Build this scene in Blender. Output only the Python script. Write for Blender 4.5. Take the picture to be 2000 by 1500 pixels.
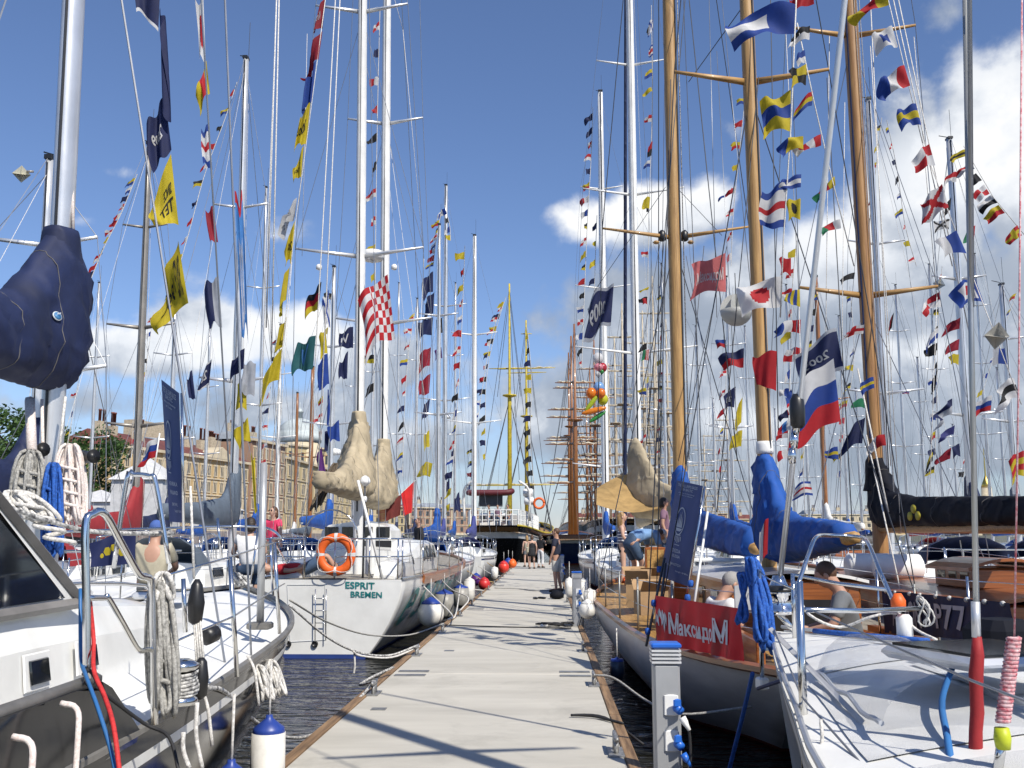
import bpy, math, random
import numpy as np
from mathutils import Vector, Matrix, noise as mnoise
random.seed(7)
for _o in list(bpy.data.objects): bpy.data.objects.remove(_o)
SC = bpy.context.scene
COL = SC.collection
V = Vector
# ------------------------------------------------------------------ camera
FPX, CW, CH = 1900.0, 2000.0, 1500.0
YAW, PITCH, CAMZ = math.radians(2.0), math.radians(8.97), 1.5
cam_data = bpy.data.cameras.new('camera'); cam = bpy.data.objects.new('camera', cam_data); COL.objects.link(cam)
cam_data.sensor_width = 36.0; cam_data.lens = 36.0*FPX/CW
cam_data.clip_start = 0.05; cam_data.clip_end = 20000
cam.location = (0, 0, CAMZ); cam.rotation_euler = (math.pi/2 + PITCH, 0, YAW)
SC.camera = cam
_R = Matrix.Rotation(YAW, 3, 'Z') @ Matrix.Rotation(math.pi/2 + PITCH, 3, 'X')
def ray(px, py): return (_R @ V(((px-CW/2)/FPX, -(py-CH/2)/FPX, -1.0))).normalized()
def U(px, py, Y):                      # the point of a photo pixel at world depth Y
    d = ray(px, py); return V((0, 0, CAMZ)) + d*(Y/d.y)
def GZ(px, py, Z):                     # the point of a photo pixel on the level Z
    d = ray(px, py); return V((0, 0, CAMZ)) + d*((Z-CAMZ)/d.z)
# ------------------------------------------------------------------ sun, exposure
SUN_AZ, SUN_EL = math.atan2(0.62, -0.78), math.radians(47)
sun_dir = V((math.sin(SUN_AZ)*math.cos(SUN_EL), math.cos(SUN_AZ)*math.cos(SUN_EL), math.sin(SUN_EL)))
sl = bpy.data.lights.new('sun', 'SUN'); so = bpy.data.objects.new('sun', sl); COL.objects.link(so)
sl.energy = 4.7; sl.angle = math.radians(0.53); sl.color = (1.0, 0.94, 0.84)
so.rotation_euler = sun_dir.to_track_quat('Z', 'Y').to_euler(); so.location = (30, -30, 60)
SC.view_settings.view_transform = 'Standard'; SC.view_settings.look = 'None'
SC.view_settings.exposure = 0.28; SC.view_settings.gamma = 1.0; SC.view_settings.use_curve_mapping = False
SC.render.engine = 'CYCLES'
SC.cycles.max_bounces = 6; SC.cycles.diffuse_bounces = 3; SC.cycles.glossy_bounces = 3
SC.cycles.transmission_bounces = 4; SC.cycles.transparent_max_bounces = 12
SC.cycles.caustics_reflective = False; SC.cycles.caustics_refractive = False
SC.cycles.use_adaptive_sampling = True; SC.cycles.adaptive_threshold = 0.015
try: SC.cycles.use_denoising = True
except Exception: pass
# ------------------------------------------------------------------ world: sky with cumulus
class NT:
    def __init__(s, nt): s.nt = nt
    def new(s, t, **kw):
        n = s.nt.nodes.new(t)
        for k, v in kw.items(): setattr(n, k, v)
        return n
    def link(s, a, b): s.nt.links.new(a, b)
    def put(s, sock, v):
        if hasattr(v, 'is_output') or hasattr(v, 'links'): s.link(v, sock)
        else: sock.default_value = v
    def m(s, op, a, b=0.0, c=None, clamp=False):
        n = s.new('ShaderNodeMath', operation=op, use_clamp=clamp)
        s.put(n.inputs[0], a); s.put(n.inputs[1], b)
        if c is not None: s.put(n.inputs[2], c)
        return n.outputs[0]
    def vm(s, op, a, b=None):
        n = s.new('ShaderNodeVectorMath', operation=op)
        s.put(n.inputs[0], a)
        if b is not None: s.put(n.inputs[1], b)
        return n
    def ramp(s, f, stops, interp='LINEAR'):
        n = s.new('ShaderNodeValToRGB'); n.color_ramp.interpolation = interp
        el = n.color_ramp.elements
        while len(el) < len(stops): el.new(0.5)
        for e, (p, c) in zip(el, stops):
            e.position = p; e.color = (c, c, c, 1) if isinstance(c, (int, float)) else (*c, 1)
        s.put(n.inputs[0], f); return n.outputs[0]
    def smooth(s, f, a, b):
        n = s.new('ShaderNodeMapRange', interpolation_type='SMOOTHSTEP')
        s.put(n.inputs[0], f); n.inputs[1].default_value = a; n.inputs[2].default_value = b
        return n.outputs[0]
    def noise(s, vec, scale, detail=4, rough=0.55, dist=0.0):
        n = s.new('ShaderNodeTexNoise'); s.put(n.inputs['Vector'], vec)
        n.inputs['Scale'].default_value = scale; n.inputs['Detail'].default_value = detail
        n.inputs['Roughness'].default_value = rough; n.inputs['Distortion'].default_value = dist
        return n.outputs['Fac']
    def mix(s, f, a, b):
        n = s.new('ShaderNodeMix', data_type='RGBA')
        s.put(n.inputs[0], f)
        for i, c in ((6, a), (7, b)):
            if isinstance(c, tuple): n.inputs[i].default_value = (*c[:3], 1)
            else: s.link(c, n.inputs[i])
        return n.outputs[2]
world = bpy.data.worlds.new('World'); SC.world = world; world.use_nodes = True
w = NT(world.node_tree); world.node_tree.nodes.clear()
sky = w.new('ShaderNodeTexSky', sky_type='NISHITA')
sky.sun_disc = False; sky.sun_elevation = SUN_EL; sky.sun_rotation = SUN_AZ
sky.altitude = 0; sky.air_density = 1.0; sky.dust_density = 0.25; sky.ozone_density = 3.2
bg = w.new('ShaderNodeBackground'); tint = w.new('ShaderNodeMix', data_type='RGBA', blend_type='MULTIPLY'); tint.inputs[0].default_value = 1.0
w.link(sky.outputs[0], tint.inputs[6]); tint.inputs[7].default_value = (0.90, 0.93, 1.08, 1); w.link(tint.outputs[2], bg.inputs[0]); bg.inputs[1].default_value = 0.105
tc = w.new('ShaderNodeTexCoord'); dirv = tc.outputs['Generated']
sep = w.new('ShaderNodeSeparateXYZ'); w.link(dirv, sep.inputs[0])
az = w.m('ARCTAN2', sep.outputs[0], sep.outputs[1]); el = w.m('ARCSINE', sep.outputs[2])
ae = w.new('ShaderNodeCombineXYZ'); w.link(az, ae.inputs[0]); w.link(el, ae.inputs[1])
def azel(px, py):
    d = ray(px, py); return math.atan2(d.x, d.y), math.asin(d.z)
def blobs(lst):
    acc = None
    for (px, py, rx, ry, wt) in lst:
        a, e = azel(px, py)
        d = w.vm('SUBTRACT', ae.outputs[0], (a, e, 0)).outputs[0]
        d = w.vm('MULTIPLY', d, (FPX/rx, FPX/ry, 0)).outputs[0]
        q = w.vm('DOT_PRODUCT', d, d).outputs['Value']
        g = w.m('MULTIPLY', w.m('POWER', 2.718, w.m('MULTIPLY', q, -1.0)), wt)
        acc = g if acc is None else w.m('MAXIMUM', acc, g)
    return acc
BL = [(280, 690, 150, 55, 1.0), (440, 650, 150, 70, 1.0), (590, 655, 130, 75, 1.15), (700, 715, 130, 70, .9), (230, 790, 160, 60, .6),
      (560, 800, 380, 90, .75), (215, 335, 70, 22, .45), (160, 430, 70, 30, .45), (560, 450, 120, 55, .5), (960, 475, 60, 35, .42),
      (850, 860, 300, 90, .55), (1080, 610, 90, 40, .45),
      (1150, 430, 110, 60, .66), (1290, 420, 140, 80, .85), (1380, 400, 60, 60, .8), (1190, 85, 40, 70, .4), (1440, 250, 60, 40, .4),
      (1300, 620, 260, 130, .95), (1500, 650, 200, 190, 1.1), (1660, 560, 150, 160, 1.15), (1800, 430, 150, 190, 1.2),
      (1930, 255, 85, 100, 1.3), (2030, 330, 140, 200, 1.3), (1760, 350, 90, 80, 1.0), (1850, 700, 360, 300, 1.15), (1500, 880, 480, 190, 1.0), (1850, 20, 60, 40, .4), (1160, 830, 260, 170, .85), (1080, 620, 150, 60, .55), (700, 880, 500, 110, .8), (300, 900, 300, 90, .75), (1350, 760, 300, 160, .95),
      (2300, 500, 320, 330, 1.0)]
warp = w.vm('SCALE', dirv); warp.inputs[3].default_value = 1.0
n1 = w.noise(dirv, 9.0, 9, 0.56, 0.15); n2 = w.noise(dirv, 2.6, 4, 0.5)
cov = blobs(BL)
# the rest of the sky, outside the frame, carries the same scattered low cumulus
ring = w.m('MULTIPLY', w.smooth(el, 0.55, 0.12), 0.34)
cov = w.m('MAXIMUM', cov, w.m('MULTIPLY', ring, w.smooth(n2, 0.42, 0.62)))
fld = w.m('ADD', cov, w.m('MULTIPLY', w.m('SUBTRACT', n1, 0.5), 1.55))
mask = w.m('MULTIPLY', w.m('MAXIMUM', w.smooth(fld, 0.32, 0.66), w.m('MULTIPLY', w.smooth(el, 0.16, 0.0), 0.6)), w.smooth(el, -0.02, 0.02))
# cumulus: bright crowns, grey-blue bases
up = w.new('ShaderNodeVectorMath', operation='ADD'); w.link(dirv, up.inputs[0]); up.inputs[1].default_value = (0.018, -0.012, 0.035)
n1u = w.noise(up.outputs[0], 9.0, 7, 0.56, 0.15)
relief = w.smooth(w.m('SUBTRACT', n1, n1u), -0.14, 0.16)
BR = [(330, 670, 240, 70, .8), (590, 635, 180, 75, 1.0), (1150, 430, 150, 75, .9), (1300, 380, 200, 85, 1.0), (1650, 450, 130, 80, .8),
      (1830, 340, 190, 130, 1.0), (1980, 280, 200, 150, 1.0), (240, 400, 400, 120, .7), (850, 820, 300, 60, .5), (1480, 560, 140, 60, .45), (1700, 690, 200, 35, .5), (1500, 820, 160, 40, .4), (2300, 350, 300, 220, .9)]
br = blobs(BR)
lit = w.m('ADD', w.m('MULTIPLY', br, 0.78), w.m('MULTIPLY', relief, 0.42))
ccol = w.ramp(lit, [(0.0, (0.29, 0.34, 0.42)), (0.35, (0.42, 0.47, 0.55)), (0.7, (0.80, 0.83, 0.87)), (1.0, (0.98, 0.98, 0.97))])
bg2 = w.new('ShaderNodeBackground'); w.link(ccol, bg2.inputs[0]); bg2.inputs[1].default_value = 0.92
mx = w.new('ShaderNodeMixShader'); w.link(w.m('MULTIPLY', mask, 0.94), mx.inputs[0]); w.link(bg.outputs[0], mx.inputs[1]); w.link(bg2.outputs[0], mx.inputs[2])
wo = w.new('ShaderNodeOutputWorld'); w.link(mx.outputs[0], wo.inputs[0])
# ------------------------------------------------------------------ materials
MATS = {}
def mat(name, col, rough=0.5, metal=0.0, var=0.12, scale=3.0, bump=0.0, bscale=40.0, transl=0.0, coat=0.0, col2=None, stretch=None, spec=0.5, alpha=1.0):
    if name in MATS: return MATS[name]
    m = bpy.data.materials.new(name); m.use_nodes = True; t = NT(m.node_tree)
    bs = m.node_tree.nodes['Principled BSDF']; out = m.node_tree.nodes['Material Output']
    geo = t.new('ShaderNodeTexCoord'); vec = geo.outputs['Object']
    if stretch:
        mp = t.new('ShaderNodeMapping'); mp.inputs['Scale'].default_value = stretch; t.link(vec, mp.inputs[0]); vec = mp.outputs[0]
    c2 = col2 or tuple(max(0, c*(1-var)*0.9) for c in col); c1 = tuple(min(1, c*(1+var*.4)) for c in col)
    f = t.ramp(t.noise(vec, scale, 6, 0.6), [(0.36, 0.0), (0.66, 1.0)])
    cc = t.mix(f, c1, c2)
    t.link(cc, bs.inputs['Base Color'])
    bs.inputs['Roughness'].default_value = rough; bs.inputs['Metallic'].default_value = metal
    bs.inputs['Specular IOR Level'].default_value = spec
    if rough > 0.12:
        r = t.m('ADD', t.m('MULTIPLY', t.noise(vec, scale*2.3, 3), 0.16), rough-0.08); t.link(r, bs.inputs['Roughness'])
    if coat: bs.inputs['Coat Weight'].default_value = coat; bs.inputs['Coat Roughness'].default_value = 0.08
    if alpha < 1: bs.inputs['Alpha'].default_value = alpha
    if bump:
        b = t.new('ShaderNodeBump'); b.inputs['Strength'].default_value = bump; b.inputs['Distance'].default_value = 0.01 if bump != .35 else 0.04
        hgt = t.noise(vec, bscale, 4)
        if bump == .35:      # cloth: long sharp creases over soft hollows
            wv = t.new('ShaderNodeTexWave'); wv.wave_type = 'BANDS'; wv.bands_direction = 'DIAGONAL'; t.link(vec, wv.inputs[0])
            wv.inputs['Scale'].default_value = 1.1; wv.inputs['Distortion'].default_value = 9.0; wv.inputs['Detail'].default_value = 3.0; wv.inputs['Detail Scale'].default_value = 0.8
            hgt = t.m('ADD', t.m('MULTIPLY', hgt, .5), t.m('MULTIPLY', t.m('POWER', wv.outputs['Fac'], 4.0), .9))
        t.link(hgt, b.inputs['Height']); t.link(b.outputs[0], bs.inputs['Normal'])
    if transl:
        tr = t.new('ShaderNodeBsdfTranslucent'); t.link(cc, tr.inputs[0])
        ms = t.new('ShaderNodeMixShader'); ms.inputs[0].default_value = transl
        t.link(bs.outputs[0], ms.inputs[1]); t.link(tr.outputs[0], ms.inputs[2]); t.link(ms.outputs[0], out.inputs[0])
    MATS[name] = m; return m
def wood(name, col, dark, axis=1, rough=0.35, coat=0.3):
    if name in MATS: return MATS[name]
    st = [14, 14, 14]; st[axis] = 0.7
    m = mat(name, col, rough, 0, 0.3, 2.5, 0.15, 8, coat=coat, col2=dark, stretch=tuple(st)); return m
GEL = mat('gelcoat_white', (0.80, 0.80, 0.77), 0.22, var=0.05, scale=1.6, coat=0.3)
DECKW = mat('deck_white', (0.78, 0.78, 0.75), 0.5, var=0.07, scale=1.3, bump=0.05, bscale=120)
BLK = mat('hull_black', (0.010, 0.011, 0.013), 0.13, var=0.3, scale=2, spec=0.45)
GRYH = mat('hull_grey', (0.62, 0.63, 0.65), 0.34, var=0.22, scale=1.1, stretch=(1, .5, 2.2), coat=0.1)
NAVYH = mat('hull_navy', (0.02, 0.04, 0.12), 0.2, coat=0.3)
REDH = mat('antifoul_red', (0.25, 0.03, 0.02), 0.7)
BLUEA = mat('antifoul_blue', (0.02, 0.05, 0.22), 0.6)
ALU = mat('mast_aluminium', (0.70, 0.71, 0.72), 0.34, 0.55, 0.06, 2)
WMAST = mat('mast_white_paint', (0.80, 0.80, 0.78), 0.3, var=0.05, coat=0.2)
STEEL = mat('stainless_steel', (0.72, 0.72, 0.71), 0.13, 1.0, 0.03)
WIRE = mat('rigging_wire', (0.30, 0.31, 0.33), 0.4, 0.7)
DWIRE = mat('rigging_dark', (0.055, 0.06, 0.07), 0.6)
ROPEW = mat('rope_white', (0.66, 0.64, 0.60), 0.85, var=0.35, scale=60, bump=0.5, bscale=160)
ROPEG = mat('rope_grey', (0.40, 0.39, 0.36), 0.9, var=0.45, scale=70, bump=0.5, bscale=160)
ROPEB = mat('rope_blue', (0.015, 0.10, 0.42), 0.75, var=0.4, scale=60, bump=0.6, bscale=120)
ROPER = mat('rope_red', (0.55, 0.03, 0.03), 0.75, var=0.3, scale=60)
ROPEK = mat('rope_black', (0.02, 0.02, 0.022), 0.7)
SPAR = wood('spar_varnished', (0.43, 0.26, 0.095), (0.28, 0.155, 0.055), 2, .5, .1)
SPARD = wood('spar_dark', (0.30, 0.13, 0.045), (0.17, 0.065, 0.022), 2)
SPARX = wood('spar_crosswise', (0.43, 0.26, 0.095), (0.28, 0.155, 0.055), 0, .5, .1)
MAHO = mat('mahogany', (0.30, 0.10, 0.026), 0.32, 0, 0.3, 2.2, 0.12, 8, coat=0.3, col2=(0.17, 0.052, 0.015), stretch=(0.7, 0.7, 15))
TEAKG = wood('teak_weathered', (0.30, 0.275, 0.23), (0.17, 0.15, 0.12), 1, 0.7, 0)
BROWNP = wood('edge_timber', (0.27, 0.17, 0.09), (0.12, 0.07, 0.035), 1, 0.7, 0)
GLASS = mat('dark_window', (0.012, 0.014, 0.016), 0.05, var=0.2, spec=0.8)
CANV_B = mat('canvas_blue', (0.007, 0.074, 0.33), 0.75, var=0.25, scale=2.5, bump=0.35, bscale=3.5)
CANV_N = mat('canvas_navy', (0.008, 0.016, 0.062), 0.7, var=0.3, scale=2.5, bump=0.35, bscale=3.5)
CANV_K = mat('canvas_black', (0.005, 0.006, 0.011), 0.75, spec=.2, var=0.3, bump=0.35, bscale=3.5)
CANV_T = mat('canvas_tan', (0.42, 0.35, 0.235), 0.8, var=0.22, scale=2.2, bump=0.35, bscale=3.5)
AWN = mat('canvas_ochre', (0.46, 0.30, 0.12), 0.8, var=0.2, transl=0.25)
ORANGE = mat('lifebuoy_orange', (0.80, 0.13, 0.015), 0.5, var=0.2, bump=0.1)
REFL = mat('reflective_tape', (0.62, 0.62, 0.62), 0.3)
FENDW = mat('fender_white', (0.70, 0.68, 0.63), 0.4, var=0.25, scale=4)
FENDB = mat('fender_blue', (0.02, 0.05, 0.26), 0.4)
FENDG = mat('fender_grey', (0.30, 0.29, 0.26), 0.45, var=0.3, scale=4)
FENDR = mat('fender_red', (0.52, 0.03, 0.03), 0.4)
GREYP = mat('plastic_grey', (0.42, 0.43, 0.44), 0.45, var=0.12, scale=5)
BLUEP = mat('plastic_blue', (0.02, 0.13, 0.55), 0.35)
WHITEP = mat('plastic_white', (0.78, 0.78, 0.76), 0.35, var=0.05)
BLACKP = mat('plastic_black', (0.015, 0.015, 0.016), 0.4)
CARD = mat('cardboard', (0.36, 0.23, 0.12), 0.9, var=0.2)
TEAL = mat('lettering_teal', (0.02, 0.20, 0.20), 0.4)
SHIPY = mat('spar_yellow', (0.55, 0.43, 0.035), 0.5, var=0.25)
FCOL = dict(r=(0.48, 0.014, 0.022), b=(0.014, 0.055, 0.29), w=(0.70, 0.70, 0.70), y=(0.56, 0.44, 0.018), k=(0.014, 0.015, 0.018),
            n=(0.012, 0.02, 0.085), g=(0.02, 0.20, 0.09), p=(0.10, 0.02, 0.16), c=(0.30, 0.012, 0.03), e=(0.40, 0.42, 0.46),
            i=(0.62, 0.16, 0.16), o=(0.72, 0.20, 0.02), s=(0.06, 0.22, 0.55), t=(0.02, 0.12, 0.13), v=(0.03, 0.035, 0.16))
FM = {k: mat('flag_cloth_'+n, FCOL[k], 0.75, var=0.16, scale=3, transl=0.38) for k, n in dict(r='red', b='blue', w='white', y='yellow', k='black',
      n='navy', g='green', p='purple', c='crimson', e='grey', i='pink', o='orange', s='sky', t='teal', v='violet').items()}
# ------------------------------------------------------------------ objects
ROOT = {}
def link(o, parent=None):
    COL.objects.link(o)
    if parent is not None: o.parent = parent
    return o
def tag(o, label, cat, group=None, kind=None):
    if label: o['label'] = label
    if cat: o['category'] = cat
    if group: o['group'] = group
    if kind: o['kind'] = kind
    return o
def thing(name, label, cat, loc, group=None):
    o = bpy.data.objects.new(name, None); COL.objects.link(o); o.location = loc; o.empty_display_size = 0.2
    ROOT[o.name] = V(loc); return tag(o, label, cat, group)
def mesh(name, verts, faces, mats, parent=None, fm=None, smooth=False, origin=None):
    """verts in world coordinates; the object sits in its thing's frame (or at its own base)"""
    verts = [V(v) for v in verts]
    if parent is not None: og = ROOT[parent.name]
    else:
        og = V(origin) if origin is not None else V((sum(v.x for v in verts)/len(verts), sum(v.y for v in verts)/len(verts), min(v.z for v in verts)))
    me = bpy.data.meshes.new(name); me.from_pydata([v-og for v in verts], [], faces)
    if not isinstance(mats, (list, tuple)): mats = [mats]
    for m in mats: me.materials.append(m)
    if fm is not None: me.polygons.foreach_set('material_index', list(fm))
    if smooth: me.polygons.foreach_set('use_smooth', [True]*len(me.polygons))
    me.update()
    o = bpy.data.objects.new(name, me); link(o, parent)
    if parent is None: o.location = og
    ROOT[o.name] = og
    return o
def copytree(o, loc=None, rotz=None, parent=None):
    c = o.copy(); COL.objects.link(c)
    if parent is not None: c.parent = parent
    if loc is not None: c.location = loc; ROOT[c.name] = V(loc)
    if rotz is not None: c.rotation_euler = (0, 0, rotz)
    for ch in list(o.children): copytree(ch, parent=c)
    return c
# ---- geometry
def smooth_path(pts, k=4):
    pts = [V(p) for p in pts]
    if len(pts) < 3: return pts
    P = [pts[0]*2-pts[1]] + pts + [pts[-1]*2-pts[-2]]; out = []
    for i in range(1, len(P)-2):
        for j in range(k):
            t = j/k; a, b, c, d = P[i-1], P[i], P[i+1], P[i+2]
            out.append(0.5*((2*b)+(c-a)*t+(2*a-5*b+4*c-d)*t*t+(3*b-a-3*c+d)*t**3))
    return out+[pts[-1]]
def tube_geo(pts, r, n=6, caps=True):
    pts = [V(p) for p in pts]; rs = r if isinstance(r, (list, tuple)) else [r]*len(pts)
    vs, fs = [], []; ref = None
    for i, p in enumerate(pts):
        t = (pts[min(i+1, len(pts)-1)]-pts[max(i-1, 0)]).normalized()
        if ref is None:
            ref = V((0, 0, 1)) if abs(t.z) < 0.9 else V((1, 0, 0))
        a = (ref - t*ref.dot(t))
        if a.length < 1e-5: a = t.orthogonal()
        a.normalize(); b = t.cross(a); ref = a
        rr = rs[i]
        ra, rb = (rr if isinstance(rr, tuple) else (rr, rr))
        for j in range(n):
            th = 2*math.pi*j/n; vs.append(p + a*(ra*math.cos(th)) + b*(rb*math.sin(th)))
    for i in range(len(pts)-1):
        for j in range(n):
            k = (j+1) % n; fs.append((i*n+j, i*n+k, (i+1)*n+k, (i+1)*n+j))
    if caps:
        fs.append(tuple(range(n-1, -1, -1))); m = (len(pts)-1)*n; fs.append(tuple(range(m, m+n)))
    return vs, fs
def tube(name, pts, r, m, parent=None, n=6, curve=0):
    if curve:
        n0 = len(pts); pts = smooth_path(pts, curve)
        if isinstance(r, (list, tuple)) and len(r) == n0: r = [float(np.interp(i/(len(pts)-1)*(n0-1), range(n0), r)) for i in range(len(pts))]
    vs, fs = tube_geo(pts, r, n); return mesh(name, vs, fs, m, parent, smooth=n > 4)
def merge(parts):
    vs, fs = [], []
    for v, f in parts:
        k = len(vs); vs += list(v); fs += [tuple(i+k for i in q) for q in f]
    return vs, fs
def box_geo(c, s, rz=0.0, bev=0.0):
    x, y, z = s[0]/2, s[1]/2, s[2]/2
    if bev <= 0:
        vs = [V((a, b, d)) for a in (-x, x) for b in (-y, y) for d in (-z, z)]
        fs = [(0, 1, 3, 2), (4, 6, 7, 5), (0, 4, 5, 1), (2, 3, 7, 6), (0, 2, 6, 4), (1, 5, 7, 3)]
    else:
        vs, fs = [], []
        ring = [(-x+bev, -y), (x-bev, -y), (x, -y+bev), (x, y-bev), (x-bev, y), (-x+bev, y), (-x, y-bev), (-x, -y+bev)]
        k = 1-bev/min(x, y)
        for (zz, sc) in ((-z, k), (-z+bev, 1), (z-bev, 1), (z, k)):
            for (a, b) in ring: vs.append(V((a*sc, b*sc, zz)))
        for i in range(3):
            for j in range(8):
                q = (j+1) % 8; fs.append((i*8+j, i*8+q, (i+1)*8+q, (i+1)*8+j))
        fs.append(tuple(range(7, -1, -1))); fs.append(tuple(range(24, 32)))
    R = Matrix.Rotation(rz, 3, 'Z')
    return [R @ v + V(c) for v in vs], fs
def box(name, c, s, m, parent=None, rz=0.0, bev=0.0):
    vs, fs = box_geo(c, s, rz, bev); return mesh(name, vs, fs, m, parent)
def lathe_geo(c, prof, n=14, axis=None):
    vs, fs = [], []; c = V(c); Q = V((0, 0, 1)).rotation_difference(V(axis).normalized()).to_matrix() if axis is not None else Matrix.Identity(3)
    for (r, z) in prof:
        for j in range(n):
            th = 2*math.pi*j/n; vs.append(c + Q @ V((max(r, 1e-4)*math.cos(th), max(r, 1e-4)*math.sin(th), z)))
    for i in range(len(prof)-1):
        for j in range(n):
            k = (j+1) % n; fs.append((i*n+j, i*n+k, (i+1)*n+k, (i+1)*n+j))
    fs.append(tuple(range(n-1, -1, -1))); m = (len(prof)-1)*n; fs.append(tuple(range(m, m+n)))
    return vs, fs
def lathe(name, c, prof, m, parent=None, n=14, axis=None, bands=None):
    vs, fs = lathe_geo(c, prof, n, axis); fm = None
    if bands:
        fm = []
        for i in range(len(prof)-1): fm += [bands[i]]*n
        fm += [bands[0], bands[-1]]
    return mesh(name, vs, fs, m, parent, fm=fm, smooth=True)
def ball_prof(r, k=8, sz=1.0, off=0.0): return [(r*math.sin(math.pi*i/k), -r*sz*math.cos(math.pi*i/k)+off) for i in range(k+1)]
def cubic(tab, t):
    """smooth interpolation through (t, value) pairs"""
    n = len(tab)
    if t <= tab[0][0]: return tab[0][1]
    if t >= tab[-1][0]: return tab[-1][1]
    for i in range(n-1):
        if t <= tab[i+1][0]: break
    def sl(k):
        if k == 0: return (tab[1][1]-tab[0][1])/(tab[1][0]-tab[0][0])
        if k == n-1: return (tab[-1][1]-tab[-2][1])/(tab[-1][0]-tab[-2][0])
        return (tab[k+1][1]-tab[k-1][1])/(tab[k+1][0]-tab[k-1][0])
    (a, fa), (b, fb) = tab[i], tab[i+1]; h = b-a; s = (t-a)/h
    return (2*s**3-3*s*s+1)*fa+(s**3-2*s*s+s)*h*sl(i)+(-2*s**3+3*s*s)*fb+(s**3-s*s)*h*sl(i+1)
# ---- flat lettering as geometry
_TX = {}
TMP = bpy.data.scenes.new('tmp')
def split_tris(vs, fs):
    """halve every edge so that flat lettering can follow a curved surface"""
    vs = list(vs); mid = {}; out = []
    def md(a, b):
        k = (min(a, b), max(a, b))
        if k not in mid: mid[k] = len(vs); vs.append((vs[a]+vs[b])/2)
        return mid[k]
    for f in fs:
        for i in range(1, len(f)-1):
            a, b, c = f[0], f[i], f[i+1]; x, y, z = md(a, b), md(b, c), md(c, a); out += [(a, x, z), (x, b, y), (z, y, c), (x, y, z)]
    return vs, out
def text_geo(s, bold=0.0, font=None):
    if (s, bold) in _TX: return _TX[(s, bold)]
    cu = bpy.data.curves.new('t', 'FONT'); cu.body = s; cu.offset = bold; cu.resolution_u = 3; cu.fill_mode = 'FRONT'
    o = bpy.data.objects.new('t', cu); TMP.collection.objects.link(o)
    TMP.view_layers[0].update(); dg = TMP.view_layers[0].depsgraph; me = bpy.data.meshes.new_from_object(o.evaluated_get(dg))
    vs = [V(v.co) for v in me.vertices]; fs = [tuple(p.vertices) for p in me.polygons]
    bpy.data.objects.remove(o); bpy.data.curves.remove(cu); bpy.data.meshes.remove(me)
    for _ in range(2): vs, fs = split_tris(vs, fs)
    x0 = min(v.x for v in vs); x1 = max(v.x for v in vs); y0 = min(v.y for v in vs); y1 = max(v.y for v in vs)
    vs = [((v.x-x0)/(x1-x0), (v.y-y0)/(y1-y0)) for v in vs]
    _TX[(s, bold)] = (vs, fs, (x1-x0)/(y1-y0)); return _TX[(s, bold)]
def letter(name, s, fn, m, parent=None, bold=0.0):
    """fn maps lettering coordinates (0..1 along, 0..1 up) to the world"""
    vs, fs, _ = text_geo(s, bold); return mesh(name, [fn(a, b) for a, b in vs], fs, m, parent)
bpy.data.scenes  # (temporary scene removed at the end)
# ---- flags
def design(code):
    k, _, a = code.partition(':')
    if k == 'h': return lambda u, v: a[min(int(v*len(a)), len(a)-1)]
    if k == 'v': return lambda u, v: a[min(int(u*len(a)), len(a)-1)]
    if k == 's': return lambda u, v: a[1] if abs(u-.5) < .24 and abs(v-.5) < .24 else a[0]
    if k == 'n': return lambda u, v: a[2] if max(abs(u-.5), abs(v-.5)) < .18 else (a[1] if max(abs(u-.5), abs(v-.5)) < .34 else a[0])
    if k == 'd': return lambda u, v: a[1] if (u-.5)**2*1.6+(v-.5)**2 < .1 else a[0]
    if k == 'q': return lambda u, v: a[0] if (u < .5) == (v < .5) else a[1]
    if k == 'x': return lambda u, v: a[1] if abs(u-v) < .13 or abs(u+v-1) < .13 else a[0]
    if k == 'c': return lambda u, v: a[1] if abs(u-.5) < .11 or abs(v-.5) < .13 else a[0]
    if k == 'm': return lambda u, v: a[0] if u < .33 else (a[1] if abs(v-.5) > .25 or u < .4 else a[2])
    if k == 'hem': return lambda u, v: a[1] if v < .07 or v > .93 else a[0]
    if k == 'bremen': return lambda u, v: ('rw'[(int(v*8)+int(u*8)) % 2] if u < .63 else 'rw'[int(v*8) % 2])
    return lambda u, v: a[0]
def flag_fn(Y, t, b, fly, seed, taper=0.0, amp=0.10, depth=None, swallow=0.0):
    rnd = random.Random(seed)
    T, B = U(*t, Y), U(*b, Y); md = ((t[0]+b[0])/2, (t[1]+b[1])/2)
    M = U(*md, Y); F = U(md[0]+fly[0], md[1]+fly[1], Y)-M; L = F.length
    F = F + V((0, (rnd.uniform(-.35, .35) if depth is None else depth)*L, 0))
    H = B-T; N = H.cross(F)
    if N.length < 1e-6: N = V((0, 1, 0))
    N.normalize(); ph = rnd.uniform(0, 6.28); f1 = rnd.uniform(.75, 1.45); a1 = amp*L*rnd.uniform(1.1, 2.0); sk = rnd.uniform(-.7, .7)
    lift = V((0, 0, 1))*L*rnd.uniform(.03, .16); gat = rnd.uniform(.05, .38); flick = rnd.uniform(-.25, .3)
    if amp < .08: gat *= .5
    def fn(u, v, off=0.0):
        hv = v if not taper else 0.5+(v-0.5)*(1-taper*u)
        hv = .5+(hv-.5)*(1-gat*math.sin(1.6*u))
        p = T + H*hv + F*u + lift*math.sin(math.pi*u)
        wv = math.sin(6.283*(f1*u+sk*v)+ph)*a1*u**.6 + math.sin(6.283*(2.3*u-.6*v)+ph*2)*a1*.35*u
        p = p + N*(wv+off) + H*(0.10*math.sin(6.283*f1*u+ph+v*2)*u + flick*u*u*max(0, v-.4)) + F*(-.12*math.sin(3*v+ph)*u)
        return p
    return fn
NFLAG = [0]
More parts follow.
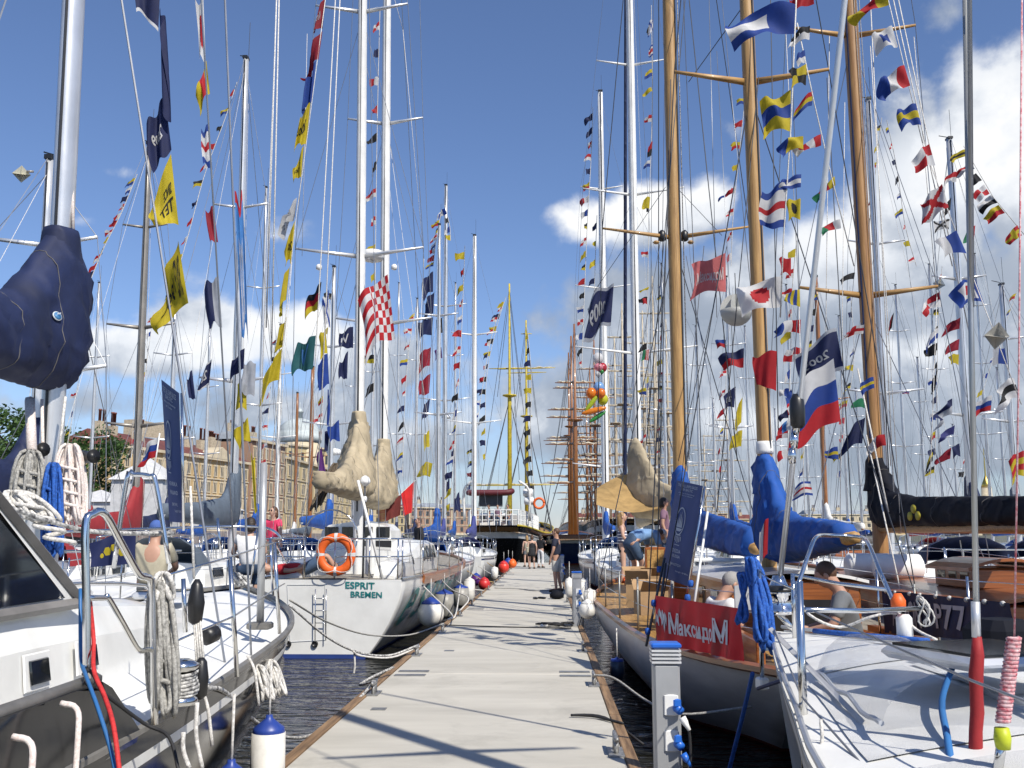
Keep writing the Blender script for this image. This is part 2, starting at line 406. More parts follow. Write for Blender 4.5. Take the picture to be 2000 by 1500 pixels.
def flag(Y, t, b, fly, code, label, group='flags in the rigging', taper=0.0, amp=0.10, name='signal_flag', res=None, depth=None, texts=None, swallow=0.0):
    NFLAG[0] += 1
    if ':' not in code: code = 'a:'+code
    fn = flag_fn(Y, t, b, fly, NFLAG[0]*13+5, taper, amp, depth, swallow); ds = design(code)
    px = max(abs(fly[0])+abs(fly[1]), abs(t[1]-b[1]))
    nu, nv = res or ((16, 12) if px > 40 else (10, 8) if px > 22 else (6, 6))
    if code[0] in 'dnx' and px > 25: nu, nv = 26, 20
    if code.startswith('bremen'): nu, nv = 36, 16
    vs = [fn(i/nu, j/nv) for j in range(nv+1) for i in range(nu+1)]
    fs, keys = [], []
    for j in range(nv):
        for i in range(nu):
            a = j*(nu+1)+i; fs.append((a, a+1, a+nu+2, a+nu+1)); keys.append(ds((i+.5)/nu, (j+.5)/nv))
    ks = sorted(set(keys)); o = mesh(name, vs, fs, [FM[k] for k in ks], None, [ks.index(k) for k in keys], True, origin=vs[0])
    tag(o, label, 'flag', group)
    for (s, u0, u1, v0, v1, c) in (texts or []):
        c_ = FM[c]; tv, tf, _ = text_geo(s, 0.02)
        sgn = 1 if (vs[nu//2]-V((0, 0, CAMZ))).dot(fn(.5, .5, .05)-fn(.5, .5)) < 0 else -1
        l = mesh('lettering', [fn(u0+(u1-u0)*a, v1+(v0-v1)*bb, 0.012*sgn*Y/14) for a, bb in tv], tf, c_, o)
    return o
# ------------------------------------------------------------------ setting: water, quay, pontoon
WL = -0.5
def water():
    m = bpy.data.materials.new('harbour_water'); m.use_nodes = True; t = NT(m.node_tree); bs = m.node_tree.nodes['Principled BSDF']
    bs.inputs['Base Color'].default_value = (0.016, 0.016, 0.012, 1); bs.inputs['Roughness'].default_value = 0.06
    bs.inputs['IOR'].default_value = 1.33
    tcn = t.new('ShaderNodeTexCoord'); mp = t.new('ShaderNodeMapping'); t.link(tcn.outputs['Object'], mp.inputs[0]); mp.inputs['Scale'].default_value = (1.0, 2.6, 1)
    mp.inputs['Rotation'].default_value = (0, 0, 0.25)
    h = t.m('ADD', t.m('MULTIPLY', t.noise(mp.outputs[0], 1.5, 3, 0.5, 0.8), 1.0), t.m('MULTIPLY', t.noise(mp.outputs[0], 4.0, 2, 0.5, 0.4), 0.14))
    b = t.new('ShaderNodeBump'); b.inputs['Strength'].default_value = 0.85; b.inputs['Distance'].default_value = 0.14
    t.link(h, b.inputs['Height']); t.link(b.outputs[0], bs.inputs['Normal'])
    S = 6000; o = mesh('water', [(-S, -S, WL), (S, -S, WL), (S, S, WL), (-S, S, WL)], [(0, 1, 2, 3)], m, origin=(0, 0, WL)); o['kind'] = 'structure'
water()
def concrete():
    m = bpy.data.materials.new('pontoon_concrete'); m.use_nodes = True; t = NT(m.node_tree); bs = m.node_tree.nodes['Principled BSDF']
    tcn = t.new('ShaderNodeTexCoord'); v = tcn.outputs['Object']
    mp = t.new('ShaderNodeMapping'); t.link(v, mp.inputs[0]); mp.inputs['Scale'].default_value = (0.35, 1.6, 1)
    a = t.ramp(t.noise(mp.outputs[0], 1.1, 6, 0.62, 0.3), [(0.36, 0.0), (0.72, 1.0)])
    f = t.noise(v, 55, 5, 0.65)
    c = t.mix(a, (0.53, 0.505, 0.44), (0.40, 0.38, 0.33))
    c = t.mix(t.ramp(t.noise(v, .9, 9, 0.72, .6), [(0.52, 0.0), (0.70, 0.62)]), c, (0.30, 0.285, 0.245))
    c = t.mix(t.m('MULTIPLY', f, 0.25), c, (0.45, 0.43, 0.38))
    w1 = t.new('ShaderNodeTexWave'); w1.inputs['Scale'].default_value = 30; w1.inputs['Distortion'].default_value = 3; w1.bands_direction = 'Y'; t.link(v, w1.inputs[0])
    t.link(c, bs.inputs['Base Color']); bs.inputs['Roughness'].default_value = 0.85
    b = t.new('ShaderNodeBump'); b.inputs['Strength'].default_value = 0.25; b.inputs['Distance'].default_value = 0.006
    t.link(t.m('ADD', f, t.m('MULTIPLY', w1.outputs[0], 0.5)), b.inputs['Height']); t.link(b.outputs[0], bs.inputs['Normal'])
    return m
CONC = concrete()
PL, PR, PEND = -1.81, 0.61, 60.0
pont = bpy.data.objects.new('pontoon', None); COL.objects.link(pont); ROOT[pont.name] = V((0, 0, 0)); pont['kind'] = 'structure'
FLOATM = mat('float_dark', (0.06, 0.06, 0.055), 0.8)
seams = [-8.8, 1.2, 11.2, 21.2, 31.2, 41.2, 51.2, PEND]
PLATE = mat('seam_plate_steel', (0.30, 0.30, 0.29), 0.45, 0.6, 0.3, 9)
CLEAT = mat('cleat_galvanised', (0.36, 0.36, 0.35), 0.45, 0.6, 0.25, 20)
def cleat(x, y):
    p = [tube_geo([(x-.05, y, 0), (x-.05, y, .1)], .016), tube_geo([(x+.05, y, 0), (x+.05, y, .1)], .016)]
    c = tube('cleat', [(x, y-.15, .12), (x, y-.09, .105), (x, y+.09, .105), (x, y+.15, .12)], [.012, .02, .02, .012], CLEAT, pont)
    tube('cleat_post', [(x, y-.06, 0.0), (x, y-.06, .1)], .018, CLEAT, c); tube('cleat_post', [(x, y+.06, 0.0), (x, y+.06, .1)], .018, CLEAT, c)
    box('cleat_plate', (x, y, .006), (.11, .3, .012), CLEAT, c)
for i in range(len(seams)-1):
    a, b = seams[i]+.012, seams[i+1]-.012
    box('deck_slab', ((PL+PR)/2, (a+b)/2, -.06), (PR-PL-.16, b-a, .12), CONC, pont, bev=.008)
    box('float_block', ((PL+PR)/2, (a+b)/2, -.42), (PR-PL-.3, b-a-.1, .6), FLOATM, pont)
    for x in (PL+.035, PR-.035):
        k = 4
        for j in range(k):
            l = (b-a)/k; box('edge_plank', (x, a+l*(j+.5), -.065+.004*random.random()), (.085, l-.015, .15), BROWNP, pont, bev=.006)
    if 0 < seams[i+1] < PEND:
        for x in (PL+.3, PR-.3):
            for dy in (-.16, .16): box('seam_plate', (x, seams[i+1]+dy, .004), (.34, .13, .008), PLATE, pont)
for i in range(17): cleat(PL+.13, 9.75+3.15*i)
for i in range(11): cleat(PR-.13, (7.2, 10.4, 13.4)[i] if i < 3 else 13.4+5*(i-2))
for (x, y) in ((PL+.32, 8.9), (PL+.5, 13.4), (PR-.4, 15.0)): box('inspection_cover', (x, y, .003), (.13, .12, .006), PLATE, pont)
# embankment behind the left-hand boats, far bank on the right
GRAN = mat('granite', (0.36, 0.30, 0.27), 0.8, var=0.25, scale=0.6, bump=.3, bscale=3)
q = mesh('quay', [(-40, 20, WL-1), (-62, 420, WL-1), (-62, 420, 2.4), (-40, 20, 2.4), (-400, 20, 2.4), (-400, 420, 2.4)], [(0, 1, 2, 3), (3, 2, 5, 4)], GRAN, origin=(-40, 20, WL)); q['kind'] = 'structure'
BANKM = mat('far_bank', (0.16, 0.17, 0.15), 0.9, var=.4, scale=.02)
q = mesh('terrain', [(-62, 420, WL), (-62, 420, 2.6), (900, 700, 2.6), (900, 700, WL), (900, 1500, 4), (-400, 1500, 4), (-400, 420, 2.6)], [(0, 1, 2, 3), (1, 6, 5, 4, 2)], BANKM, origin=(0, 420, WL)); q['kind'] = 'structure'

# ------------------------------------------------------------------ buildings on the embankment
YSTUC = mat('stucco_yellow', (0.50, 0.36, 0.18), 0.85, var=.15, scale=.3); YTRIM = mat('stucco_cream', (0.56, 0.48, 0.34), 0.85, var=.1, scale=.5)
PSTUC = mat('stucco_rose', (0.34, 0.21, 0.14), 0.85, var=.15, scale=.3); CSTUC = mat('stucco_pale', (0.52, 0.42, 0.23), 0.85, var=.12, scale=.3)
RROOF = mat('roof_red_iron', (0.17, 0.055, 0.04), 0.6, var=.35, scale=.4); GROOF = mat('roof_grey_iron', (0.30, 0.33, 0.36), 0.5, var=.3, scale=.4)
WING = mat('far_window_glass', (0.05, 0.055, 0.06), 0.15); CHIM = mat('chimney_render', (0.47, 0.40, 0.29), 0.9, var=.2)
def building(label, A, B, zb, zt, floors, nwin, wall, trim, roofm, roofh, depth=14, chim=6, group='houses on the embankment', arch=True):
    A, B = V((A[0], A[1], 0)), V((B[0], B[1], 0)); d = (B-A); L = d.length; d.normalize(); n = V((d.y, -d.x, 0))
    if n.dot(V((0, 0, 0))-A) < 0: n = -n
    mid = A+d*L/2
    root = thing('town_house', label, 'building', (mid.x, mid.y, zb), group)
    P = lambda s, o, z: A + d*s + n*o + V((0, 0, z))
    def bx(name, s0, s1, o0, o1, z0, z1, m, par=root):
        vs = [P(s, o, z) for s in (s0, s1) for o in (o0, o1) for z in (z0, z1)]
        return mesh(name, vs, [(0, 1, 3, 2), (4, 6, 7, 5), (0, 4, 5, 1), (2, 3, 7, 6), (0, 2, 6, 4), (1, 5, 7, 3)], m, par)
    bx('wall', 0, L, -depth, 0, zb, zt, wall)
    bx('cornice', -.4, L+.4, -.5, .7, zt, zt+.55, trim); bx('plinth', -.1, L+.1, -.2, .25, zb, zb+1.2, trim)
    fh = (zt-zb-1.6)/floors
    for f in range(1, floors): bx('string_course', 0, L, -.1, .22, zb+1.2+f*fh-.25, zb+1.2+f*fh, trim)
    st = L/nwin; hw = st*.2
    for f in range(floors):
        z0 = zb+1.2+f*fh+fh*.16; z1 = zb+1.2+f*fh+fh*.74
        for i in range(nwin):
            s = (i+.5)*st
            wnd = bx('window', s-hw, s+hw, .02, .06, z0, z1, WING)
            if A.y > 300: continue
            fr = []
            for (a, b, c, e) in ((s-hw-.16, s-hw, z0, z1), (s+hw, s+hw+.16, z0, z1), (s-hw-.3, s+hw+.3, z1, z1+.35), (s-hw-.22, s+hw+.22, z0-.2, z0), (s-.06, s+.06, z0, z1)):
                fr.append(([P(q, o, z) for q in (a, b) for o in (-.02, .16) for z in (c, e)], [(0, 1, 3, 2), (4, 6, 7, 5), (0, 4, 5, 1), (2, 3, 7, 6), (0, 2, 6, 4), (1, 5, 7, 3)]))
            vs, fs = merge(fr); mesh('window_frame', vs, fs, trim, wnd)
    if nwin > 8:
        for i in range(0, nwin+1, 3): bx('pilaster', i*st-.35, i*st+.35, -.02, .12, zb+1.2+fh, zt, trim)
    # roof
    r0 = [P(-.4, .6, zt+.55), P(L+.4, .6, zt+.55), P(L+.4, -depth, zt+.55), P(-.4, -depth, zt+.55), P(1, -depth*.5, zt+.55+roofh), P(L-1, -depth*.5, zt+.55+roofh)]
    rf = mesh('roof', r0, [(0, 1, 5, 4), (1, 2, 5), (2, 3, 4, 5), (3, 0, 4)], roofm, root)
    rnd = random.Random(len(label))
    for i in range(chim):
        s = L*(i+.5)/chim+rnd.uniform(-2, 2); w_ = rnd.uniform(.7, 1.6); o = -depth*rnd.uniform(.3, .6)
        bx('chimney', s-w_, s+w_, o-.6, o+.6, zt+.7, zt+.7+roofh+rnd.uniform(.6, 2.2), CHIM, rf)
        for k in range(2): 
            c = P(s-w_*.5+k*w_, o, zt+.7+roofh*.6); lathe('vent_pipe', c, [(.28, 0), (.28, roofh+1.2), (.34, roofh+1.2), (.34, roofh+1.5)], RROOF, rf, 8)
    return root, P, L, bx
def pt(px, Y): p = U(px, 1000, Y); return (p.x, p.y)
Ah = lambda py, Y: U(1000, py, Y).z
b1, P1, L1, bx1 = building('long yellow stuccoed house with red iron roof', pt(216, 176), pt(482, 222), 2.4, Ah(872, 178), 4, 19, YSTUC, YTRIM, RROOF, 3.2, chim=9)
gb = [P1(L1*.62, .75, Ah(872, 178)+.4), P1(L1*.86, .75, Ah(872, 178)+.4), P1(L1*.74, .75, Ah(872, 178)+3.0), P1(L1*.62, -3, Ah(872, 178)+.4), P1(L1*.86, -3, Ah(872, 178)+.4), P1(L1*.74, -3, Ah(872, 178)+3.0)]
mesh('pediment', gb, [(0, 1, 2), (3, 5, 4), (0, 2, 5, 3), (1, 4, 5, 2), (0, 3, 4, 1)], YTRIM, b1)
bx1('gable_wall', L1*.52, L1*.86, -17, -14.2, Ah(872, 178)-4, Ah(800, 178)+1.6, CHIM)
building('narrow rose coloured house with grey cornice beside the yellow house', pt(487, 228), pt(553, 246), 2.4, Ah(862, 232), 5, 6, PSTUC, YTRIM, GROOF, 2.0, chim=3)
building('pale yellow house with white parapet behind the rose house', pt(556, 250), pt(690, 330), 2.4, Ah(898, 255), 4, 12, CSTUC, YTRIM, GROOF, 2.2, chim=4)
building('tall pale house under the green dome', pt(556, 330), pt(640, 350), 2.4, Ah(868, 330), 5, 7, CSTUC, YTRIM, GROOF, 1.2, chim=0)
dm = U(584, 848, 345); root = thing('church_dome', 'pale green church dome with lantern behind the pale houses', 'dome', (dm.x, dm.y, 2.4), None)
DOMEM = mat('dome_green', (0.46, 0.51, 0.51), 0.6, var=.2, scale=.3)
lathe('dome_shell', (dm.x, dm.y, dm.z), [(8, -3), (8, 0)]+[(7.6*math.cos(a*.1745), 7.6*.75*math.sin(a*.1745)) for a in range(0, 9)]+[(1.2, 5.7)], DOMEM, root, 24)
lathe('drum', (dm.x, dm.y, 2.4), [(7.6, 0), (7.6, dm.z-5.6)], YTRIM, root, 24)
lathe('lantern', (dm.x, dm.y, dm.z+5.6), [(1.2, 0), (1.1, 2.2), (1.5, 2.3), (.9, 3.3), (.2, 4), (.08, 6)], DOMEM, root, 10)
# low houses further along the left bank and across the water
for (lab, a, b, Y0, Y1, py, fl, nw, wm, rm) in (
    ('low pale house far along the bank behind tan sail covers', 700, 790, 380, 420, 985, 3, 9, CSTUC, RROOF),
    ('low rose house far along the bank left of yellow masts', 800, 935, 430, 450, 992, 3, 10, PSTUC, GROOF)):
    building(lab, pt(a, Y0), pt(b, Y1), 2.4, Ah(py, Y0), fl, nw, wm, YTRIM, rm, 2.0, chim=3)
for k, (a, b, py) in enumerate(((1120, 1260, 1012), (1275, 1420, 1003), (1435, 1560, 1015), (1575, 1720, 1006), (1735, 1850, 1014), (1868, 2030, 1004))):
    building(('pale', 'rose', 'yellow', 'cream', 'ochre', 'sandy')[k]+' low house on the far bank, '+('first', 'second', 'third', 'fourth', 'fifth', 'sixth')[k]+' from the brown-masted ship',
             pt(a, 640+k*18), pt(b, 650+k*18), 2.6, Ah(py, 640+k*18), 3, 9, (CSTUC, PSTUC, YSTUC, YTRIM, YSTUC, CHIM)[k], YTRIM, (RROOF, GROOF)[k % 2], 3.0, chim=3)
sp = U(1930, 1000, 700); GOLD = mat('gold_leaf', (0.75, 0.5, 0.12), 0.3, 1.0)
sr = thing('church_spire', 'thin golden church spire rising beyond the black boom cover', 'spire', (sp.x, sp.y, 2.6))
lathe('tower', (sp.x, sp.y, 2.6), [(5, 0), (5, 24), (4, 24.2), (3.6, 34)], YTRIM, sr, 8); lathe('spire_shell', (sp.x, sp.y, 36), [(3.7, 0), (2.9, 3), (1.2, 7), (.6, 9), (.25, 26), (.05, 30)], GOLD, sr, 8)
# marquees on the quay
TENTM = mat('tent_white', (0.72, 0.72, 0.72), 0.7, var=.08, transl=.2)
for (lab, px, Y, wd, h) in (('white pitched festival tent under the trees', 195, 90, 5.0, 3.2), ('tall white festival tent beside the blue banner', 285, 80, 4.2, 5.2), ('low white festival tent with grey awning behind the masts', 425, 110, 4.5, 3.0)):
    c = U(px, 1000, Y); z = 2.4; r = thing('festival_tent', lab, 'tent', (c.x, c.y, z), 'festival tents on the quay')
    vs, fs = box_geo((c.x, c.y, z+h*.36), (wd, wd, h*.72)); mesh('tent_wall', vs, fs, TENTM, r)
    e = wd/2+.25; mesh('tent_roof', [(c.x-e, c.y-e, z+h*.72), (c.x+e, c.y-e, z+h*.72), (c.x+e, c.y+e, z+h*.72), (c.x-e, c.y+e, z+h*.72), (c.x, c.y, z+h*1.1)], [(0, 1, 4), (1, 2, 4), (2, 3, 4), (3, 0, 4), (3, 2, 1, 0)], TENTM, r)
# ------------------------------------------------------------------ trees
LEAF = [mat('leaf_%d' % i, c, 0.6, var=.3, scale=.8, transl=.3) for i, c in enumerate([(0.05, 0.11, 0.022), (0.075, 0.15, 0.03), (0.035, 0.08, 0.02)])]
BARK = mat('bark', (0.09, 0.065, 0.045), 0.9, bump=.5)
def tree(label, px, py_top, Y, width, seed):
    rnd = random.Random(seed); base = U(px, 1000, Y); base.z = 2.4; H = U(px, py_top, Y).z-2.4
    r = thing('leafy_tree', label, 'tree', base, 'trees on the embankment')
    parts = [tube_geo([base+V((0, 0, 0)), base+V((.1, 0, H*.3)), base+V((0, .1, H*.62))], [.38, .3, .12], 8)]
    for k in range(9):
        a = k*2.4; z = H*(.28+.05*k); e = base+V((math.cos(a)*width*.36, math.sin(a)*width*.36, z+H*.22))
        parts.append(tube_geo([base+V((0, 0, z)), (base+V((0, 0, z+H*.1))+e)/2, e], [.14, .09, .03], 5))
    vs, fs = merge(parts); mesh('trunk', vs, fs, BARK, r, smooth=True)
    cl = []
    for k in range(46):
        a, q_, zz = rnd.uniform(0, 6.28), rnd.random()**.5, rnd.uniform(.26, .97)
        prof = math.sin(math.pi*min(1, (zz-.1)/.95))**.6
        cl.append((base+V((math.cos(a)*q_*width*.5*prof, math.sin(a)*q_*width*.5*prof, zz*H)), rnd.uniform(.07, .15)*width))
    vs, fs, fm = [], [], []
    for (c, rr) in cl:
        for i in range(120):
            d = V((rnd.gauss(0, 1), rnd.gauss(0, 1), rnd.gauss(0, .8))).normalized()*rr*rnd.uniform(.5, 1.1)
            p = c+d; s = rnd.uniform(.16, .3); n = V((rnd.gauss(0, 1), rnd.gauss(0, 1), rnd.gauss(.6, 1))).normalized(); a = n.orthogonal().normalized(); b = n.cross(a)
            k = len(vs); vs += [p-a*s, p-b*s*.55, p+a*s, p+b*s*.55]; fs.append((k, k+1, k+2, k+3)); fm.append(rnd.choice((0, 0, 1, 2)))
    mesh('crown', vs, fs, LEAF, r, fm)
tree('dark green leafy tree beside the radar reflector mast', 20, 800, 100, 12, 1)
tree('broad green leafy tree in front of the yellow house', 178, 842, 120, 11, 2)
tree('green leafy tree just behind the white mast boat', -70, 815, 105, 12, 3)
tree('small green leafy tree partly hidden by the coiled ropes', 112, 870, 110, 9, 4)
# ------------------------------------------------------------------ boats
def hull(root, x0, y0, L, HB, sheer, beam, mats, zk=-1.1, pm=2.4, pb=1.15, bow_rake=1.1, stern_rake=0.2, stripe=None, nt=36, boot=(-0.40, -0.36), name='hull', qm=1.0, stern_stripe=False):
    """lofted hull; mats = [topsides, stripe, boot top, antifouling]; returns edge(t, side) and side point functions"""
    sm = lambda a: max(0, min(1, a))**2*(3-2*max(0, min(1, a)))
    zs = lambda t: cubic(sheer, t); bm = lambda t: HB*max(0.0, cubic(beam, t))
    def pnt(t, z, side):
        s = zs(t); d = max(0, min(1, (s-z)/(s-zk)))
        p = pm+(pb-pm)*sm((t-.45)/.55)
        ww = bm(t)*max(0, 1-d**p)**qm
        y = y0+L*t - bow_rake*d*sm((t-.55)/.45) + stern_rake*d*sm((.3-t)/.3)
        return V((x0+side*ww, y, z))
    rows = []
    def zrows(t):
        s = zs(t); st = stripe or (0.10, 0.18)
        top = [s, s-st[0], s-st[1]]; rest = [s-st[1]+(boot[1]-(s-st[1]))*k/7 for k in range(1, 8)]
        return top+rest+[boot[0], -.55, -.8, zk]
    nr = 14; ts = [1-(1-i/nt)**1.25 for i in range(nt+1)]
    vs, fs, fm = [], [], []
    for side in (-1, 1):
        for t in ts:
            for z in zrows(t): vs.append(pnt(t, z, side))
    N = (nt+1)*nr
    def mi(j): return 0 if j == 0 else 1 if j == 1 else 0 if j < 9 else 2 if j == 9 else 3
    for si in (0, 1):
        for i in range(nt):
            for j in range(nr-1):
                a = si*N+i*nr+j; q = (a, a+nr, a+nr+1, a+1) if si else (a, a+1, a+nr+1, a+nr); fs.append(q); fm.append(mi(j))
    for j in range(nr-1): fs.append((j, j+1, N+j+1, N+j)[::-1]); fm.append(mi(j) if j != 1 or stern_stripe else 0)
    h = mesh(name, vs, fs, mats, root, fm, True)
    # sharp transom edge
    me = h.data
    for p in me.polygons[-(nr-1):]: p.use_smooth = False
    def edge(t, side): return pnt(t, zs(t), side)
    return edge, pnt
def deck(root, edge, m, drop=0.05, camber=0.07, n=30, name='deck'):
    vs, fs = [], []; K = 8
    for i in range(n+1):
        t = 1-(1-i/n)**1.2; a, b = edge(t, -1), edge(t, 1); w_ = (b-a).length
        for j in range(K+1):
            u = j/K; p = a.lerp(b, u); p.z += -drop+camber*min(1, w_/2)*(1-(2*u-1)**2); vs.append(p)
    for i in range(n):
        for j in range(K): a = i*(K+1)+j; fs.append((a, a+1, a+K+2, a+K+1))
    return mesh(name, vs, fs, m, root, smooth=True)
def rail(root, edge, m, r=.03, name='toe_rail', n=30, t0=0., t1=1., up=0.0, sides=(-1, 1)):
    for s in sides:
        pts = [edge(t0+(t1-t0)*(1-(1-i/n)**1.2), s)+V((0, 0, up)) for i in range(n+1)]
        vs, fs = tube_geo(pts, r if isinstance(r, tuple) is False else [r]*len(pts), 6); mesh(name, vs, fs, m, root)
def coach(root, x0, st, zb, m, name='cabin', n=None):
    """rounded coachroof: st = [(y, halfwidth, height)]"""
    vs, fs = [], []; R = [(-1, 0), (-.97, .55), (-.9, .86), (-.72, .98), (0, 1.06), (.72, .98), (.9, .86), (.97, .55), (1, 0)]
    for (y, hw, h) in st:
        z = zb(y) if callable(zb) else zb
        for (a, b) in R: vs.append((x0+a*hw, y, z+b*h))
    K = len(R)
    for i in range(len(st)-1):
        for j in range(K-1): a = i*K+j; fs.append((a, a+1, a+K+1, a+K))
    fs.append(tuple(range(K-1, -1, -1))); b = (len(st)-1)*K; fs.append(tuple(range(b, b+K)))
    return mesh(name, vs, fs, m, root, smooth=False)
def cwin(root, x, y0, y1, z0, z1, side, parent=None, m=None, slope=0.03, name='window'):
    vs = []
    for dx, sc in ((0, 1), (.008, .94)):
        cy, cz = (y0+y1)/2, (z0+z1)/2
        for (y, z) in ((y0, z0), (y1, z0), (y1, z1), (y0, z1)):
            yy = cy+(y-cy)*sc; zz = cz+(z-cz)*sc; vs.append((x+side*(dx-slope*(zz-z0)/(z1-z0+1e-6)), yy, zz))
    return mesh(name, vs, [(0, 1, 5, 4), (1, 2, 6, 5), (2, 3, 7, 6), (3, 0, 4, 7), (4, 5, 6, 7)], m or GLASS, parent or root)
def mast(root, x, y, zb, zt, r, m, spreaders=(), chain=1.5, chz=.7, fore=None, back=None, wire=.0055, rake=0.0, wm=None, groove=True, smat=None, aspect=1.35, topkit=True, shroud=True, chy=-.15):
    wm = wm or WIRE; top = V((x, y-rake, zt)); foot = V((x, y, zb)); at = lambda z: foot.lerp(top, (z-zb)/(zt-zb))
    n = 12; pts = [foot.lerp(top, k/8) for k in range(9)]; rs = [(r*aspect*(1-.28*max(0, k/8-.55)/.45), r*(1-.28*max(0, k/8-.55)/.45)) for k in range(9)]
    # the long axis of the section lies fore and aft
    vs, fs = [], []
    for p, (ra, rb) in zip(pts, rs):
        for j in range(n): th = 2*math.pi*j/n; vs.append(p+V((rb*math.cos(th), ra*math.sin(th), 0)))
    for i in range(8):
        for j in range(n): k = (j+1) % n; fs.append((i*n+j, i*n+k, (i+1)*n+k, (i+1)*n+j))
    fs.append(tuple(range(8*n, 9*n))); mo = mesh('mast', vs, fs, m, root, smooth=True)
    if groove:
        g = [(at(zb+1.2)+V((0, -r*aspect*1.02, 0))), (top+V((0, -r*aspect*.75, -.05)))]; vs, fs = tube_geo(g, r*.16, 4); mesh('sail_track', vs, fs, BLACKP, mo)
    tips = []
    for (z, hs) in spreaders:
        c = at(z)
        for s in (-1, 1):
            e = c+V((s*hs, -.12*hs, .10*hs)); tube('spreader', [c+V((s*r*.6, 0, 0)), e], [(.05 if hs > .7 else .035), .022], smat or m, root, 6); tips.append((z, s, e))
    if shroud:
        for s in (-1, 1):
            ch = V((x+s*chain, y+chy, chz)); path = [ch]+[e for (z, ss, e) in sorted(tips) if ss == s]+[top+V((0, 0, -.15))]
            tube('shroud', path, wire, wm, root, 4)
            zl = sorted(z for (z, ss, e) in tips if ss == s); zl = zl[0] if zl else (zb+zt)/2
            tube('lower_shroud', [V((x+s*chain*.96, y+chy-.35, chz)), at(zl-.15)], wire, wm, root, 4)
            if len(zl and tips) >= 4:
                zs_ = sorted(z for (z, ss, e) in tips if ss == s); e0 = [e for (z, ss, e) in tips if ss == s and z == zs_[0]][0]
                tube('diagonal_stay', [e0, at(zs_[1]-.1)], wire*.8, wm, root, 4)
    if fore: tube('forestay', [V(fore), top+V((0, r, -.3))], wire*1.2, wm, root, 4)
    if back: tube('backstay', [V(back), top+V((0, -r, 0))], wire, wm, root, 4)
    if topkit:
        tube('antenna', [top+V((.06, 0, 0)), top+V((.06, 0, .9))], .006, DWIRE, root, 4)
        vs, fs = merge([tube_geo([top, top+V((0, .12, .12)), top+V((-.2, .2, .2))], .012, 4), box_geo(top+V((0, 0, .03)), (r*1.3, r*2.2, .06))]); mesh('masthead_fitting', vs, fs, BLACKP, root)
    return at, tips
def sailcover(name, x, y, prof, m, root, dirx=0.0, dirn=-1.0, K=16, fold=.035, seed=1, steps=26, collar=0, tp=.85, lean=0.0, z0=.8):
    """prof = [(distance aft of mast, z bottom, z top, half width)]"""
    vs, fs = [], []; smax = prof[-1][0]; s0 = prof[0][0]
    def lin(i, s):
        xs_ = [p[0] for p in prof]; k = .05
        return sum(np.interp(min(max(s+k*q, xs_[0]), xs_[-1]), xs_, [p[i] for p in prof]) for q in (-.25, -.12, 0, .12, .25))/5
    d = V((dirx, dirn, 0)).normalized(); sd = V((d.y, -d.x, 0)); rt = random.Random(seed)
    ties = []; q_ = .42
    while q_ < smax-.15: ties.append(q_); q_ += rt.uniform(.34, .58)
    def ring(s, grow=0.0):
        zb, zt, hw = lin(1, s), lin(2, s), lin(3, s); h = zt-zb; out = []
        pin = max([math.exp(-((s-t_)/.06)**2) for t_ in ties] or [0]); near = min([abs(s-t_) for t_ in ties] or [1])
        for j in range(K):
            th = 2*math.pi*j/K; c, sn = math.cos(th), math.sin(th); f = (c+1)/2
            wd = hw+(min(hw, .125)-hw)*f**tp
            if f < .14: wd *= .45+.55*(f/.14)**.5
            wd *= 1-.06*pin
            p = V((x, y, 0))+d*s+sd*((wd+grow)*(abs(sn)**.6)*(1 if sn > 0 else -1))+V((0, 0, zb+h*f-.05*pin*min(h, .6)*(f-.3)+grow*c))
            n3 = mnoise.noise(V((s*2.2+seed*7, sn*1.2, f*1.6)))
            ph = 5*f*max(h, .4)+s*(7 if s > .6 else 2)+n3*2.4+seed
            fold1 = (1-abs(math.sin(ph*2.4)))**2.5*.9+(1-abs(math.sin(ph*5.2+2*sn)))**3*.55+(.45*math.cos(7*th+3*n3) if f > .35 and s < .5 else 0)
            rad_ = math.cos(j*5*2*math.pi/K*1.0+seed+s*3)*math.exp(-near/.12)*.5
            p += (sd*(1 if sn > 0 else -1)*min(1, abs(sn)*3)+V((0, 0, c*.3)))*fold*(.5*n3+fold1-.5+rad_)*min(1, .35+h)*(1 if f < .9 else .5)
            p.y -= lean*(p.z-z0); out.append(p)
        return out
    for i in range(steps+1):
        q = (i/steps)**1.4; vs += ring(s0+(smax-s0)*q)
    for i in range(steps):
        for j in range(K): k = (j+1) % K; fs.append((i*K+j, (i+1)*K+j, (i+1)*K+k, i*K+k))
    fs.append(tuple(range(K))); b = steps*K; fs.append(tuple(range(b+K-1, b-1, -1)))
    o = mesh(name, vs, fs, m, root, smooth=True)
    if K >= 28:
        sm_ = mat('seam_thread', (.13, .12, .11), .8)
        for t_ in [.3]+ties[1::3]: r_ = ring(t_, .001); tube('seam', r_+[r_[0]], .0035, sm_, o, 4)
    if collar:
        cz = prof[2][2] if len(prof) > 2 else prof[0][2]
        vs_, fs_ = [], []; C_ = ((cz-.34, .19), (cz-.22, .165), (cz-.1, .155), (cz-.03, .150), (cz+.01, .140), (cz+.012, .10))
        for (zz, r_) in C_:
            for j in range(16): th = 2*math.pi*j/16; w_ = 1+.05*math.sin(5*th+zz*9); vs_.append(V((x, y-lean*(zz-z0), zz))+V((min(r_, collar*r_/.15)*w_*math.cos(th), min(r_, collar*r_/.15)*1.3*w_*math.sin(th), 0)))
        for i in range(len(C_)-1):
            for j in range(16): k = (j+1) % 16; fs_.append((i*16+j, i*16+k, (i+1)*16+k, (i+1)*16+j))
        mesh('cover_collar', vs_, fs_, m, o, smooth=True)
    return o
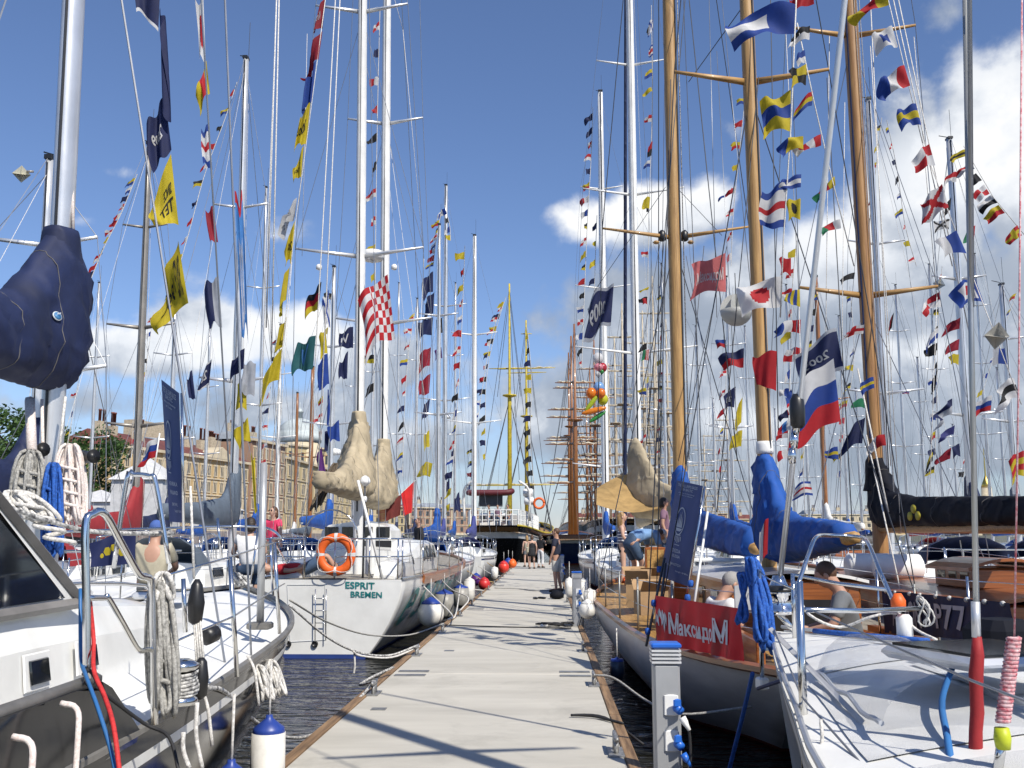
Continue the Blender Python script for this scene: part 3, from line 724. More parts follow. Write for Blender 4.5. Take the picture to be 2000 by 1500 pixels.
def stanchions(root, edge, ts, h=.62, sides=(-1, 1), m=None, wires=(.95, .5), inset=.04, r=.0125):
    m = m or STEEL
    for s in sides:
        tops = []
        for t in ts:
            p = edge(t, s)+V((-s*inset, 0, 0)); tube('stanchion', [p, p+V((0, 0, h))], r, m, root, 6); tops.append(p)
        for f in wires:
            tube('lifeline', [p+V((0, 0, h*f)) for p in tops], .004, STEEL, root, 4)
def pulpit(root, edge, t0, h=.62, name='pulpit', m=None, r=.0125, tip=.99):
    m = m or STEEL; a, b = edge(t0, -1), edge(t0, 1); c = edge(tip, 0)
    up = V((0, 0, h)); pts = smooth_path([a+up, a.lerp(c, .6)+up+V((0, 0, .04)), c+up+V((0, .05, .06)), b.lerp(c, .6)+up+V((0, 0, .04)), b+up], 5)
    parts = [tube_geo(pts, r, 6)]
    for p in (a, b, a.lerp(c, .62), b.lerp(c, .62)): parts.append(tube_geo([p, p+up], r, 6))
    vs, fs = merge(parts); return mesh(name, vs, fs, m, root, smooth=True)
STD_BEAM = [(0, .66), (.2, .88), (.45, 1), (.7, .86), (.88, .46), (1, .02)]
def yacht(label, xm, ym, top_z, L=11.0, HB=1.65, fb=.75, hm=None, dm=None, mm=None, mr=.075, spr=(.42, .72), sprw=(.9, .7), cover=CANV_B, boomz=1.7, win=3, group='yachts moored along the pontoon', cabin=True, wm=None, radar=False, name='sailing_yacht', simple=False, wood_m=False, furl=None, topkit=True):
    hm = hm or GEL; dm = dm or DECKW; mm = mm or ALU; y0 = ym-.56*L
    root = thing(name, label, 'yacht', (xm, ym, WL), group)
    edge, pnt = hull(root, xm, y0, L, HB, [(0, fb*.9), (.4, fb*.88), (1, fb*1.25)], STD_BEAM, [hm, NAVYH if hm is GEL else GEL, BLUEA, REDH], nt=18)
    deck(root, edge, dm, n=14); rail(root, edge, MAHO if wood_m else ALU, .025, n=14)
    if cabin:
        zb = fb*.88; st = [(y0+L*.22, HB*.55, .02), (y0+L*.225, HB*.56, .42), (y0+L*.45, HB*.6, .42), (y0+L*.62, HB*.45, .34), (y0+L*.72, HB*.3, .04)]
        cb = coach(root, xm, st, zb-.03, MAHO if wood_m else GEL)
        for s in (-1, 1):
            for k in range(win): a = y0+L*(.26+.075*k); cwin(root, xm+s*HB*.575, a, a+L*.05, zb+.13, zb+.3, s, cb)
        # sprayhood
        vs, fs = [], []
        for i in range(5):
            for j in range(7):
                th = math.pi*j/6; q = i/4; vs.append((xm+HB*.5*math.cos(th), y0+L*(.2+.09*q), zb+.3+(.55*math.sin(th)**.6)*(1-q**2.2)+.02))
        for i in range(4):
            for j in range(6): a = i*7+j; fs.append((a, a+1, a+8, a+7))
        mesh('sprayhood', vs, fs, cover, root, smooth=True)
    zt = top_z; zs = [fb+(zt-fb)*f for f in spr]
    at, tips = mast(root, xm, ym, fb*.9, zt, mr, mm, list(zip(zs, sprw)), HB*.9, fb*.9, fore=(xm, y0+L-.15, fb*1.25), back=(xm, y0+.1, fb), wm=wm, smat=mm, topkit=topkit, groove=not wood_m, rake=.05*(zt-fb)*(1 if xm < 0 else .5))
    bl = L*.36; tube('boom', [(xm, ym-.1, boomz), (xm, ym-bl, boomz+.1)], .06, mm, root, 8)
    sailcover('sail_cover', xm, ym, [(-.14, boomz-.1, boomz+1.35, .13), (.12, boomz-.12, boomz+1.25, .17), (.6, boomz-.12, boomz+.55, .2), (bl*.6, boomz-.05, boomz+.38, .16), (bl, boomz+.02, boomz+.3, .10)], cover, root, K=10, steps=12, seed=int(xm*7+ym))
    tube('topping_lift', [(xm, ym-bl, boomz+.1), at(zt-.1)], .004, ROPEW, root, 4); tube('mainsheet', [(xm, ym-bl*.9, boomz), (xm+.1, ym-bl*.9, fb)], .012, ROPEW, root, 4)
    for k in range(3): tube('halyard', [(xm+.12*(k-1), ym+(.16 if k else -.16), fb+.3), at(zt-.2-.4*k)+V((.05*(k-1), .1, 0))], .0045, ROPEW, root, 4)
    if not simple:
        stanchions(root, edge, (.05, .22, .4, .58, .76, .9)); pulpit(root, edge, .9)
        a, b = edge(.0, -1), edge(.0, 1); up = V((0, 0, .62)); vs, fs = merge([tube_geo([a+V((0, .9, .62)), a+up, b+up, b+V((0, .9, .62))], .0125), tube_geo([a, a+up], .0125), tube_geo([b, b+up], .0125)]); mesh('pushpit', vs, fs, STEEL, root)
    if furl is not None:
        p0, p1 = V((xm, y0+L-.15, fb*1.25+.2)), at(zt-.6)+V((0, .15, 0)); tube('furled_sail', [p0, p0.lerp(p1, .05), p0.lerp(p1, .5), p0.lerp(p1, .96), p1], [.02, .07, .06, .035, .015], furl, root, 8)
    if radar:
        z = fb+(zt-fb)*.36; lathe('radome', (xm, ym+.32, z), [(.05, -.12), (.26, -.1), (.29, 0), (.26, .1), (.1, .15)], WHITEP, root, 14); tube('radome_bracket', [(xm, ym, z-.1), (xm, ym+.32, z-.12)], .03, ALU, root)
    return root, at, edge
ztop = lambda px, py, Y: U(px, py, Y).z
xat = lambda px, Y, py=1000: U(px, py, Y).x
# ------------------------------------------------------------------ the black-hulled motor sailer on the near left
def coil(name, top, bot, wd, n, r, m, parent=None, seed=0, wrap=True, label=None):
    """a hank of rope hung in long loops between two world points"""
    rnd = random.Random(seed); top, bot = V(top), V(bot); ax = (bot-top); L = ax.length; parts = []
    side = V((1, .35, 0)).normalized(); dep = V((-.35, 1, 0)).normalized()
    for k in range(n):
        f = k/(max(1, n-1)); off = side*((f-.5)*wd*1.1)+dep*rnd.uniform(-.03, .03); l = L*rnd.uniform(.86, 1.02); a = wd*rnd.uniform(.28, .45)
        pts = []
        for i in range(17):
            th = 2*math.pi*i/16; pts.append(top+ax.normalized()*(l*(.5-.5*math.cos(th)))+off*(.35+.65*math.sin(th/2))+side*(a*math.sin(th)*.55)+dep*(.03*math.sin(th*2+k)))
        parts.append(tube_geo(pts, r, 6, False))
    if wrap:
        c = top+ax*.18; pts = [c+side*(wd*.42*math.cos(t_*.5))+dep*(wd*.3*math.sin(t_*.5))+ax.normalized()*(.012*t_*.5*r/.01) for t_ in range(0, 52)]; parts.append(tube_geo(pts, r*1.05, 6))
    vs, fs = merge(parts); return mesh(name, vs, fs, m, parent, smooth=True)
def bentpost(name, pts, r, m, parent, k=5): return tube(name, pts, r, m, parent, 10, k)
XA = -3.45
A = thing('motor_sailer', 'black hulled motor sailer with white deck and grey framed wheelhouse glass', 'yacht', (XA, 4, WL))
TOEG = mat('toe_rail_grey', (0.23, 0.22, 0.20), 0.5, .4, .2, 6)
eA, pA = hull(A, XA, -3.5, 14.6, 1.62, [(0, .60), (.5, .62), (.7, .72), (.86, .82), (1, .95)], [(0, .8), (.3, 1), (.55, 1), (.74, .91), (.83, .76), (.92, .45), (1, .02)],
              [BLK, mat('stripe_white', (.62, .62, .60), .35), BLK, REDH], pm=3.2, bow_rake=1.6, stripe=(.10, .15), nt=48)
tA = lambda y: (y+3.5)/14.6
deck(A, eA, DECKW, .03, .10, 40); rail(A, eA, TOEG, .024, n=44, up=.012)
# raised bulwark aft, ending in a slope
vs, fs = [], []
for i, y in enumerate([-3.2+.25*k for k in range(30)]+[4.02, 4.12, 4.45]):
    p = eA(tA(y), 1); top = .30 if y < 4.05 else .26 if y < 4.2 else .02
    vs += [p+V((.006, 0, -.03)), p+V((.02, 0, top)), p+V((-.06, 0, top)), p+V((-.06, 0, -.03))]
nB = len(vs)//4
for i in range(nB-1):
    for j in range(3): a = i*4+j; fs.append((a, a+4, a+5, a+1))
fs += [(0, 1, 2, 3), tuple(range(nB*4-1, nB*4-5, -1))]; bw = mesh('bulwark', vs, fs, BLK, A)
tube('bulwark_cap', [eA(tA(y), 1)+V((-.02, 0, .305)) for y in np.linspace(-3.2, 4.05, 16)], (.028), TOEG, bw, 6)
# trunk and foredeck
zA = lambda y: .60+.018*max(0, y)
trunk = coach(A, XA, [(-3.0, 1.02, .5), (2.0, 1.10, .56), (4.6, 1.08, .55), (5.4, 1.04, .50), (6.4, .95, .40), (7.4, .8, .26), (8.2, .6, .06)], zA, GEL, 'cabin_trunk')
for yy in (4.62, 5.12):
    z = zA(yy)+.20; fr = cwin(A, XA+1.075, yy-.12, yy+.12, z-.085, z+.085, 1, trunk, WHITEP, .02, 'porthole_frame'); cwin(A, XA+1.09, yy-.085, yy+.085, z-.055, z+.055, 1, fr, GLASS, .02, 'porthole_glass')
# wheelhouse
FRAMEM = mat('wheelhouse_frame', (.20, .19, .18), .5, var=.2)
def prism(name, prof, x0, x1, m, par, tum=0.0):
    n = len(prof); zlo = min(p[1] for p in prof); zhi = max(p[1] for p in prof)
    vs = [(x0+tum*(z-zlo), y, z) for y, z in prof]+[(x1-tum*(z-zlo), y, z) for y, z in prof]
    return mesh(name, vs, [tuple(range(n)), tuple(range(2*n-1, n-1, -1))]+[(i, i+n, (i+1) % n+n, (i+1) % n) for i in range(n)], m, par)
wh = prism('wheelhouse', [(5.14, 1.14), (3.85, 2.0), (-2.5, 2.05), (-2.5, 1.10)], XA-1.02, XA+1.02, GEL, A, .08)
whg = prism('side_pane', [(4.93, 1.20), (3.85, 1.92), (1.5, 1.94), (1.5, 1.16)], XA+.93, XA+1.028, GLASS, wh, .08)
for (a, b) in (((5.12, 1.17), (3.83, 2.0)), ((5.12, 1.165), (1.4, 1.13)), ((3.9, 1.97), (1.4, 1.99))):
    pa, pb = V((XA+1.03-.08*(a[1]-1.1), a[0], a[1])), V((XA+1.03-.08*(b[1]-1.1), b[0], b[1])); tube('pane_frame', [pa, pb], .028, FRAMEM, wh, 4)
fpn = [(XA-.85, 5.02, 1.235), (XA+.85, 5.02, 1.235), (XA+.8, 3.95, 1.945), (XA-.8, 3.95, 1.945)]
mesh('windscreen_pane', [V(p)+V((0, .012, .02)) for p in fpn], [(0, 1, 2, 3)], GLASS, wh)
# deck hatches and handrail
for (y, w_, l) in ((6.1, .52, .5), (8.9, .46, .46)):
    z = zA(y)+(.42 if y < 7 else .2); h = box('deck_hatch', (XA, y, z+.03), (w_, l, .06), ALU, A, bev=.02); box('hatch_pane', (XA, y, z+.064), (w_*.86, l*.86, .012), mat('hatch_acrylic', (.06, .09, .12), .1), h)
for s in (-1, 1):
    pts = [(XA+s*.78, 3.2+5*.0, zA(4)+.55)]
    tube('grab_rail', [(XA+s*.8, 5.25, zA(5.2)+.44), (XA+s*.8, 5.3, zA(5.2)+.55), (XA+s*.74, 6.6, zA(6.6)+.46), (XA+s*.73, 6.66, zA(6.6)+.36)], .013, STEEL, A, 8, 3)
# mast with its cover and hanked ropes
ym = 6.95; xm = XA-.12
mast(A, xm, ym, .95, 16.5, .075, ALU, [(7.6, 1.05), (11.8, .85)], 1.55, .66, fore=(XA, 10.9, 1.0), back=(XA, -3.3, .8), wire=.008, groove=True, rake=.75)
bagcov = sailcover('sail_cover', xm, ym, [(-.22, 2.66, 3.58, .14), (-.15, 2.58, 3.70, .19), (.10, 2.54, 3.73, .205), (.35, 2.53, 3.45, .21), (.65, 2.53, 3.14, .22), (1.2, 2.56, 3.0, .22), (3.4, 2.75, 3.0, .18)], CANV_N, A, seed=3, fold=.03, K=36, steps=70, collar=.125, tp=4.0, lean=.048, z0=.95)
tube('boom', [(xm, ym-.1, 2.62), (xm, ym-3.8, 2.8)], .08, ALU, A, 8)
from mathutils.bvhtree import BVHTree
_t = BVHTree.FromPolygons([v.co+ROOT[bagcov.name] for v in bagcov.data.vertices], [tuple(p.vertices) for p in bagcov.data.polygons])
bd, bn, _i, _d = _t.ray_cast(V((0, 0, CAMZ)), ray(111, 618)); bd = bd-ray(111, 618)*.012; bn = bn if bn.dot(ray(111, 618)) < 0 else -bn

EMBW = mat('badge_white', (.6, .65, .7), .5); EMBB = mat('badge_blue', (.05, .2, .42), .5)
bg_ = lathe('badge', bd, [(.036, 0), (.036, .008)], EMBW, A, 16, axis=bn); lathe('badge_field', bd+bn*.008, [(.028, 0), (.028, .004)], EMBB, bg_, 16, axis=bn); mesh('badge_stripe', [bd+bn*.0135+V(q) for q in ((-.02, 0, .004), (.02, 0, .012), (.02, 0, .022), (-.02, 0, .014))], [(0, 1, 2, 3)], EMBW, bg_)
RF = mat('rope_red_fleck', (.64, .61, .57), .85, var=.5, scale=90, col2=(.56, .44, .40)); KF = mat('rope_black_fleck', (.62, .61, .58), .85, scale=38, col2=(.03, .03, .035))
coil('rope_hank', U(138, 868, 6.6), U(138, 1035, 6.6), .16, 12, .011, RF, A, 1)
coil('rope_hank', U(104, 905, 6.5), U(100, 1085, 6.5), .10, 9, .013, ROPEB, A, 2)
coil('rope_hank', U(60, 880, 6.5), U(50, 1010, 6.5), .16, 10, .012, ROPEG, A, 3)
coil('rope_hank', U(30, 960, 6.3), U(85, 1020, 6.3), .18, 8, .014, ROPEW, A, 4)
for (a, b, r) in (((82, 780, 6.7), (86, 1000, 6.6), .012), ((128, 775, 6.7), (112, 910, 6.6), .010), ((140, 330, 6.8), (143, 460, 6.8), .014), ((58, 780, 6.7), (62, 880, 6.5), .035)):
    tube('halyard_tail', [U(*a), U(*b)], r, RF if r > .011 else ROPEW, A, 6)
for k, (px, py) in enumerate(((163, 893), (66, 880))): lathe('winch', U(px, py, 6.7), [(.05, 0), (.045, .03), (.035, .06), (.04, .12), (.05, .14)], BLACKP, A, 12, axis=(.8, -.6, 0))
for (a, b, r) in (((0, 985, 5.2), (340, 1042, 6.6), .014), ): tube('deck_line', [U(*a), U(110, 1022, 5.6), U(200, 1040, 5.9), U(*b)], r, KF, A, 6, 5)
# rope furling staff near the bow and boarding gate
sb = U(508, 1222, 7.35); st = U(515, 905, 7.35); tube('staff', [sb, st], .028, mat('staff_grey', (.45, .46, .47), .35, .4), A, 12); box('staff_foot', sb+V((0, 0, .0)), (.17, .14, .05), TOEG, A, bev=.01)
def gpx(px, py, Y): return U(px, py, Y)
gA = [eA(tA(3.95), 1)+V((-.03, 0, .3)), eA(tA(4.55), 1)+V((-.03, 0, .02))]
g0, g1 = U(170, 1338, 3.95), U(302, 1415, 4.55)
hi0 = U(168, 1010, 3.95); k0 = U(205, 1004, 4.05); k1 = U(270, 1120, 4.4); k2 = U(297, 1132, 4.52)
bentpost('boarding_gate', [g0, g0.lerp(hi0, .5), hi0+V((0, 0, -.04)), hi0.lerp(k0, .35)+V((0, 0, .008)), k0, k0.lerp(k1, .5), k1, k1.lerp(k2, .6), k2+V((0, 0, -.03)), k2.lerp(g1, .5), g1], .0165, STEEL, A, 4)
m0, m1, m2, m3 = U(172, 1168, 3.95), U(212, 1168, 4.1), U(270, 1268, 4.4), U(302, 1270, 4.55)
bentpost('gate_midrail', [m0, m0.lerp(m1, .8), m1, m1.lerp(m2, .5), m2, m2.lerp(m3, .5), m3], .012, STEEL, A, 4)
posts = []
for (tp, bt, Y) in (((449, 1088), (463, 1322), 5.55), ((536, 1060), (546, 1238), 7.3), ((425, 1012), (432, 1090), 9.6)):
    a, b = U(*bt, Y), U(*tp, Y); tube('stanchion', [a, b], .014, STEEL, A, 8); posts.append((a, b))
pr = [k2, posts[0][1], posts[1][1], U(560, 1100, 9.4)]
tube('lifeline', pr, .006, STEEL, A, 5); tube('lifeline', [m3]+[a.lerp(b, .5) for a, b in posts[:2]]+[U(556, 1140, 9.4)], .006, STEEL, A, 5)
pp = [pA(.93, .87, 1)+V((-.05, 0, .62)), U(548, 1050, 10.4), V((XA+.2, 11.0, 1.62)), V((XA-.6, 10.4, 1.6)), V((XA-1.1, 9.0, 1.55))]
bentpost('pulpit', pp, .014, STEEL, A); 
for p, t_ in ((pp[0], .93), (pp[2], .985), (pp[4], .86)):
    e = eA(t_, 1 if p.x > XA else -1); tube('pulpit_leg', [e, p], .013, STEEL, A, 8)
# second gate arch and deck gear inboard
bentpost('boom_gallows', [U(222, 1110, 6.4), U(248, 935, 6.4), U(262, 927, 6.4), U(292, 930, 6.4), U(305, 945, 6.4), U(330, 1100, 6.4)], .016, STEEL, A, 4)
# tackle with black blocks, warps, winch
blk = [lathe('pulley_block', U(383, 1178, 5.0), [(.01, -.11), (.035, -.09), (.045, 0), (.03, .09), (.012, .12)], BLACKP, A, 10), lathe('pulley_block', U(392, 1325, 4.9), [(.01, -.10), (.035, -.08), (.04, 0), (.028, .08), (.012, .1)], BLACKP, A, 10), lathe('pulley_block', U(410, 1240, 5.6), [(.02, -.05), (.05, -.04), (.05, .04), (.02, .05)], BLACKP, A, 10, axis=(.3, .9, .2))]
for k in range(4): tube('tackle_fall', [U(378+4*k, 1205, 5.0), U(384+5*k, 1300, 4.9)], .006, ROPEW, A, 5)
tube('turnbuckle', [U(358, 1130, 5.6), U(362, 1235, 5.6)], .014, STEEL, A, 8); tube('turnbuckle', [U(372, 950, 5.1), U(379, 1130, 5.0)], .007, ROPEW, A, 6)
coil('rope_hank', U(312, 1135, 4.6), U(322, 1400, 4.6), .10, 9, .012, KF if False else ROPEG, A, 7)
coil('rope_hank', U(318, 1120, 4.6), U(318, 1175, 4.6), .07, 4, .012, ROPEW, A, 8, False)
wn = U(350, 1375, 4.8); wz = zA(4.8)-.02
lathe('mooring_winch', (wn.x, wn.y, wn.z), [(.09, 0), (.085, .03), (.055, .05), (.06, .15), (.085, .17), (.085, .19), (.04, .21)], STEEL, A, 16)
for k in range(7):
    pts = [V((wn.x, wn.y, wn.z+.05+.016*k))+V((math.cos(q)*(.078+.008*math.sin(k)), math.sin(q)*.078, .01*math.sin(q))) for q in [i*.5236 for i in range(13)]]; tube('winch_turn', pts, .009, KF, A, 6)
for (px0, py0, px1, py1, Y) in ((385, 1372, 395, 1500, 4.4), (358, 1430, 370, 1500, 4.2)):
    tube('fender_lanyard', [U(px0, py0, Y), U(px1-12, (py0+py1)/2, Y), U(px1, py1, Y)], .010, ROPEW, A, 6, 4)
for (px0, Y, ln) in ((455, 5.3, 1480), (520, 6.3, 1400)):
    p = eA(tA(Y), 1); tube('fender_lanyard', [p+V((0, 0, .06)), p+V((.05, 0, -.04)), p+V((.08, .02, -.25))], .010, ROPEW, A, 6, 4)
for k, (px, Y, py) in enumerate(((60, 3.15, 1452), (150, 3.6, 1385))):
    a = U(px, py, Y)
    tube('hanging_rope', [a+V((-.06, 0, .02)), a, a+V((.02, -.02, -.10)), a+V((.03, -.05, -.45)), a+V((.03, -.08, -.9))], .011, RF, A, 7, 4)
# cleat lumps and white bow rope bundles
for (px, py, Y, sd_) in ((470, 1120, 7.8, 11), (540, 1290, 7.0, 12), (515, 1300, 6.6, 13)):
    coil('rope_bundle', U(px-10, py, Y), U(px+8, py+70 if sd_ > 11 else py+25, Y), .07, 5, .011, ROPEW if sd_ > 11 else KF, A, sd_, False)
def cable(name, label, pts, r, m, cat='rope', n=6, k=5): return tag(tube(name, pts, r, m, None, n, k), label, cat)
g_ = U(168, 1320, 3.85)
cable('power_cable', 'red power cable hanging over the black bulwark', [U(176, 1175, 4.0), U(183, 1250, 4.0), g_+V((.03, 0, .02)), U(205, 1362, 3.75), U(222, 1420, 3.6), U(235, 1520, 3.5)], .009, ROPER, 'cable')
cable('power_cable', 'blue power cable hanging over the black bulwark', [U(157, 1150, 4.1), U(158, 1280, 4.0), g_, U(190, 1380, 3.7), U(215, 1460, 3.6), U(230, 1530, 3.5)], .008, mat('cable_blue', (.03, .14, .36), .5), 'cable')
cable('power_cable', 'black power cable looped at the gate foot', [U(162, 1318, 3.9), U(175, 1310, 3.9), U(188, 1330, 3.9), U(180, 1342, 3.9), U(168, 1332, 3.9), U(190, 1345, 4.0), U(280, 1412, 4.3), U(330, 1440, 4.3), U(352, 1520, 4.2)], .008, ROPEK, 'cable')
# fenders on her side
def fender(label, p, r, h, capm, bodym, group='fenders between boats and pontoon', ball=False):
    o = thing('boat_fender', label, 'fender', (p.x, p.y, p.z-h), group)
    if ball:
        h = 2.1*r; lathe('body', (p.x, p.y, p.z-h), [(r*math.sin(math.pi*i/12), r-r*math.cos(math.pi*i/12)*1.0) for i in range(12)]+[(r*.2, 2*r)], bodym, o, 20)
        lathe('cap', (p.x, p.y, p.z-h+2*r*.86), [(r*.73, -.004), (r*.68, r*.10), (r*.45, r*.28), (r*.2, r*.42), (.015, r*.5)], capm, o, 18)
    else:
        lathe('body', (p.x, p.y, p.z-h), [(.02, 0), (r*.7, .03), (r, .10), (r*1.03, h*.5), (r, h*.86)], bodym, o, 18)
        lathe('cap', (p.x, p.y, p.z-h*.14), [(r*1.0, -.015), (r*.9, .03), (r*.5, h*.1), (r*.22, h*.14), (.02, h*.17)], capm, o, 18)
    tube('lanyard', [p+V((0, 0, -.02)), p+V((0, 0, .35))], .008, ROPEW, o, 5)
    return o
fender('long white fender with blue cap on the black hull near the bow', U(526, 1402, 6.35), .105, .62, FENDB, FENDW)
fender('white fender with blue cap on the black hull below the stanchion', U(452, 1490, 5.3), .10, .6, FENDB, FENDW)

# ------------------------------------------------------------------ white ketch ESPRIT with tan sail covers
XE, YE, LE = -3.72, 16.6, 15.5
E = thing('ketch', 'white ketch lettered on its transom, with tan sail covers on both booms', 'yacht', (XE, YE+6, WL))
eE, pE = hull(E, XE, YE, LE, 1.45, [(0, .80), (.35, .76), (.7, .84), (1, 1.02)], [(0, .885), (.2, .96), (.5, 1.0), (.72, .97), (.86, .68), (.95, .3), (1, .02)], [GEL, GEL, BLUEA, BLUEA], pm=1.75, pb=1.1, stern_rake=.12, bow_rake=1.4, nt=44, zk=-1.2, boot=(-.47, -.43))
deck(E, eE, TEAKG, .04, .06, 36); rail(E, eE, STEEL, .022, n=36, t0=0, t1=.2, up=.01)
for s in (-1, 1):
    vs, fs = [], []
    for i in range(31):
        t = .14+.86*i/30; p = eE(t, s); vs += [p+V((s*.03, 0, -.15)), p+V((s*.045, 0, -.01)), p+V((s*.02, 0, .035)), p+V((-s*.05, 0, .035)), p+V((-s*.05, 0, -.05))]
    for i in range(30):
        for j in range(4): a = i*5+j; fs.append((a, a+5, a+6, a+1))
    fs += [(0, 1, 2, 3, 4), tuple(range(154, 149, -1))]; mesh('rubbing_strake', vs, fs, MAHO, E)
yT = YE-.01
T = lambda px, py, d=0.0: (lambda p: V((p.x, yT-d+.12*max(0, (.8-p.z))/2.0, p.z)))(U(px, py, YE+.05))
mesh('transom_step_recess', [T(562, 1142, .0), T(636, 1142, .0), T(636, 1250, .0), T(566, 1254, .0), T(570, 1150, -.12), T(630, 1150, -.12), T(630, 1245, -.12), T(572, 1247, -.12)],
     [(0, 1, 5, 4), (1, 2, 6, 5), (2, 3, 7, 6), (3, 0, 4, 7), (4, 5, 6, 7)], mat('gelcoat_grey', (.52, .54, .56), .4), E)
for (px, py) in ((563, 1258), (615, 1258)): lathe('exhaust_outlet', T(px, py, 0), [(.055, 0), (.055, .02), (.04, .03), (.035, .02)], BLACKP, E, 12, axis=(0, -1, .1))
for px in (619, 640): tube('boarding_ladder_rail', [T(px, 1150, .06), T(px-2, 1250, .06)], .009, STEEL, E)
for py in (1168, 1192, 1216): tube('boarding_ladder_rung', [T(619, py, .06), T(639, py, .06)], .008, STEEL, E)
letter('lettering', 'ESPRIT', lambda a, b: T(676+57*a, 1149-13.5*b+2*a, .0), TEAL, E, .02)
letter('lettering', 'BREMEN', lambda a, b: T(686+61*a, 1166-11.5*b+1.5*a, .0), TEAL, E, .02)
for k, chr_ in enumerate('espriM'):
    def flank(a, b):
        q = (k+a*.62)/6; t = .03+.56*q+.05*b; z = .60-.66*(1-b)*(1-.42*q)+.04*q; return pE(t, z, 1)+V((.022, 0, -.01))
    letter('brush_lettering', chr_, flank, TEAL, E)
zd = .76
ch = coach(E, XE, [(19.6, 1.0, .05), (19.62, 1.02, .48), (20.2, 1.02, .50), (21.4, 1.05, .70), (24.6, 1.0, .68), (25.6, .8, .42), (26.4, .6, .06)], zd, GEL, 'deckhouse')
for k in range(4):
    for s in (-1, 1): cwin(E, XE+s*1.045, 21.6+.62*k, 21.95+.62*k, zd+.26, zd+.56, s, ch, GLASS, .06)
cwin(E, XE+1.02, 19.9, 20.12, zd+.2, zd+.36, 1, ch)
dh = coach(E, XE-.25, [(20.4, .78, .62), (20.42, .8, 1.02), (21.8, .8, 1.05), (22.3, .7, .72)], zd, GEL, 'doghouse')
for k in range(4): mesh('doghouse_pane', [(XE-.9+.36*k, 20.395, zd+.74), (XE-.62+.36*k, 20.395, zd+.74), (XE-.62+.36*k, 20.395, zd+.96), (XE-.9+.36*k, 20.395, zd+.96)], [(0, 1, 2, 3)], GLASS, dh)
mesh('companionway', [(XE-.45, 20.39, zd+.1), (XE+.5, 20.39, zd+.1), (XE+.5, 20.39, zd+.68), (XE-.45, 20.39, zd+.68)], [(0, 1, 2, 3)], BLACKP, dh)
for s in (-1, 1): coach(E, XE+s*.85, [(17.4, .2, .08), (17.6, .24, .30), (19.4, .26, .36), (19.6, .2, .1)], zd, GEL, 'cockpit_coaming')
box('console', (XE+.62, 17.3, zd+.42), (.16, .16, .7), WHITEP, E, bev=.04)
tube('steering_wheel', [V((XE-.25+.5*math.cos(q), 18.0, zd+.75+.5*math.sin(q))) for q in [i*.314 for i in range(21)]], .014, STEEL, E, 6)
# rails
stanchions(E, eE, (.02, .16, .3, .45, .6, .75, .88), .66, inset=.05)
a, b = eE(0, -1), eE(0, 1); up = V((0, 0, .68)); pa = [a+V((.05, 1.6, .68)), a+V((.05, .1, .68)), a.lerp(b, .35)+V((0, .05, .68))]; pb_ = [b+V((-.05, 1.6, .68)), b+V((-.05, .1, .68)), a.lerp(b, .55)+V((0, .05, .68))]
for pts in (pa, pb_): 
    tube('pushpit', pts, .014, STEEL, E, 8, 4); tube('pushpit_midrail', [p+V((0, 0, -.3)) for p in pts], .012, STEEL, E, 8, 4)
for f in (.03, .35, .55, .78, .97): p = a.lerp(b, f)+V((0, .06, 0)); tube('pushpit_post', [p, p+up], .014, STEEL, E, 8)
pulpit(E, eE, .9, .66)
tube('antenna_pole', [(XE+.9, 17.0, zd), U(699, 938, 17.0)], .025, WHITEP, E, 8)
gp = U(713, 940, 17.1); tube('antenna_pole', [(gp.x, 17.1, zd), gp], .018, DWIRE, E, 8); lathe('gps_dome', gp, [(.03, -.09), (.09, -.03), (.1, 0), (.07, .07), (.02, .1)], WHITEP, E, 14)
lathe('lower_lamp', U(713, 975, 17.1), [(.03, -.05), (.04, 0), (.03, .05)], WHITEP, E, 10)
# masts
zt1, zt2 = 18.0, 20.0
atm, tpm = mast(E, XE+.07, 19.05, .8, zt1, .098, WMAST, [(ztop(692, 70, 19.05), .93), (ztop(697, 515, 19.05), 1.27)], 1.25, .8, wire=.0065, back=(XE+.9, YE+.1, .8), smat=ALU, chy=-.3, rake=1.45)
atm2, tp2 = mast(E, XE+.02, 22.2, .8, zt2, .105, WMAST, [(ztop(745, 268, 22.2), .88), (ztop(745, -160, 22.2), .7), (ztop(745, 640, 22.2), 1.1)], 1.3, .8, fore=(XE, 31.9, 1.1), wire=.0065, smat=ALU, rake=1.45)
rz = ztop(705, 498, 19.3); lathe('radome', (XE+.16, 19.35, rz), [(.06, -.12), (.2, -.1), (.24, -.02), (.22, .08), (.1, .12)], WHITEP, E, 16); tube('radome_bracket', [(XE+.07, 19.1, rz-.1), (XE+.16, 19.35, rz-.13)], .04, ALU, E)
for px in (623, 770): lathe('deck_lamp', U(px, 521, 18.9), [(.03, .05), (.06, .02), (.06, -.05), (.02, -.07)], WHITEP, E, 10)
sailcover('sail_cover', XE+.07, 19.05, [(-.24, 2.3, 3.9, .26), (-.1, 2.24, 3.95, .40), (.1, 2.2, 3.92, .50), (.5, 2.2, 3.3, .54), (1.1, 2.22, 2.86, .38), (2.0, 2.25, 2.62, .22), (3.3, 2.26, 2.56, .13)], CANV_T, E, K=36, steps=80, fold=.055, seed=5, collar=.14, tp=1.0, lean=.084)
sailcover('sail_cover', XE+.02, 22.2, [(-.30, 2.15, 3.62, .30), (-.1, 2.1, 3.74, .40), (.1, 2.1, 3.70, .44), (.7, 2.1, 3.2, .46), (1.6, 2.12, 2.8, .36), (2.7, 2.15, 2.6, .2)], CANV_T, E, K=32, steps=70, fold=.055, seed=9, collar=.15, tp=1.0, lean=.075)
tube('boom', [(XE+.07, 19.0, 2.28), (XE+.03, 16.1, 2.36)], .042, WMAST, E, 8)
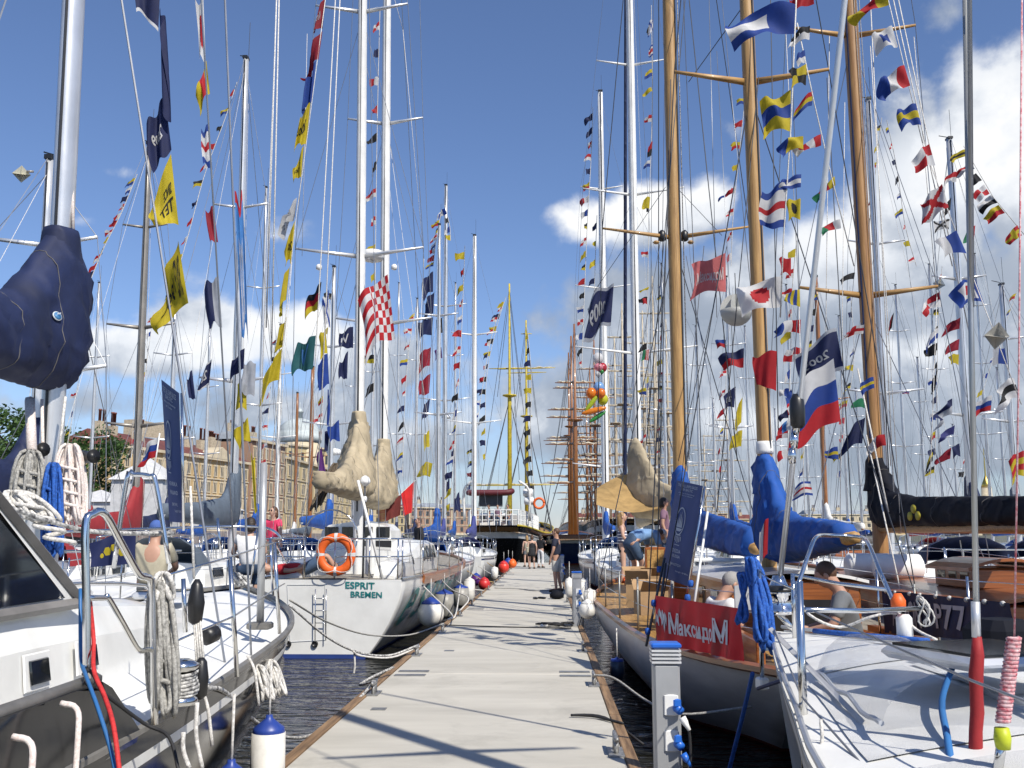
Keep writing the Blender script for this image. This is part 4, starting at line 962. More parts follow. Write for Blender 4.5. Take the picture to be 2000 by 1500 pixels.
coil('gasket', U(655, 905, 17.2), U(612, 1000, 16.8), .12, 4, .018, mat('strap_brown', (.10, .075, .05), .8), E, 21, False)
for (a_, b_, r) in (((655, 0, 17.6), (592, 1130, 16.8), .010), ((664, 0, 17.6), (618, 1000, 16.6), .010), ((540, 0, 14.2), (520, 640, 14.2), .011), ((545, 0, 14.2), (530, 700, 14.2), .011), ((540, 0, 15.0), (499, 1090, 15.0), .006), ((600, 66, 18.9), (590, 500, 18.9), .005), ((787, 58, 18.9), (760, -40, 18.9), .005), ((787, 58, 18.9), (828, 505, 18.9), .005), ((828, 505, 18.9), (800, 1100, 18.5), .005), ((570, 512, 18.9), (530, 1080, 18.6), .005), ((705, 80, 19.0), (745, 270, 21.9), .005), ((760, 270, 22), (860, 1000, 21), .005), ((752, 285, 22), (830, 1000, 22), .004)):
    tube('running_rigging', [U(*a_), U(*b_)], r, ROPEW, E, 5)
# lifebuoy hung on her pushpit
lb = U(656, 1083, 16.52); Rl, rl = .265, .072
L_ = thing('lifebuoy', 'orange ring lifebuoy with silver bands hung on the white ketch stern rail', 'lifebuoy', (lb.x, lb.y, lb.z-Rl-rl))
vs, fs, fm = [], [], []
for i in range(40):
    a = 2*math.pi*i/40
    for j in range(12): b = 2*math.pi*j/12; rr = Rl+rl*math.cos(b); vs.append(lb+V((rr*math.cos(a), rl*.72*math.sin(b), rr*math.sin(a)*1.06)))
for i in range(40):
    for j in range(12): p, q = (i+1) % 40, (j+1) % 12; fs.append((i*12+j, p*12+j, p*12+q, i*12+q)); fm.append(0)
mesh('ring', vs, fs, ORANGE, L_, smooth=True)
for k in range(4):
    a0 = math.pi/2*k; pts = []; vs, fs = [], []
    for i in range(4):
        a = a0-.09+.06*i
        for j in range(12): b = 2*math.pi*j/12; rr = Rl+(rl+.003)*math.cos(b); vs.append(lb+V((rr*math.cos(a), (rl*.72+.003)*math.sin(b), rr*math.sin(a)*1.06)))
    for i in range(3):
        for j in range(12): q = (j+1) % 12; fs.append((i*12+j, (i+1)*12+j, (i+1)*12+q, i*12+q))
    mesh('reflective_band', vs, fs, REFL, L_, smooth=True)
tube('grab_line', [lb+V((math.cos(math.pi/4+q*math.pi/8)*(Rl+.05*(1+math.cos(q*math.pi/2*1.0))), -.08, math.sin(math.pi/4+q*math.pi/8)*(Rl+.05*(1+math.cos(q*math.pi/2))))) for q in range(17)], .008, ROPEW, L_, 5, 3)
fender('big white ball fender with blue cap beside the ketch', V((-2.08, 16.9+.9, .42)), .24, .62, FENDB, FENDW, ball=True)
fender('grey fender with dark cap behind the ball fender', U(868, 1152, 21.4), .20, .62, FENDB, FENDG)
fender('second grey fender with dark cap, nearer the ketch bow', U(900, 1142, 23.8), .19, .55, FENDB, FENDG)
fender('tall white fender by the ketch bow', U(917, 1128, 25.5), .14, .62, FENDW, FENDW)
# towels drying over the rail of the boat ahead
TOWR = mat('towel_red', (.58, .02, .02), .9, var=.2, bump=.4, bscale=60, transl=.2); TOWD = mat('towel_maroon', (.11, .015, .012), .9, var=.25, bump=.4, bscale=60); TOWS = mat('towel_striped', (.42, .30, .12), .9, scale=10, col2=(.35, .05, .06), stretch=(.3, .3, 4))
def towel(label, q4, m):
    vs, fs = [], []; P4 = [U(*q) for q in q4]; nu, nv = 8, 8
    for j in range(nv+1):
        for i in range(nu+1):
            u, v = i/nu, j/nv; p = P4[0].lerp(P4[1], u).lerp(P4[3].lerp(P4[2], u), v); p.y += .05*math.sin(u*9+v)*v; vs.append(p)
    for j in range(nv):
        for i in range(nu): a = j*(nu+1)+i; fs.append((a, a+1, a+nu+2, a+nu+1))
    tag(mesh('towel', vs, fs, m, smooth=True), label, 'towel', 'towels drying on a line')
towel('bright red towel drying on a line', [(783, 965, 22), (809, 940, 22.3), (806, 1000, 22.3), (788, 1008, 22)], TOWR)
towel('dark maroon towel drying beside the red one', [(754, 980, 21.8), (784, 966, 22), (782, 1006, 22), (753, 1018, 21.8)], TOWD)
towel('striped towel drying beside the maroon one', [(736, 985, 21.6), (753, 980, 21.8), (752, 1018, 21.8), (739, 1020, 21.6)], TOWS)
tag(tube('clothes_line', [U(730, 986, 21.5), U(755, 980, 21.8), U(783, 964, 22), U(812, 938, 22.4)], .006, ROPEW, None, 5), 'thin white clothes line holding the towels', 'rope')

# blue cloth with yellow emblem draped on the boat inside
q4=[(172, 1062, 9.4), (262, 1032, 10.0), (268, 1100, 10.0), (176, 1108, 9.4)]; P4=[U(*q) for q in q4]; S4=lambda u, v, o=0.0: P4[0].lerp(P4[1], u).lerp(P4[3].lerp(P4[2], u), v)+V((0, -o+.04*math.sin(u*8+v*3), 0))
ec = thing('draped_cloth', 'dark blue cloth with yellow emblem draped over a rail', 'cloth', P4[3]); vs=[S4(i/14, j/8) for j in range(9) for i in range(15)]; mesh('cloth', vs, [(j*15+i, j*15+i+1, j*15+i+16, j*15+i+15) for j in range(8) for i in range(14)], FM['n'], ec, smooth=True)
for (u, v, r) in ((.42, .5, .10), (.55, .42, .08), (.66, .6, .09), (.3, .62, .06)): mesh('emblem', [S4(u+r*math.cos(q)*.8, v+r*1.6*math.sin(q), .01) for q in [i*1.047 for i in range(6)]], [(0, 1, 2, 3, 4, 5)], FM['y'], ec)
# ------------------------------------------------------------------ grey classic ketch with the red banner
XC, YC, LC = 2.6, 7.7, 15.6
Cb = thing('classic_ketch', 'grey hulled classic ketch with wooden masts and bright blue sail covers', 'yacht', (XC, 14, WL))
DECKT = wood('deck_pine', (0.42, 0.245, 0.075), (0.27, 0.145, 0.04), 1, .5, .1)
eC, pC = hull(Cb, XC, YC, LC, 1.76, [(0, .42), (.13, .36), (.58, .38), (.8, .5), (1, .85)], [(0, .30), (.056, .46), (.11, .61), (.167, .74), (.244, .85), (.41, .93), (.583, .985), (.67, 1), (.82, .78), (.916, .42), (1, .02)],
              [GRYH, GRYH, GRYH, REDH], pm=2.3, pb=1.1, stern_rake=3.6, bow_rake=2.4, nt=52, zk=-1.2, boot=(-.46, -.44))
tC = lambda y: (y-YC)/LC
deck(Cb, eC, DECKT, .03, .06, 40); rail(Cb, eC, MAHO, .045, n=44, up=.015)
stanchions(Cb, eC, [tC(y) for y in (8.7, 10.6, 12.4, 14.3, 16.4, 18.6, 20.6, 22.3)], .66, sides=(-1, 1), inset=.09, m=mat('stanchion_grey', (.33, .34, .33), .45, .5))
zc = .34
# deckhouses in mahogany
def woodhouse(y0, y1, hw, h, x=XC, par=Cb, z=zc, roof=GEL, panes=(), nm='deckhouse'):
    d = box(nm, (x, (y0+y1)/2, z+h/2), (hw*2, y1-y0, h), MAHO, par, bev=.02)
    vs, fs = [], []
    for y in (y0-.07, y1+.07):
        for k in range(9): u = k/4-1; vs.append((x+u*(hw+.07), y, z+h+.10*(1-u*u)+.002))
        for k in range(9): u = k/4-1; vs.append((x+u*(hw+.07), y, z+h-.03+.10*(1-u*u)))
    for k in range(8): fs += [(k, k+1, 18+k+1, 18+k), (9+k, 27+k, 27+k+1, 9+k+1), (k, 9+k, 9+k+1, k+1), (18+k, 18+k+1, 27+k+1, 27+k)]
    fs += [(0, 18, 27, 9), (8, 17, 35, 26)]; mesh('roof', vs, fs, roof, d, smooth=False)
    for (s, a, b) in panes: cwin(par, x+s*(hw), a, b, z+h*.45, z+h*.8, s, d, GLASS, 0)
    return d
h1 = woodhouse(10.5, 13.6, .68, .72, panes=[(-1, 11.2, 11.7), (-1, 12.1, 12.6), (1, 11.2, 11.7), (1, 12.1, 12.6)])
mesh('companionway', [(XC-.45, 10.485, zc+.05), (XC+.5, 10.485, zc+.05), (XC+.5, 10.485, zc+.52), (XC-.45, 10.485, zc+.52)], [(0, 1, 2, 3)], BLACKP, h1)
woodhouse(15.2, 18.2, .72, .55, panes=[(-1, 15.7, 16.2), (-1, 16.8, 17.3)])
hd = U(1280, 1092, 15.0); lk = box('locker_door', hd, (.34, .05, .36), MAHO, Cb, .25, .01); box('locker_trim', hd+V((0, -.03, 0)), (.27, .012, .28), DECKT, lk, .25)
for s in (-1, 1): box('cockpit_coaming', (XC+s*.75, 9.6, zc+.14), (.08, 1.7, .28), MAHO, Cb, bev=.01)
box('cockpit_well', (XC, 9.6, zc+.02), (1.3, 1.5, .04), mat('cockpit_sole', (.12, .08, .05), .7), Cb)
# masts
at1, tp1 = mast(Cb, XC+.0, 19.07, .4, 22.0, .135, SPAR, [(ztop(1320, 468, 19.07), 1.45)], 1.7, .6, fore=(XC, 23.1, .9), wire=.009, wm=DWIRE, groove=False, smat=SPARX, aspect=1.0, topkit=False, rake=.5)
at2, tp2 = mast(Cb, XC+.0, 11.65, .4, 16.0, .088, SPAR, [(ztop(1472, 160, 11.65), .96)], 1.5, .42, wire=.007, wm=DWIRE, groove=False, smat=SPARX, aspect=1.05, topkit=False, chy=-.6)
for (px, m_) in ((1293, BLACKP), (1337, BLACKP)):
    p = U(px, 462, 18.9); lathe('masthead_lamp', p, [(.03, -.1), (.07, -.08), (.08, .0), (.075, .08), (.03, .13)], BLACKP, Cb, 12); lathe('lamp_bracket', p+V((-.12 if px < 1310 else .12, 0, -.12)), [(.04, -.03), (.07, 0), (.04, .03)], SPARX, Cb, 10)
tube('luff_track', [at1(2.9)+V((.10, -.10, 0)), at1(21.5)+V((.10, -.10, 0))], .02, DWIRE, Cb, 4); tube('luff_track', [at2(2.5)+V((.05, -.08, 0)), at2(15.8)+V((.05, -.08, 0))], .014, DWIRE, Cb, 4)
tube('parrel_line', [at1(3)+V((.17, -.05, 0)), at1(21)+V((.16, -.05, 0))], .011, KF, Cb, 5)
sailcover('sail_cover', XC, 19.07, [(-.22, 1.55, 2.92, .20), (.06, 1.5, 2.95, .26), (.3, 1.45, 2.75, .30), (1.0, 1.42, 2.2, .30), (2.5, 1.36, 1.95, .25), (5.0, 1.26, 1.75, .22), (6.6, 1.25, 1.62, .18)], CANV_B, Cb, K=30, steps=80, fold=.045, seed=13, collar=.18, tp=1.1, lean=.023)
sailcover('sail_cover', XC, 11.65, [(-.17, 1.32, 2.5, .16), (.02, 1.28, 2.55, .21), (.22, 1.25, 2.35, .25), (.7, 1.22, 1.85, .26), (1.4, 1.26, 1.72, .21), (2.6, 1.36, 1.66, .16), (3.0, 1.42, 1.62, .12)], CANV_B, Cb, K=32, steps=70, fold=.042, seed=17, collar=.125, tp=1.2)
lathe('mast_collar', at2(2.5), [(.10, -.02), (.108, .02), (.10, .09), (.093, .13)], WHITEP, Cb, 12)
tube('boom', [(XC, 18.9, 1.5), (XC, 12.3, 1.36)], .075, SPARX, Cb, 8); tube('boom', [(XC, 11.5, 1.34), (XC, 8.4, 1.5)], .055, SPARX, Cb, 8)
tube('boom_gallows', [(XC-.9, 13.5, .4), (XC-.9, 13.5, 1.15), (XC-.85, 13.5, 1.2), (XC+.85, 13.5, 1.2), (XC+.9, 13.5, 1.15), (XC+.9, 13.5, .4)], .025, WHITEP, Cb, 8)
for (a, b, r, m_) in (((1460, 0, 15), (1345, 160, 17.5), .008, DWIRE), ((1338, 0, 16), (1262, 870, 15.5), .008, DWIRE), ((1346, 0, 14.5), (1440, 900, 13.2), .008, DWIRE), ((1335, 0, 18.5), (1370, 900, 15), .007, DWIRE), ((1290, 470, 19), (1215, 900, 19), .006, DWIRE), ((1300, 365, 19), (1160, 570, 20), .006, DWIRE), ((1325, 370, 19), (1410, 460, 19), .006, DWIRE), ((1325, 900, 18), (1420, 480, 19), .008, DWIRE), ((1340, 500, 18), (1440, 1040, 14), .007, WIRE),
                     ((1375, 480, 15), (1325, 1000, 15.5), .006, DWIRE), ((1400, 100, 15), (1440, 850, 14), .005, WIRE), ((1300, 0, 20), (1288, 930, 20), .007, DWIRE), ((1276, 0, 22), (1268, 930, 22), .006, DWIRE), ((1482, 150, 11.6), (1400, 1000, 11.2), .006, DWIRE), ((1505, 0, 11.3), (1520, 840, 11.1), .006, DWIRE), ((1310, 155, 11.5), (1282, 1165, 11), .006, DWIRE), ((1615, 152, 11.5), (1668, 1090, 11), .006, DWIRE), ((1410, 0, 17), (1470, 600, 16), .006, WIRE), ((1385, 0, 17), (1400, 620, 17), .006, WIRE)):
    tube('running_rigging', [U(*a), U(*b)], r, m_, Cb, 5)
# port shrouds with blue lashings beside the banner
for k, (a, b) in enumerate((((1298, 1090, 10.9), (1262, 1262, 10.5)), ((1300, 1100, 10.8), (1288, 1200, 10.6)), ((1382, 1000, 10.4), (1356, 1180, 9.8)))):
    tube('deadeye_stay', [U(*a), U(*b)], .014, WHITEP if k == 2 else DWIRE, Cb, 6)
for (px, py, Y) in ((1265, 1233, 10.5), (1277, 1178, 10.6), (1288, 1112, 10.9), (1349, 1140, 10.0), (1343, 1168, 9.9)): lathe('lashing', U(px, py, Y), [(.02, -.035), (.03, -.02), (.03, .02), (.02, .035)], ROPEB, Cb, 8)
# things on deck
def carton(label, px, py, Y, s, rz):
    p = U(px, py, Y); r = thing('cardboard_box', label, 'box', p, 'cartons on the ketch deck')
    box('carton_body', p+V((0, 0, s[2]/2)), s, CARD, r, rz); R_ = Matrix.Rotation(rz, 3, 'Z')
    for sg in (-1, 1):
        q = [R_ @ V((-s[0]/2, sg*s[1]/2, s[2]))+p, R_ @ V((s[0]/2, sg*s[1]/2, s[2]))+p, R_ @ V((s[0]/2, sg*(s[1]/2+.11), s[2]+.12))+p, R_ @ V((-s[0]/2, sg*(s[1]/2+.11), s[2]+.12))+p]
        mesh('flap', q+[v+V((0, 0, .006)) for v in q], [(0, 1, 2, 3), (7, 6, 5, 4), (0, 4, 5, 1), (1, 5, 6, 2), (2, 6, 7, 3), (3, 7, 4, 0)], CARD, r)
carton('open cardboard box nearest the red banner', 1272, 1200, 12.6, (.36, .3, .3), .2); carton('tall cardboard box behind the open one', 1248, 1185, 13.4, (.3, .34, .36), -.2); carton('flattened cardboard box under the orange jacket', 1262, 1145, 15, (.5, .4, .16), .4)
JK = mat('jacket_orange', (.75, .12, .02), .8, var=.3, bump=.4, bscale=20); jp = U(1262, 1142, 15.6)
vs, fs = [], []
for i in range(9):
    for j in range(9):
        u, v = i/4-1, j/4-1; rr = math.hypot(u, v); vs.append(jp+V((u*.36, v*.3, max(0, .26*(1-rr*.7)+.07*mnoise.noise(V((u*3, v*3, 1)))))))
for i in range(8):
    for j in range(8): a = i*9+j; fs.append((a, a+9, a+10, a+1))
tag(mesh('jacket', vs, fs, JK, smooth=True), 'crumpled orange jacket thrown on the cartons', 'jacket')
LT = thing('laptop', 'open grey laptop lid standing beside the white haired person', 'laptop', U(1462, 1180, 8.9)); lp = U(1462, 1172, 8.9)
box('lid', lp+V((0, 0, .02)), (.26, .02, .22), GREYP, LT, .15, .005); box('keyboard', lp+V((0, .1, -.1)), (.26, .18, .02), GREYP, LT, .15)
# red banner on the lifelines
BR4 = [U(1280, 1163, 10.6), U(1443, 1188, 8.75), U(1453, 1292, 8.75), U(1284, 1256, 10.6)]
nrm = (BR4[1]-BR4[0]).cross(BR4[3]-BR4[0]).normalized()
if nrm.dot(V((0, 0, 1.5))-BR4[0]) < 0: nrm = -nrm
def ban(u, v, off=0.0):
    p = BR4[0].lerp(BR4[1], u).lerp(BR4[3].lerp(BR4[2], u), v); return p+nrm*(.012*math.sin(u*34+v*3)*(.3+v)+.02*math.sin(u*9)*v+off)
vs = [ban(i/60, j/8) for j in range(9) for i in range(61)]; fs = [(j*61+i, j*61+i+1, j*61+i+62, j*61+i+61) for j in range(8) for i in range(60)]
Bn = thing('red_banner', 'red banner with white Cyrillic lettering tied along the grey ketch rail', 'banner', BR4[3])
RB = mat('banner_red', (.50, .010, .022), .6, var=.15, scale=2, transl=.25); mesh('cloth', vs, fs, RB, Bn, smooth=True)
LW = mat('lettering_white', (.72, .72, .76), .6, var=.05); LG = mat('lettering_grey', (.34, .34, .38), .6)
letter('lettering', 'М', lambda a, b: ban(.20+.11*a, .74-.44*b, .010), LW, Bn, .03)
letter('lettering', 'аксидо', lambda a, b: ban(.315+.40*a, .80-.38*b*.82-.0, .010), LW, Bn, .03)
letter('lettering', 'М', lambda a, b: ban(.72+.165*a, .735-.47*b, .010), LW, Bn, .03)
for (u, v, m_) in ((.03, .5, LW), (.065, .38, LW), (.10, .52, LG), (.10, .40, LW), (.135, .44, LG), (.135, .60, LW), (.155, .46, LW)):
    mesh('logo_diamond', [ban(u, v-.13, .010), ban(u+.02, v-.02, .010), ban(u+.02, v+.14, .010), ban(u, v+.03, .010)], [(0, 1, 2, 3)], m_, Bn)
    mesh('logo_diamond', [ban(u, v-.13, .010), ban(u-.02, v-.05, .010), ban(u-.02, v+.10, .010), ban(u, v+.03, .010)], [(0, 1, 2, 3)], LG if m_ is LW else LW, Bn)
# tall blue event banners
NVB = mat('event_banner_blue', (.022, .045, .17), .6, var=.08, scale=2, transl=.2); BGR = mat('banner_print', (.42, .46, .52), .6)
def event_banner(label, q4, lines):
    P4 = [U(*q) for q in q4]; n_ = (P4[1]-P4[0]).cross(P4[3]-P4[0]).normalized()
    if n_.dot(V((0, 0, 1.5))-P4[0]) < 0: n_ = -n_
    S = lambda u, v, o=0.0: P4[0].lerp(P4[1], u).lerp(P4[3].lerp(P4[2], u), v)+n_*(o+.03*math.sin(v*3.1)*math.sin(u*3.1))
    r = thing('event_banner', label, 'banner', (P4[3]+P4[2])/2, 'race banners on the yachts')
    vs = [S(i/6, j/16) for j in range(17) for i in range(7)]; fs = [(j*7+i, j*7+i+1, j*7+i+8, j*7+i+7) for j in range(16) for i in range(6)]; mesh('cloth', vs, fs, NVB, r, smooth=True)
    for (s, u0, u1, v0, v1) in lines: letter('lettering', s, lambda a, b: S(u0+(u1-u0)*a, v1+(v0-v1)*b, .008), BGR, r, .01)
    oc = lambda a, rx, ry: S(.5+rx*math.cos(a), .40+ry*math.sin(a), .008); N_ = 28
    for (rx, ry, w_) in ((.15, .13, .018),):
        vs = [oc(2*math.pi*i/N_, rx+dx, ry+dx*.8) for i in range(N_) for dx in (0, w_)]; fs = [(2*i, 2*i+1, (2*i+3) % (2*N_), (2*i+2) % (2*N_)) for i in range(N_)]; mesh('emblem_ring', vs, fs, BGR, r)
    for k, (cx, a0, a1) in enumerate(((.42, .36, .46), (.47, .31, .46), (.52, .29, .46), (.57, .34, .46))): mesh('emblem_sail', [S(cx, a0, .008), S(cx+.03, a1, .008), S(cx-.02, a1, .008)], [(0, 1, 2)], BGR, r)
    mesh('emblem_hull', [S(.38, .47, .008), S(.62, .47, .008), S(.56, .50, .008), S(.43, .50, .008)], [(0, 1, 2, 3)], BGR, r)
    for k in range(5): mesh('emblem_bar', [S(.40+.05*k, .55, .008), S(.42+.05*k, .55, .008), S(.42+.05*k, .62-.012*abs(k-2), .008), S(.40+.05*k, .62-.012*abs(k-2), .008)], [(0, 1, 2, 3)], BGR, r)
    for k in range(2): mesh('emblem_cross', [S(.42, .535+.1*k, .008), S(.6, .535+.1*k, .008), S(.6, .541+.1*k, .008), S(.42, .541+.1*k, .008)], [(0, 1, 2, 3)], BGR, r)
    tube('banner_pole', [P4[1]+n_*-.02, P4[2]+(P4[2]-P4[1])*.06], .012, STEEL, r, 6); return r
event_banner('blue race banner with ship emblem on the grey ketch shrouds', [(1322, 938, 11.3), (1373, 949, 10.2), (1345, 1146, 10.2), (1290, 1126, 11.3)],
             [('THE TALL SHIPS RACES', .12, .86, .025, .055), ('2009 BALTIC', .28, .72, .065, .09), ('Gdynia to St Petersburg', .2, .8, .11, .125), ('and Turku to Klaipeda', .25, .75, .132, .146), ('ZVEZDA', .36, .66, .68, .715), ('RUSSIA', .40, .66, .735, .765), ('BM KETCH', .34, .70, .82, .845), ('Built 1938', .06, .36, .845, .865), ('Length 18.88m', .55, .95, .885, .905)])
event_banner('blue race banner with ship emblem above the white tents', [(315, 741, 8.6), (350, 768, 7.9), (358, 1021, 7.9), (331, 1019, 8.6)],
             [('THE TALL SHIPS RACES', .14, .88, .03, .07), ('BALTIC', .32, .72, .075, .105), ('Gdynia to St Petersburg', .2, .85, .12, .14), ('to Turku', .35, .7, .147, .163), ('HENRIKA', .4, .85, .70, .73), ('FINLAND', .42, .85, .765, .795), ('BM YAWL', .48, .8, .855, .88), ('Length 13.0m', .6, .97, .905, .93)])
# ------------------------------------------------------------------ white-decked sloop on the near right
XB, YBW = 1.56, 6.85; ANG = math.radians(13)
Bb = thing('white_sloop', 'white decked sloop with polished furling drum on its bow', 'yacht', (XB, YBW, WL))
RB_ = Matrix.Rotation(-ANG, 3, 'Z')
def UB(px, py, Y): p = U(px, py, Y); c = V((XB, YBW, 0)); return RB_ @ (p-c)+c
LB = 10.5; y0B = YBW-LB
eB, pB = hull(Bb, XB, y0B, LB, 1.75, [(0, .74), (.5, .76), (1, .88)], [(0, .8), (.3, 1), (.52, 1), (.64, .95), (.771, .64), (.857, .42), (.943, .19), (1, .03)], [GEL, mat('stripe_grey', (.42, .43, .45), .4), BLUEA, BLUEA], pm=2.6, bow_rake=.5, nt=40, stripe=(.05, .12))
deck(Bb, eB, DECKW, .015, .12, 40); 
vs, fs = [], []
for s in (-1, 1):
    pts = [eB(i/36, s)+V((-s*.015, 0, .02)) for i in range(37)]; g = tube_geo(pts, .012, 6); mesh('toe_rail', g[0], g[1], mat('toe_rail_alloy', (.55, .56, .57), .35, .6), Bb)
zB = lambda y: .78+.03*max(0, (y-2)/5)
NSK = mat('nonskid_grey', (.66, .665, .655), .75, var=.08, scale=3, bump=.5, bscale=260)
def deckpanel(t0, t1, u0, u1, m_=NSK):
    vs_, fs_ = [], []; n_, k_ = 12, 8
    for i in range(n_+1):
        t = t0+(t1-t0)*i/n_; a_, b_ = eB(t, -1), eB(t, 1); w_ = (b_-a_).length
        for j in range(k_+1):
            u = u0+(u1-u0)*j/k_; p = a_.lerp(b_, u); p.z += -.015+.12*min(1, w_/2)*(1-(2*u-1)**2)+.005; vs_.append(p)
    for i in range(n_):
        for j in range(k_): q = i*(k_+1)+j; fs_.append((q, q+1, q+k_+2, q+k_+1))
    mesh('nonskid_panel', vs_, fs_, m_, Bb, smooth=True)
for (t0, t1, u0, u1) in ((.50, .66, .05, .22), (.675, .80, .06, .30), (.675, .80, .70, .94), (.50, .66, .78, .95), (.815, .90, .10, .46), (.815, .90, .54, .90), (.725, .80, .32, .485), (.725, .80, .515, .68)): deckpanel(t0, t1, u0, u1)
cbB = coach(Bb, XB, [(-3.0, 1.05, .40), (0.5, 1.0, .40), (1.8, .85, .34), (2.8, .56, .24), (3.6, .48, .16), (4.4, .36, .09), (4.9, .22, .02)], zB, GEL, 'coachroof')
VIN = mat('clear_vinyl', (.55, .58, .62), .10, var=.15, scale=4, spec=.7, alpha=.22, bump=.5, bscale=9)
ax_ = [UB(1668, 1312, 5.0), UB(1700, 1335, 4.75), UB(1755, 1385, 4.3), UB(1820, 1450, 3.85), UB(1900, 1540, 3.4)]
ax_ = smooth_path(ax_, 4); vs, fs = [], []; nA = len(ax_)
for i, c in enumerate(ax_):
    d_ = (ax_[min(i+1, nA-1)]-ax_[max(i-1, 0)]); d_.z = 0; d_.normalize(); sd_ = V((d_.y, -d_.x, 0)); q = min(1, i/5); rr = .05+.20*math.sin(q*1.5708)+.03*i/nA
    for j in range(11):
        th = math.pi*(j/10)*.86+.14; vs.append(V((c.x, c.y, zB(c.y)+.05))+sd_*(rr*math.cos(th))+V((0, 0, rr*.85*math.sin(th)+.012*math.sin(i*1.3+j*.9))))
for i in range(nA-1):
    for j in range(10): a = i*11+j; fs.append((a, a+11, a+12, a+1))
fs.append(tuple(range(11))); vn = mesh('vinyl_cover', vs, fs, VIN, Bb, smooth=True)
mesh('vinyl_hem', *tube_geo([V(v)+V((0, 0, .004)) for v in vs[0::11]], .010, 6), mat('hem_grey', (.45, .47, .5), .4), vn); mesh('vinyl_hem', *tube_geo([V(v)+V((0, 0, .004)) for v in vs[10::11]], .012, 6), mat('hem_grey', (.45, .47, .5), .4), vn)
hb = UB(1925, 1305, 4.0); ht = box('deck_hatch', (hb.x, hb.y, zB(4)+.25), (.56, .56, .05), ALU, Bb, .1, .02); box('hatch_pane', (hb.x, hb.y, zB(4)+.28), (.48, .48, .012), mat('hatch_smoke', (.015, .017, .02), .1), ht, .1)
# rig: mast out of frame aft, forestay with drum
fb0 = UB(1527, 1150, 6.62); mB = V((XB, 3.5, 0))
tube('forestay_foil', [UB(1524, 1125, 6.62), UB(1560, 800, 6.25), UB(1650, 0, 5.62), UB(1820, -1500, 4.55)], .019, ALU, Bb, 8)
dp = UB(1522, 1172, 6.62)
lathe('furling_drum', dp, [(.03, -.10), (.10, -.085), (.105, -.06), (.085, -.05), (.085, .03), (.105, .04), (.11, .06), (.07, .075), (.05, .12), (.035, .16)], mat('chrome', (.75, .75, .76), .06, 1.0), Bb, 24)
lathe('drum_hood', dp+V((0, 0, .055)), [(.113, 0), (.115, .02), (.08, .035), (.05, .045)], BLACKP, Bb, 24)
tube('tack_shackle', [UB(1522, 1200, 6.62), V((XB, 6.6, .9))], .02, STEEL, Bb, 8)
lathe('halyard_swivel', UB(1557, 800, 6.25), [(.03, -.12), (.045, -.1), (.05, 0), (.045, .06), (.025, .1)], BLACKP, Bb, 12)
for k in range(3): lathe('swivel_shackle', UB(1555-4*k, 830+30*k, 6.28), [(.02, -.05), (.028, 0), (.02, .05)], STEEL, Bb, 10)
mast(Bb, XB+.15, 3.05, .8, 14.0, .085, ALU, [(5.5, .9), (9.5, .7)], 1.35, .8, wire=.006, shroud=False)
tube('boom', [(XB+.15, 2.9, 2.0), (XB+.15, -1.6, 2.05)], .06, ALU, Bb, 8); sailcover('sail_cover', XB+.15, 3.0, [(-.1, 1.95, 3.2, .13), (.2, 1.9, 3.0, .2), (.8, 1.92, 2.5, .22), (4.2, 1.98, 2.3, .14)], CANV_N, Bb, seed=23)
tube('shroud', [UB(1885, 0, 3.25), UB(1898, 700, 3.25), UB(1908, 1245, 3.25)], .0095, mat('rod_grey', (.42, .43, .42), .3, .6), Bb, 8)
tube('shroud', [UB(1898, 600, 3.25), UB(1885, -1200, 3.1)], .009, WIRE, Bb, 6)
tube('shroud_sleeve', [UB(1905, 1175, 3.25), UB(1907, 1245, 3.25)], .014, ALU, Bb, 8)
RSL = mat('sleeve_red', (.30, .012, .015), .7, var=.25, bump=.4, bscale=25)
p0, p1 = UB(1908, 1243, 3.25), UB(1906, 1540, 3.25); tube('shroud_sleeve', [p0.lerp(p1, k/8)+V((.003*math.sin(k*2), 0, 0)) for k in range(9)], [.014, .02, .022, .02, .021, .020, .021, .022, .02], RSL, Bb, 10)
PKF = mat('rope_pink_fleck', (.62, .45, .45), .85, scale=70, col2=(.42, .06, .09))
tube('stay', [UB(1996, 0, 3.0), UB(1990, 700, 3.0), UB(1981, 1260, 3.0)], .003, PKF, Bb, 6)
for k in range(22): c = UB(1980-1.0*k, 1250+7.6*k, 3.0); tube('lashing_turn', [c+V((.016*math.cos(q), .016*math.sin(q), .005*q/6.28)) for q in [i*.698 for i in range(10)]], .0072, PKF, Bb, 5)
tube('turnbuckle', [UB(1960, 1430, 3.0), UB(1946, 1520, 3.0)], .014, STEEL, Bb, 8); lathe('tape_wrap', UB(1958, 1442, 3.0), [(.02, -.03), (.024, 0), (.02, .03)], mat('tape_yellow', (.55, .62, .02), .5), Bb, 10)
# pulpit and stanchions
PR_ = .0135
b1_, b2_ = UB(1489, 1338, 6.0), UB(1483, 1112, 6.0)
tube('stanchion', [b1_, b2_], .0135, STEEL, Bb, 10); box('stanchion_base', b1_+V((0, 0, .01)), (.06, .08, .07), WHITEP, Bb, bev=.01)
b3_, b4_ = UB(1574, 1520, 4.05), UB(1560, 1135, 4.05); tube('stanchion', [b3_, b4_], .0165, STEEL, Bb, 10)
bentpost('pulpit', [UB(1556, 1150, 6.1), UB(1582, 1075, 6.3), UB(1596, 1048, 6.5), UB(1625, 1046, 6.9), UB(1680, 1049, 6.9), UB(1695, 1060, 6.5), UB(1720, 1120, 6.1), UB(1757, 1200, 5.9)], PR_, STEEL, Bb)
tube('pulpit_bar', [UB(1545, 1122, 6.4), UB(1640, 1140, 6.3), UB(1735, 1152, 6.0)], .012, STEEL, Bb, 8)
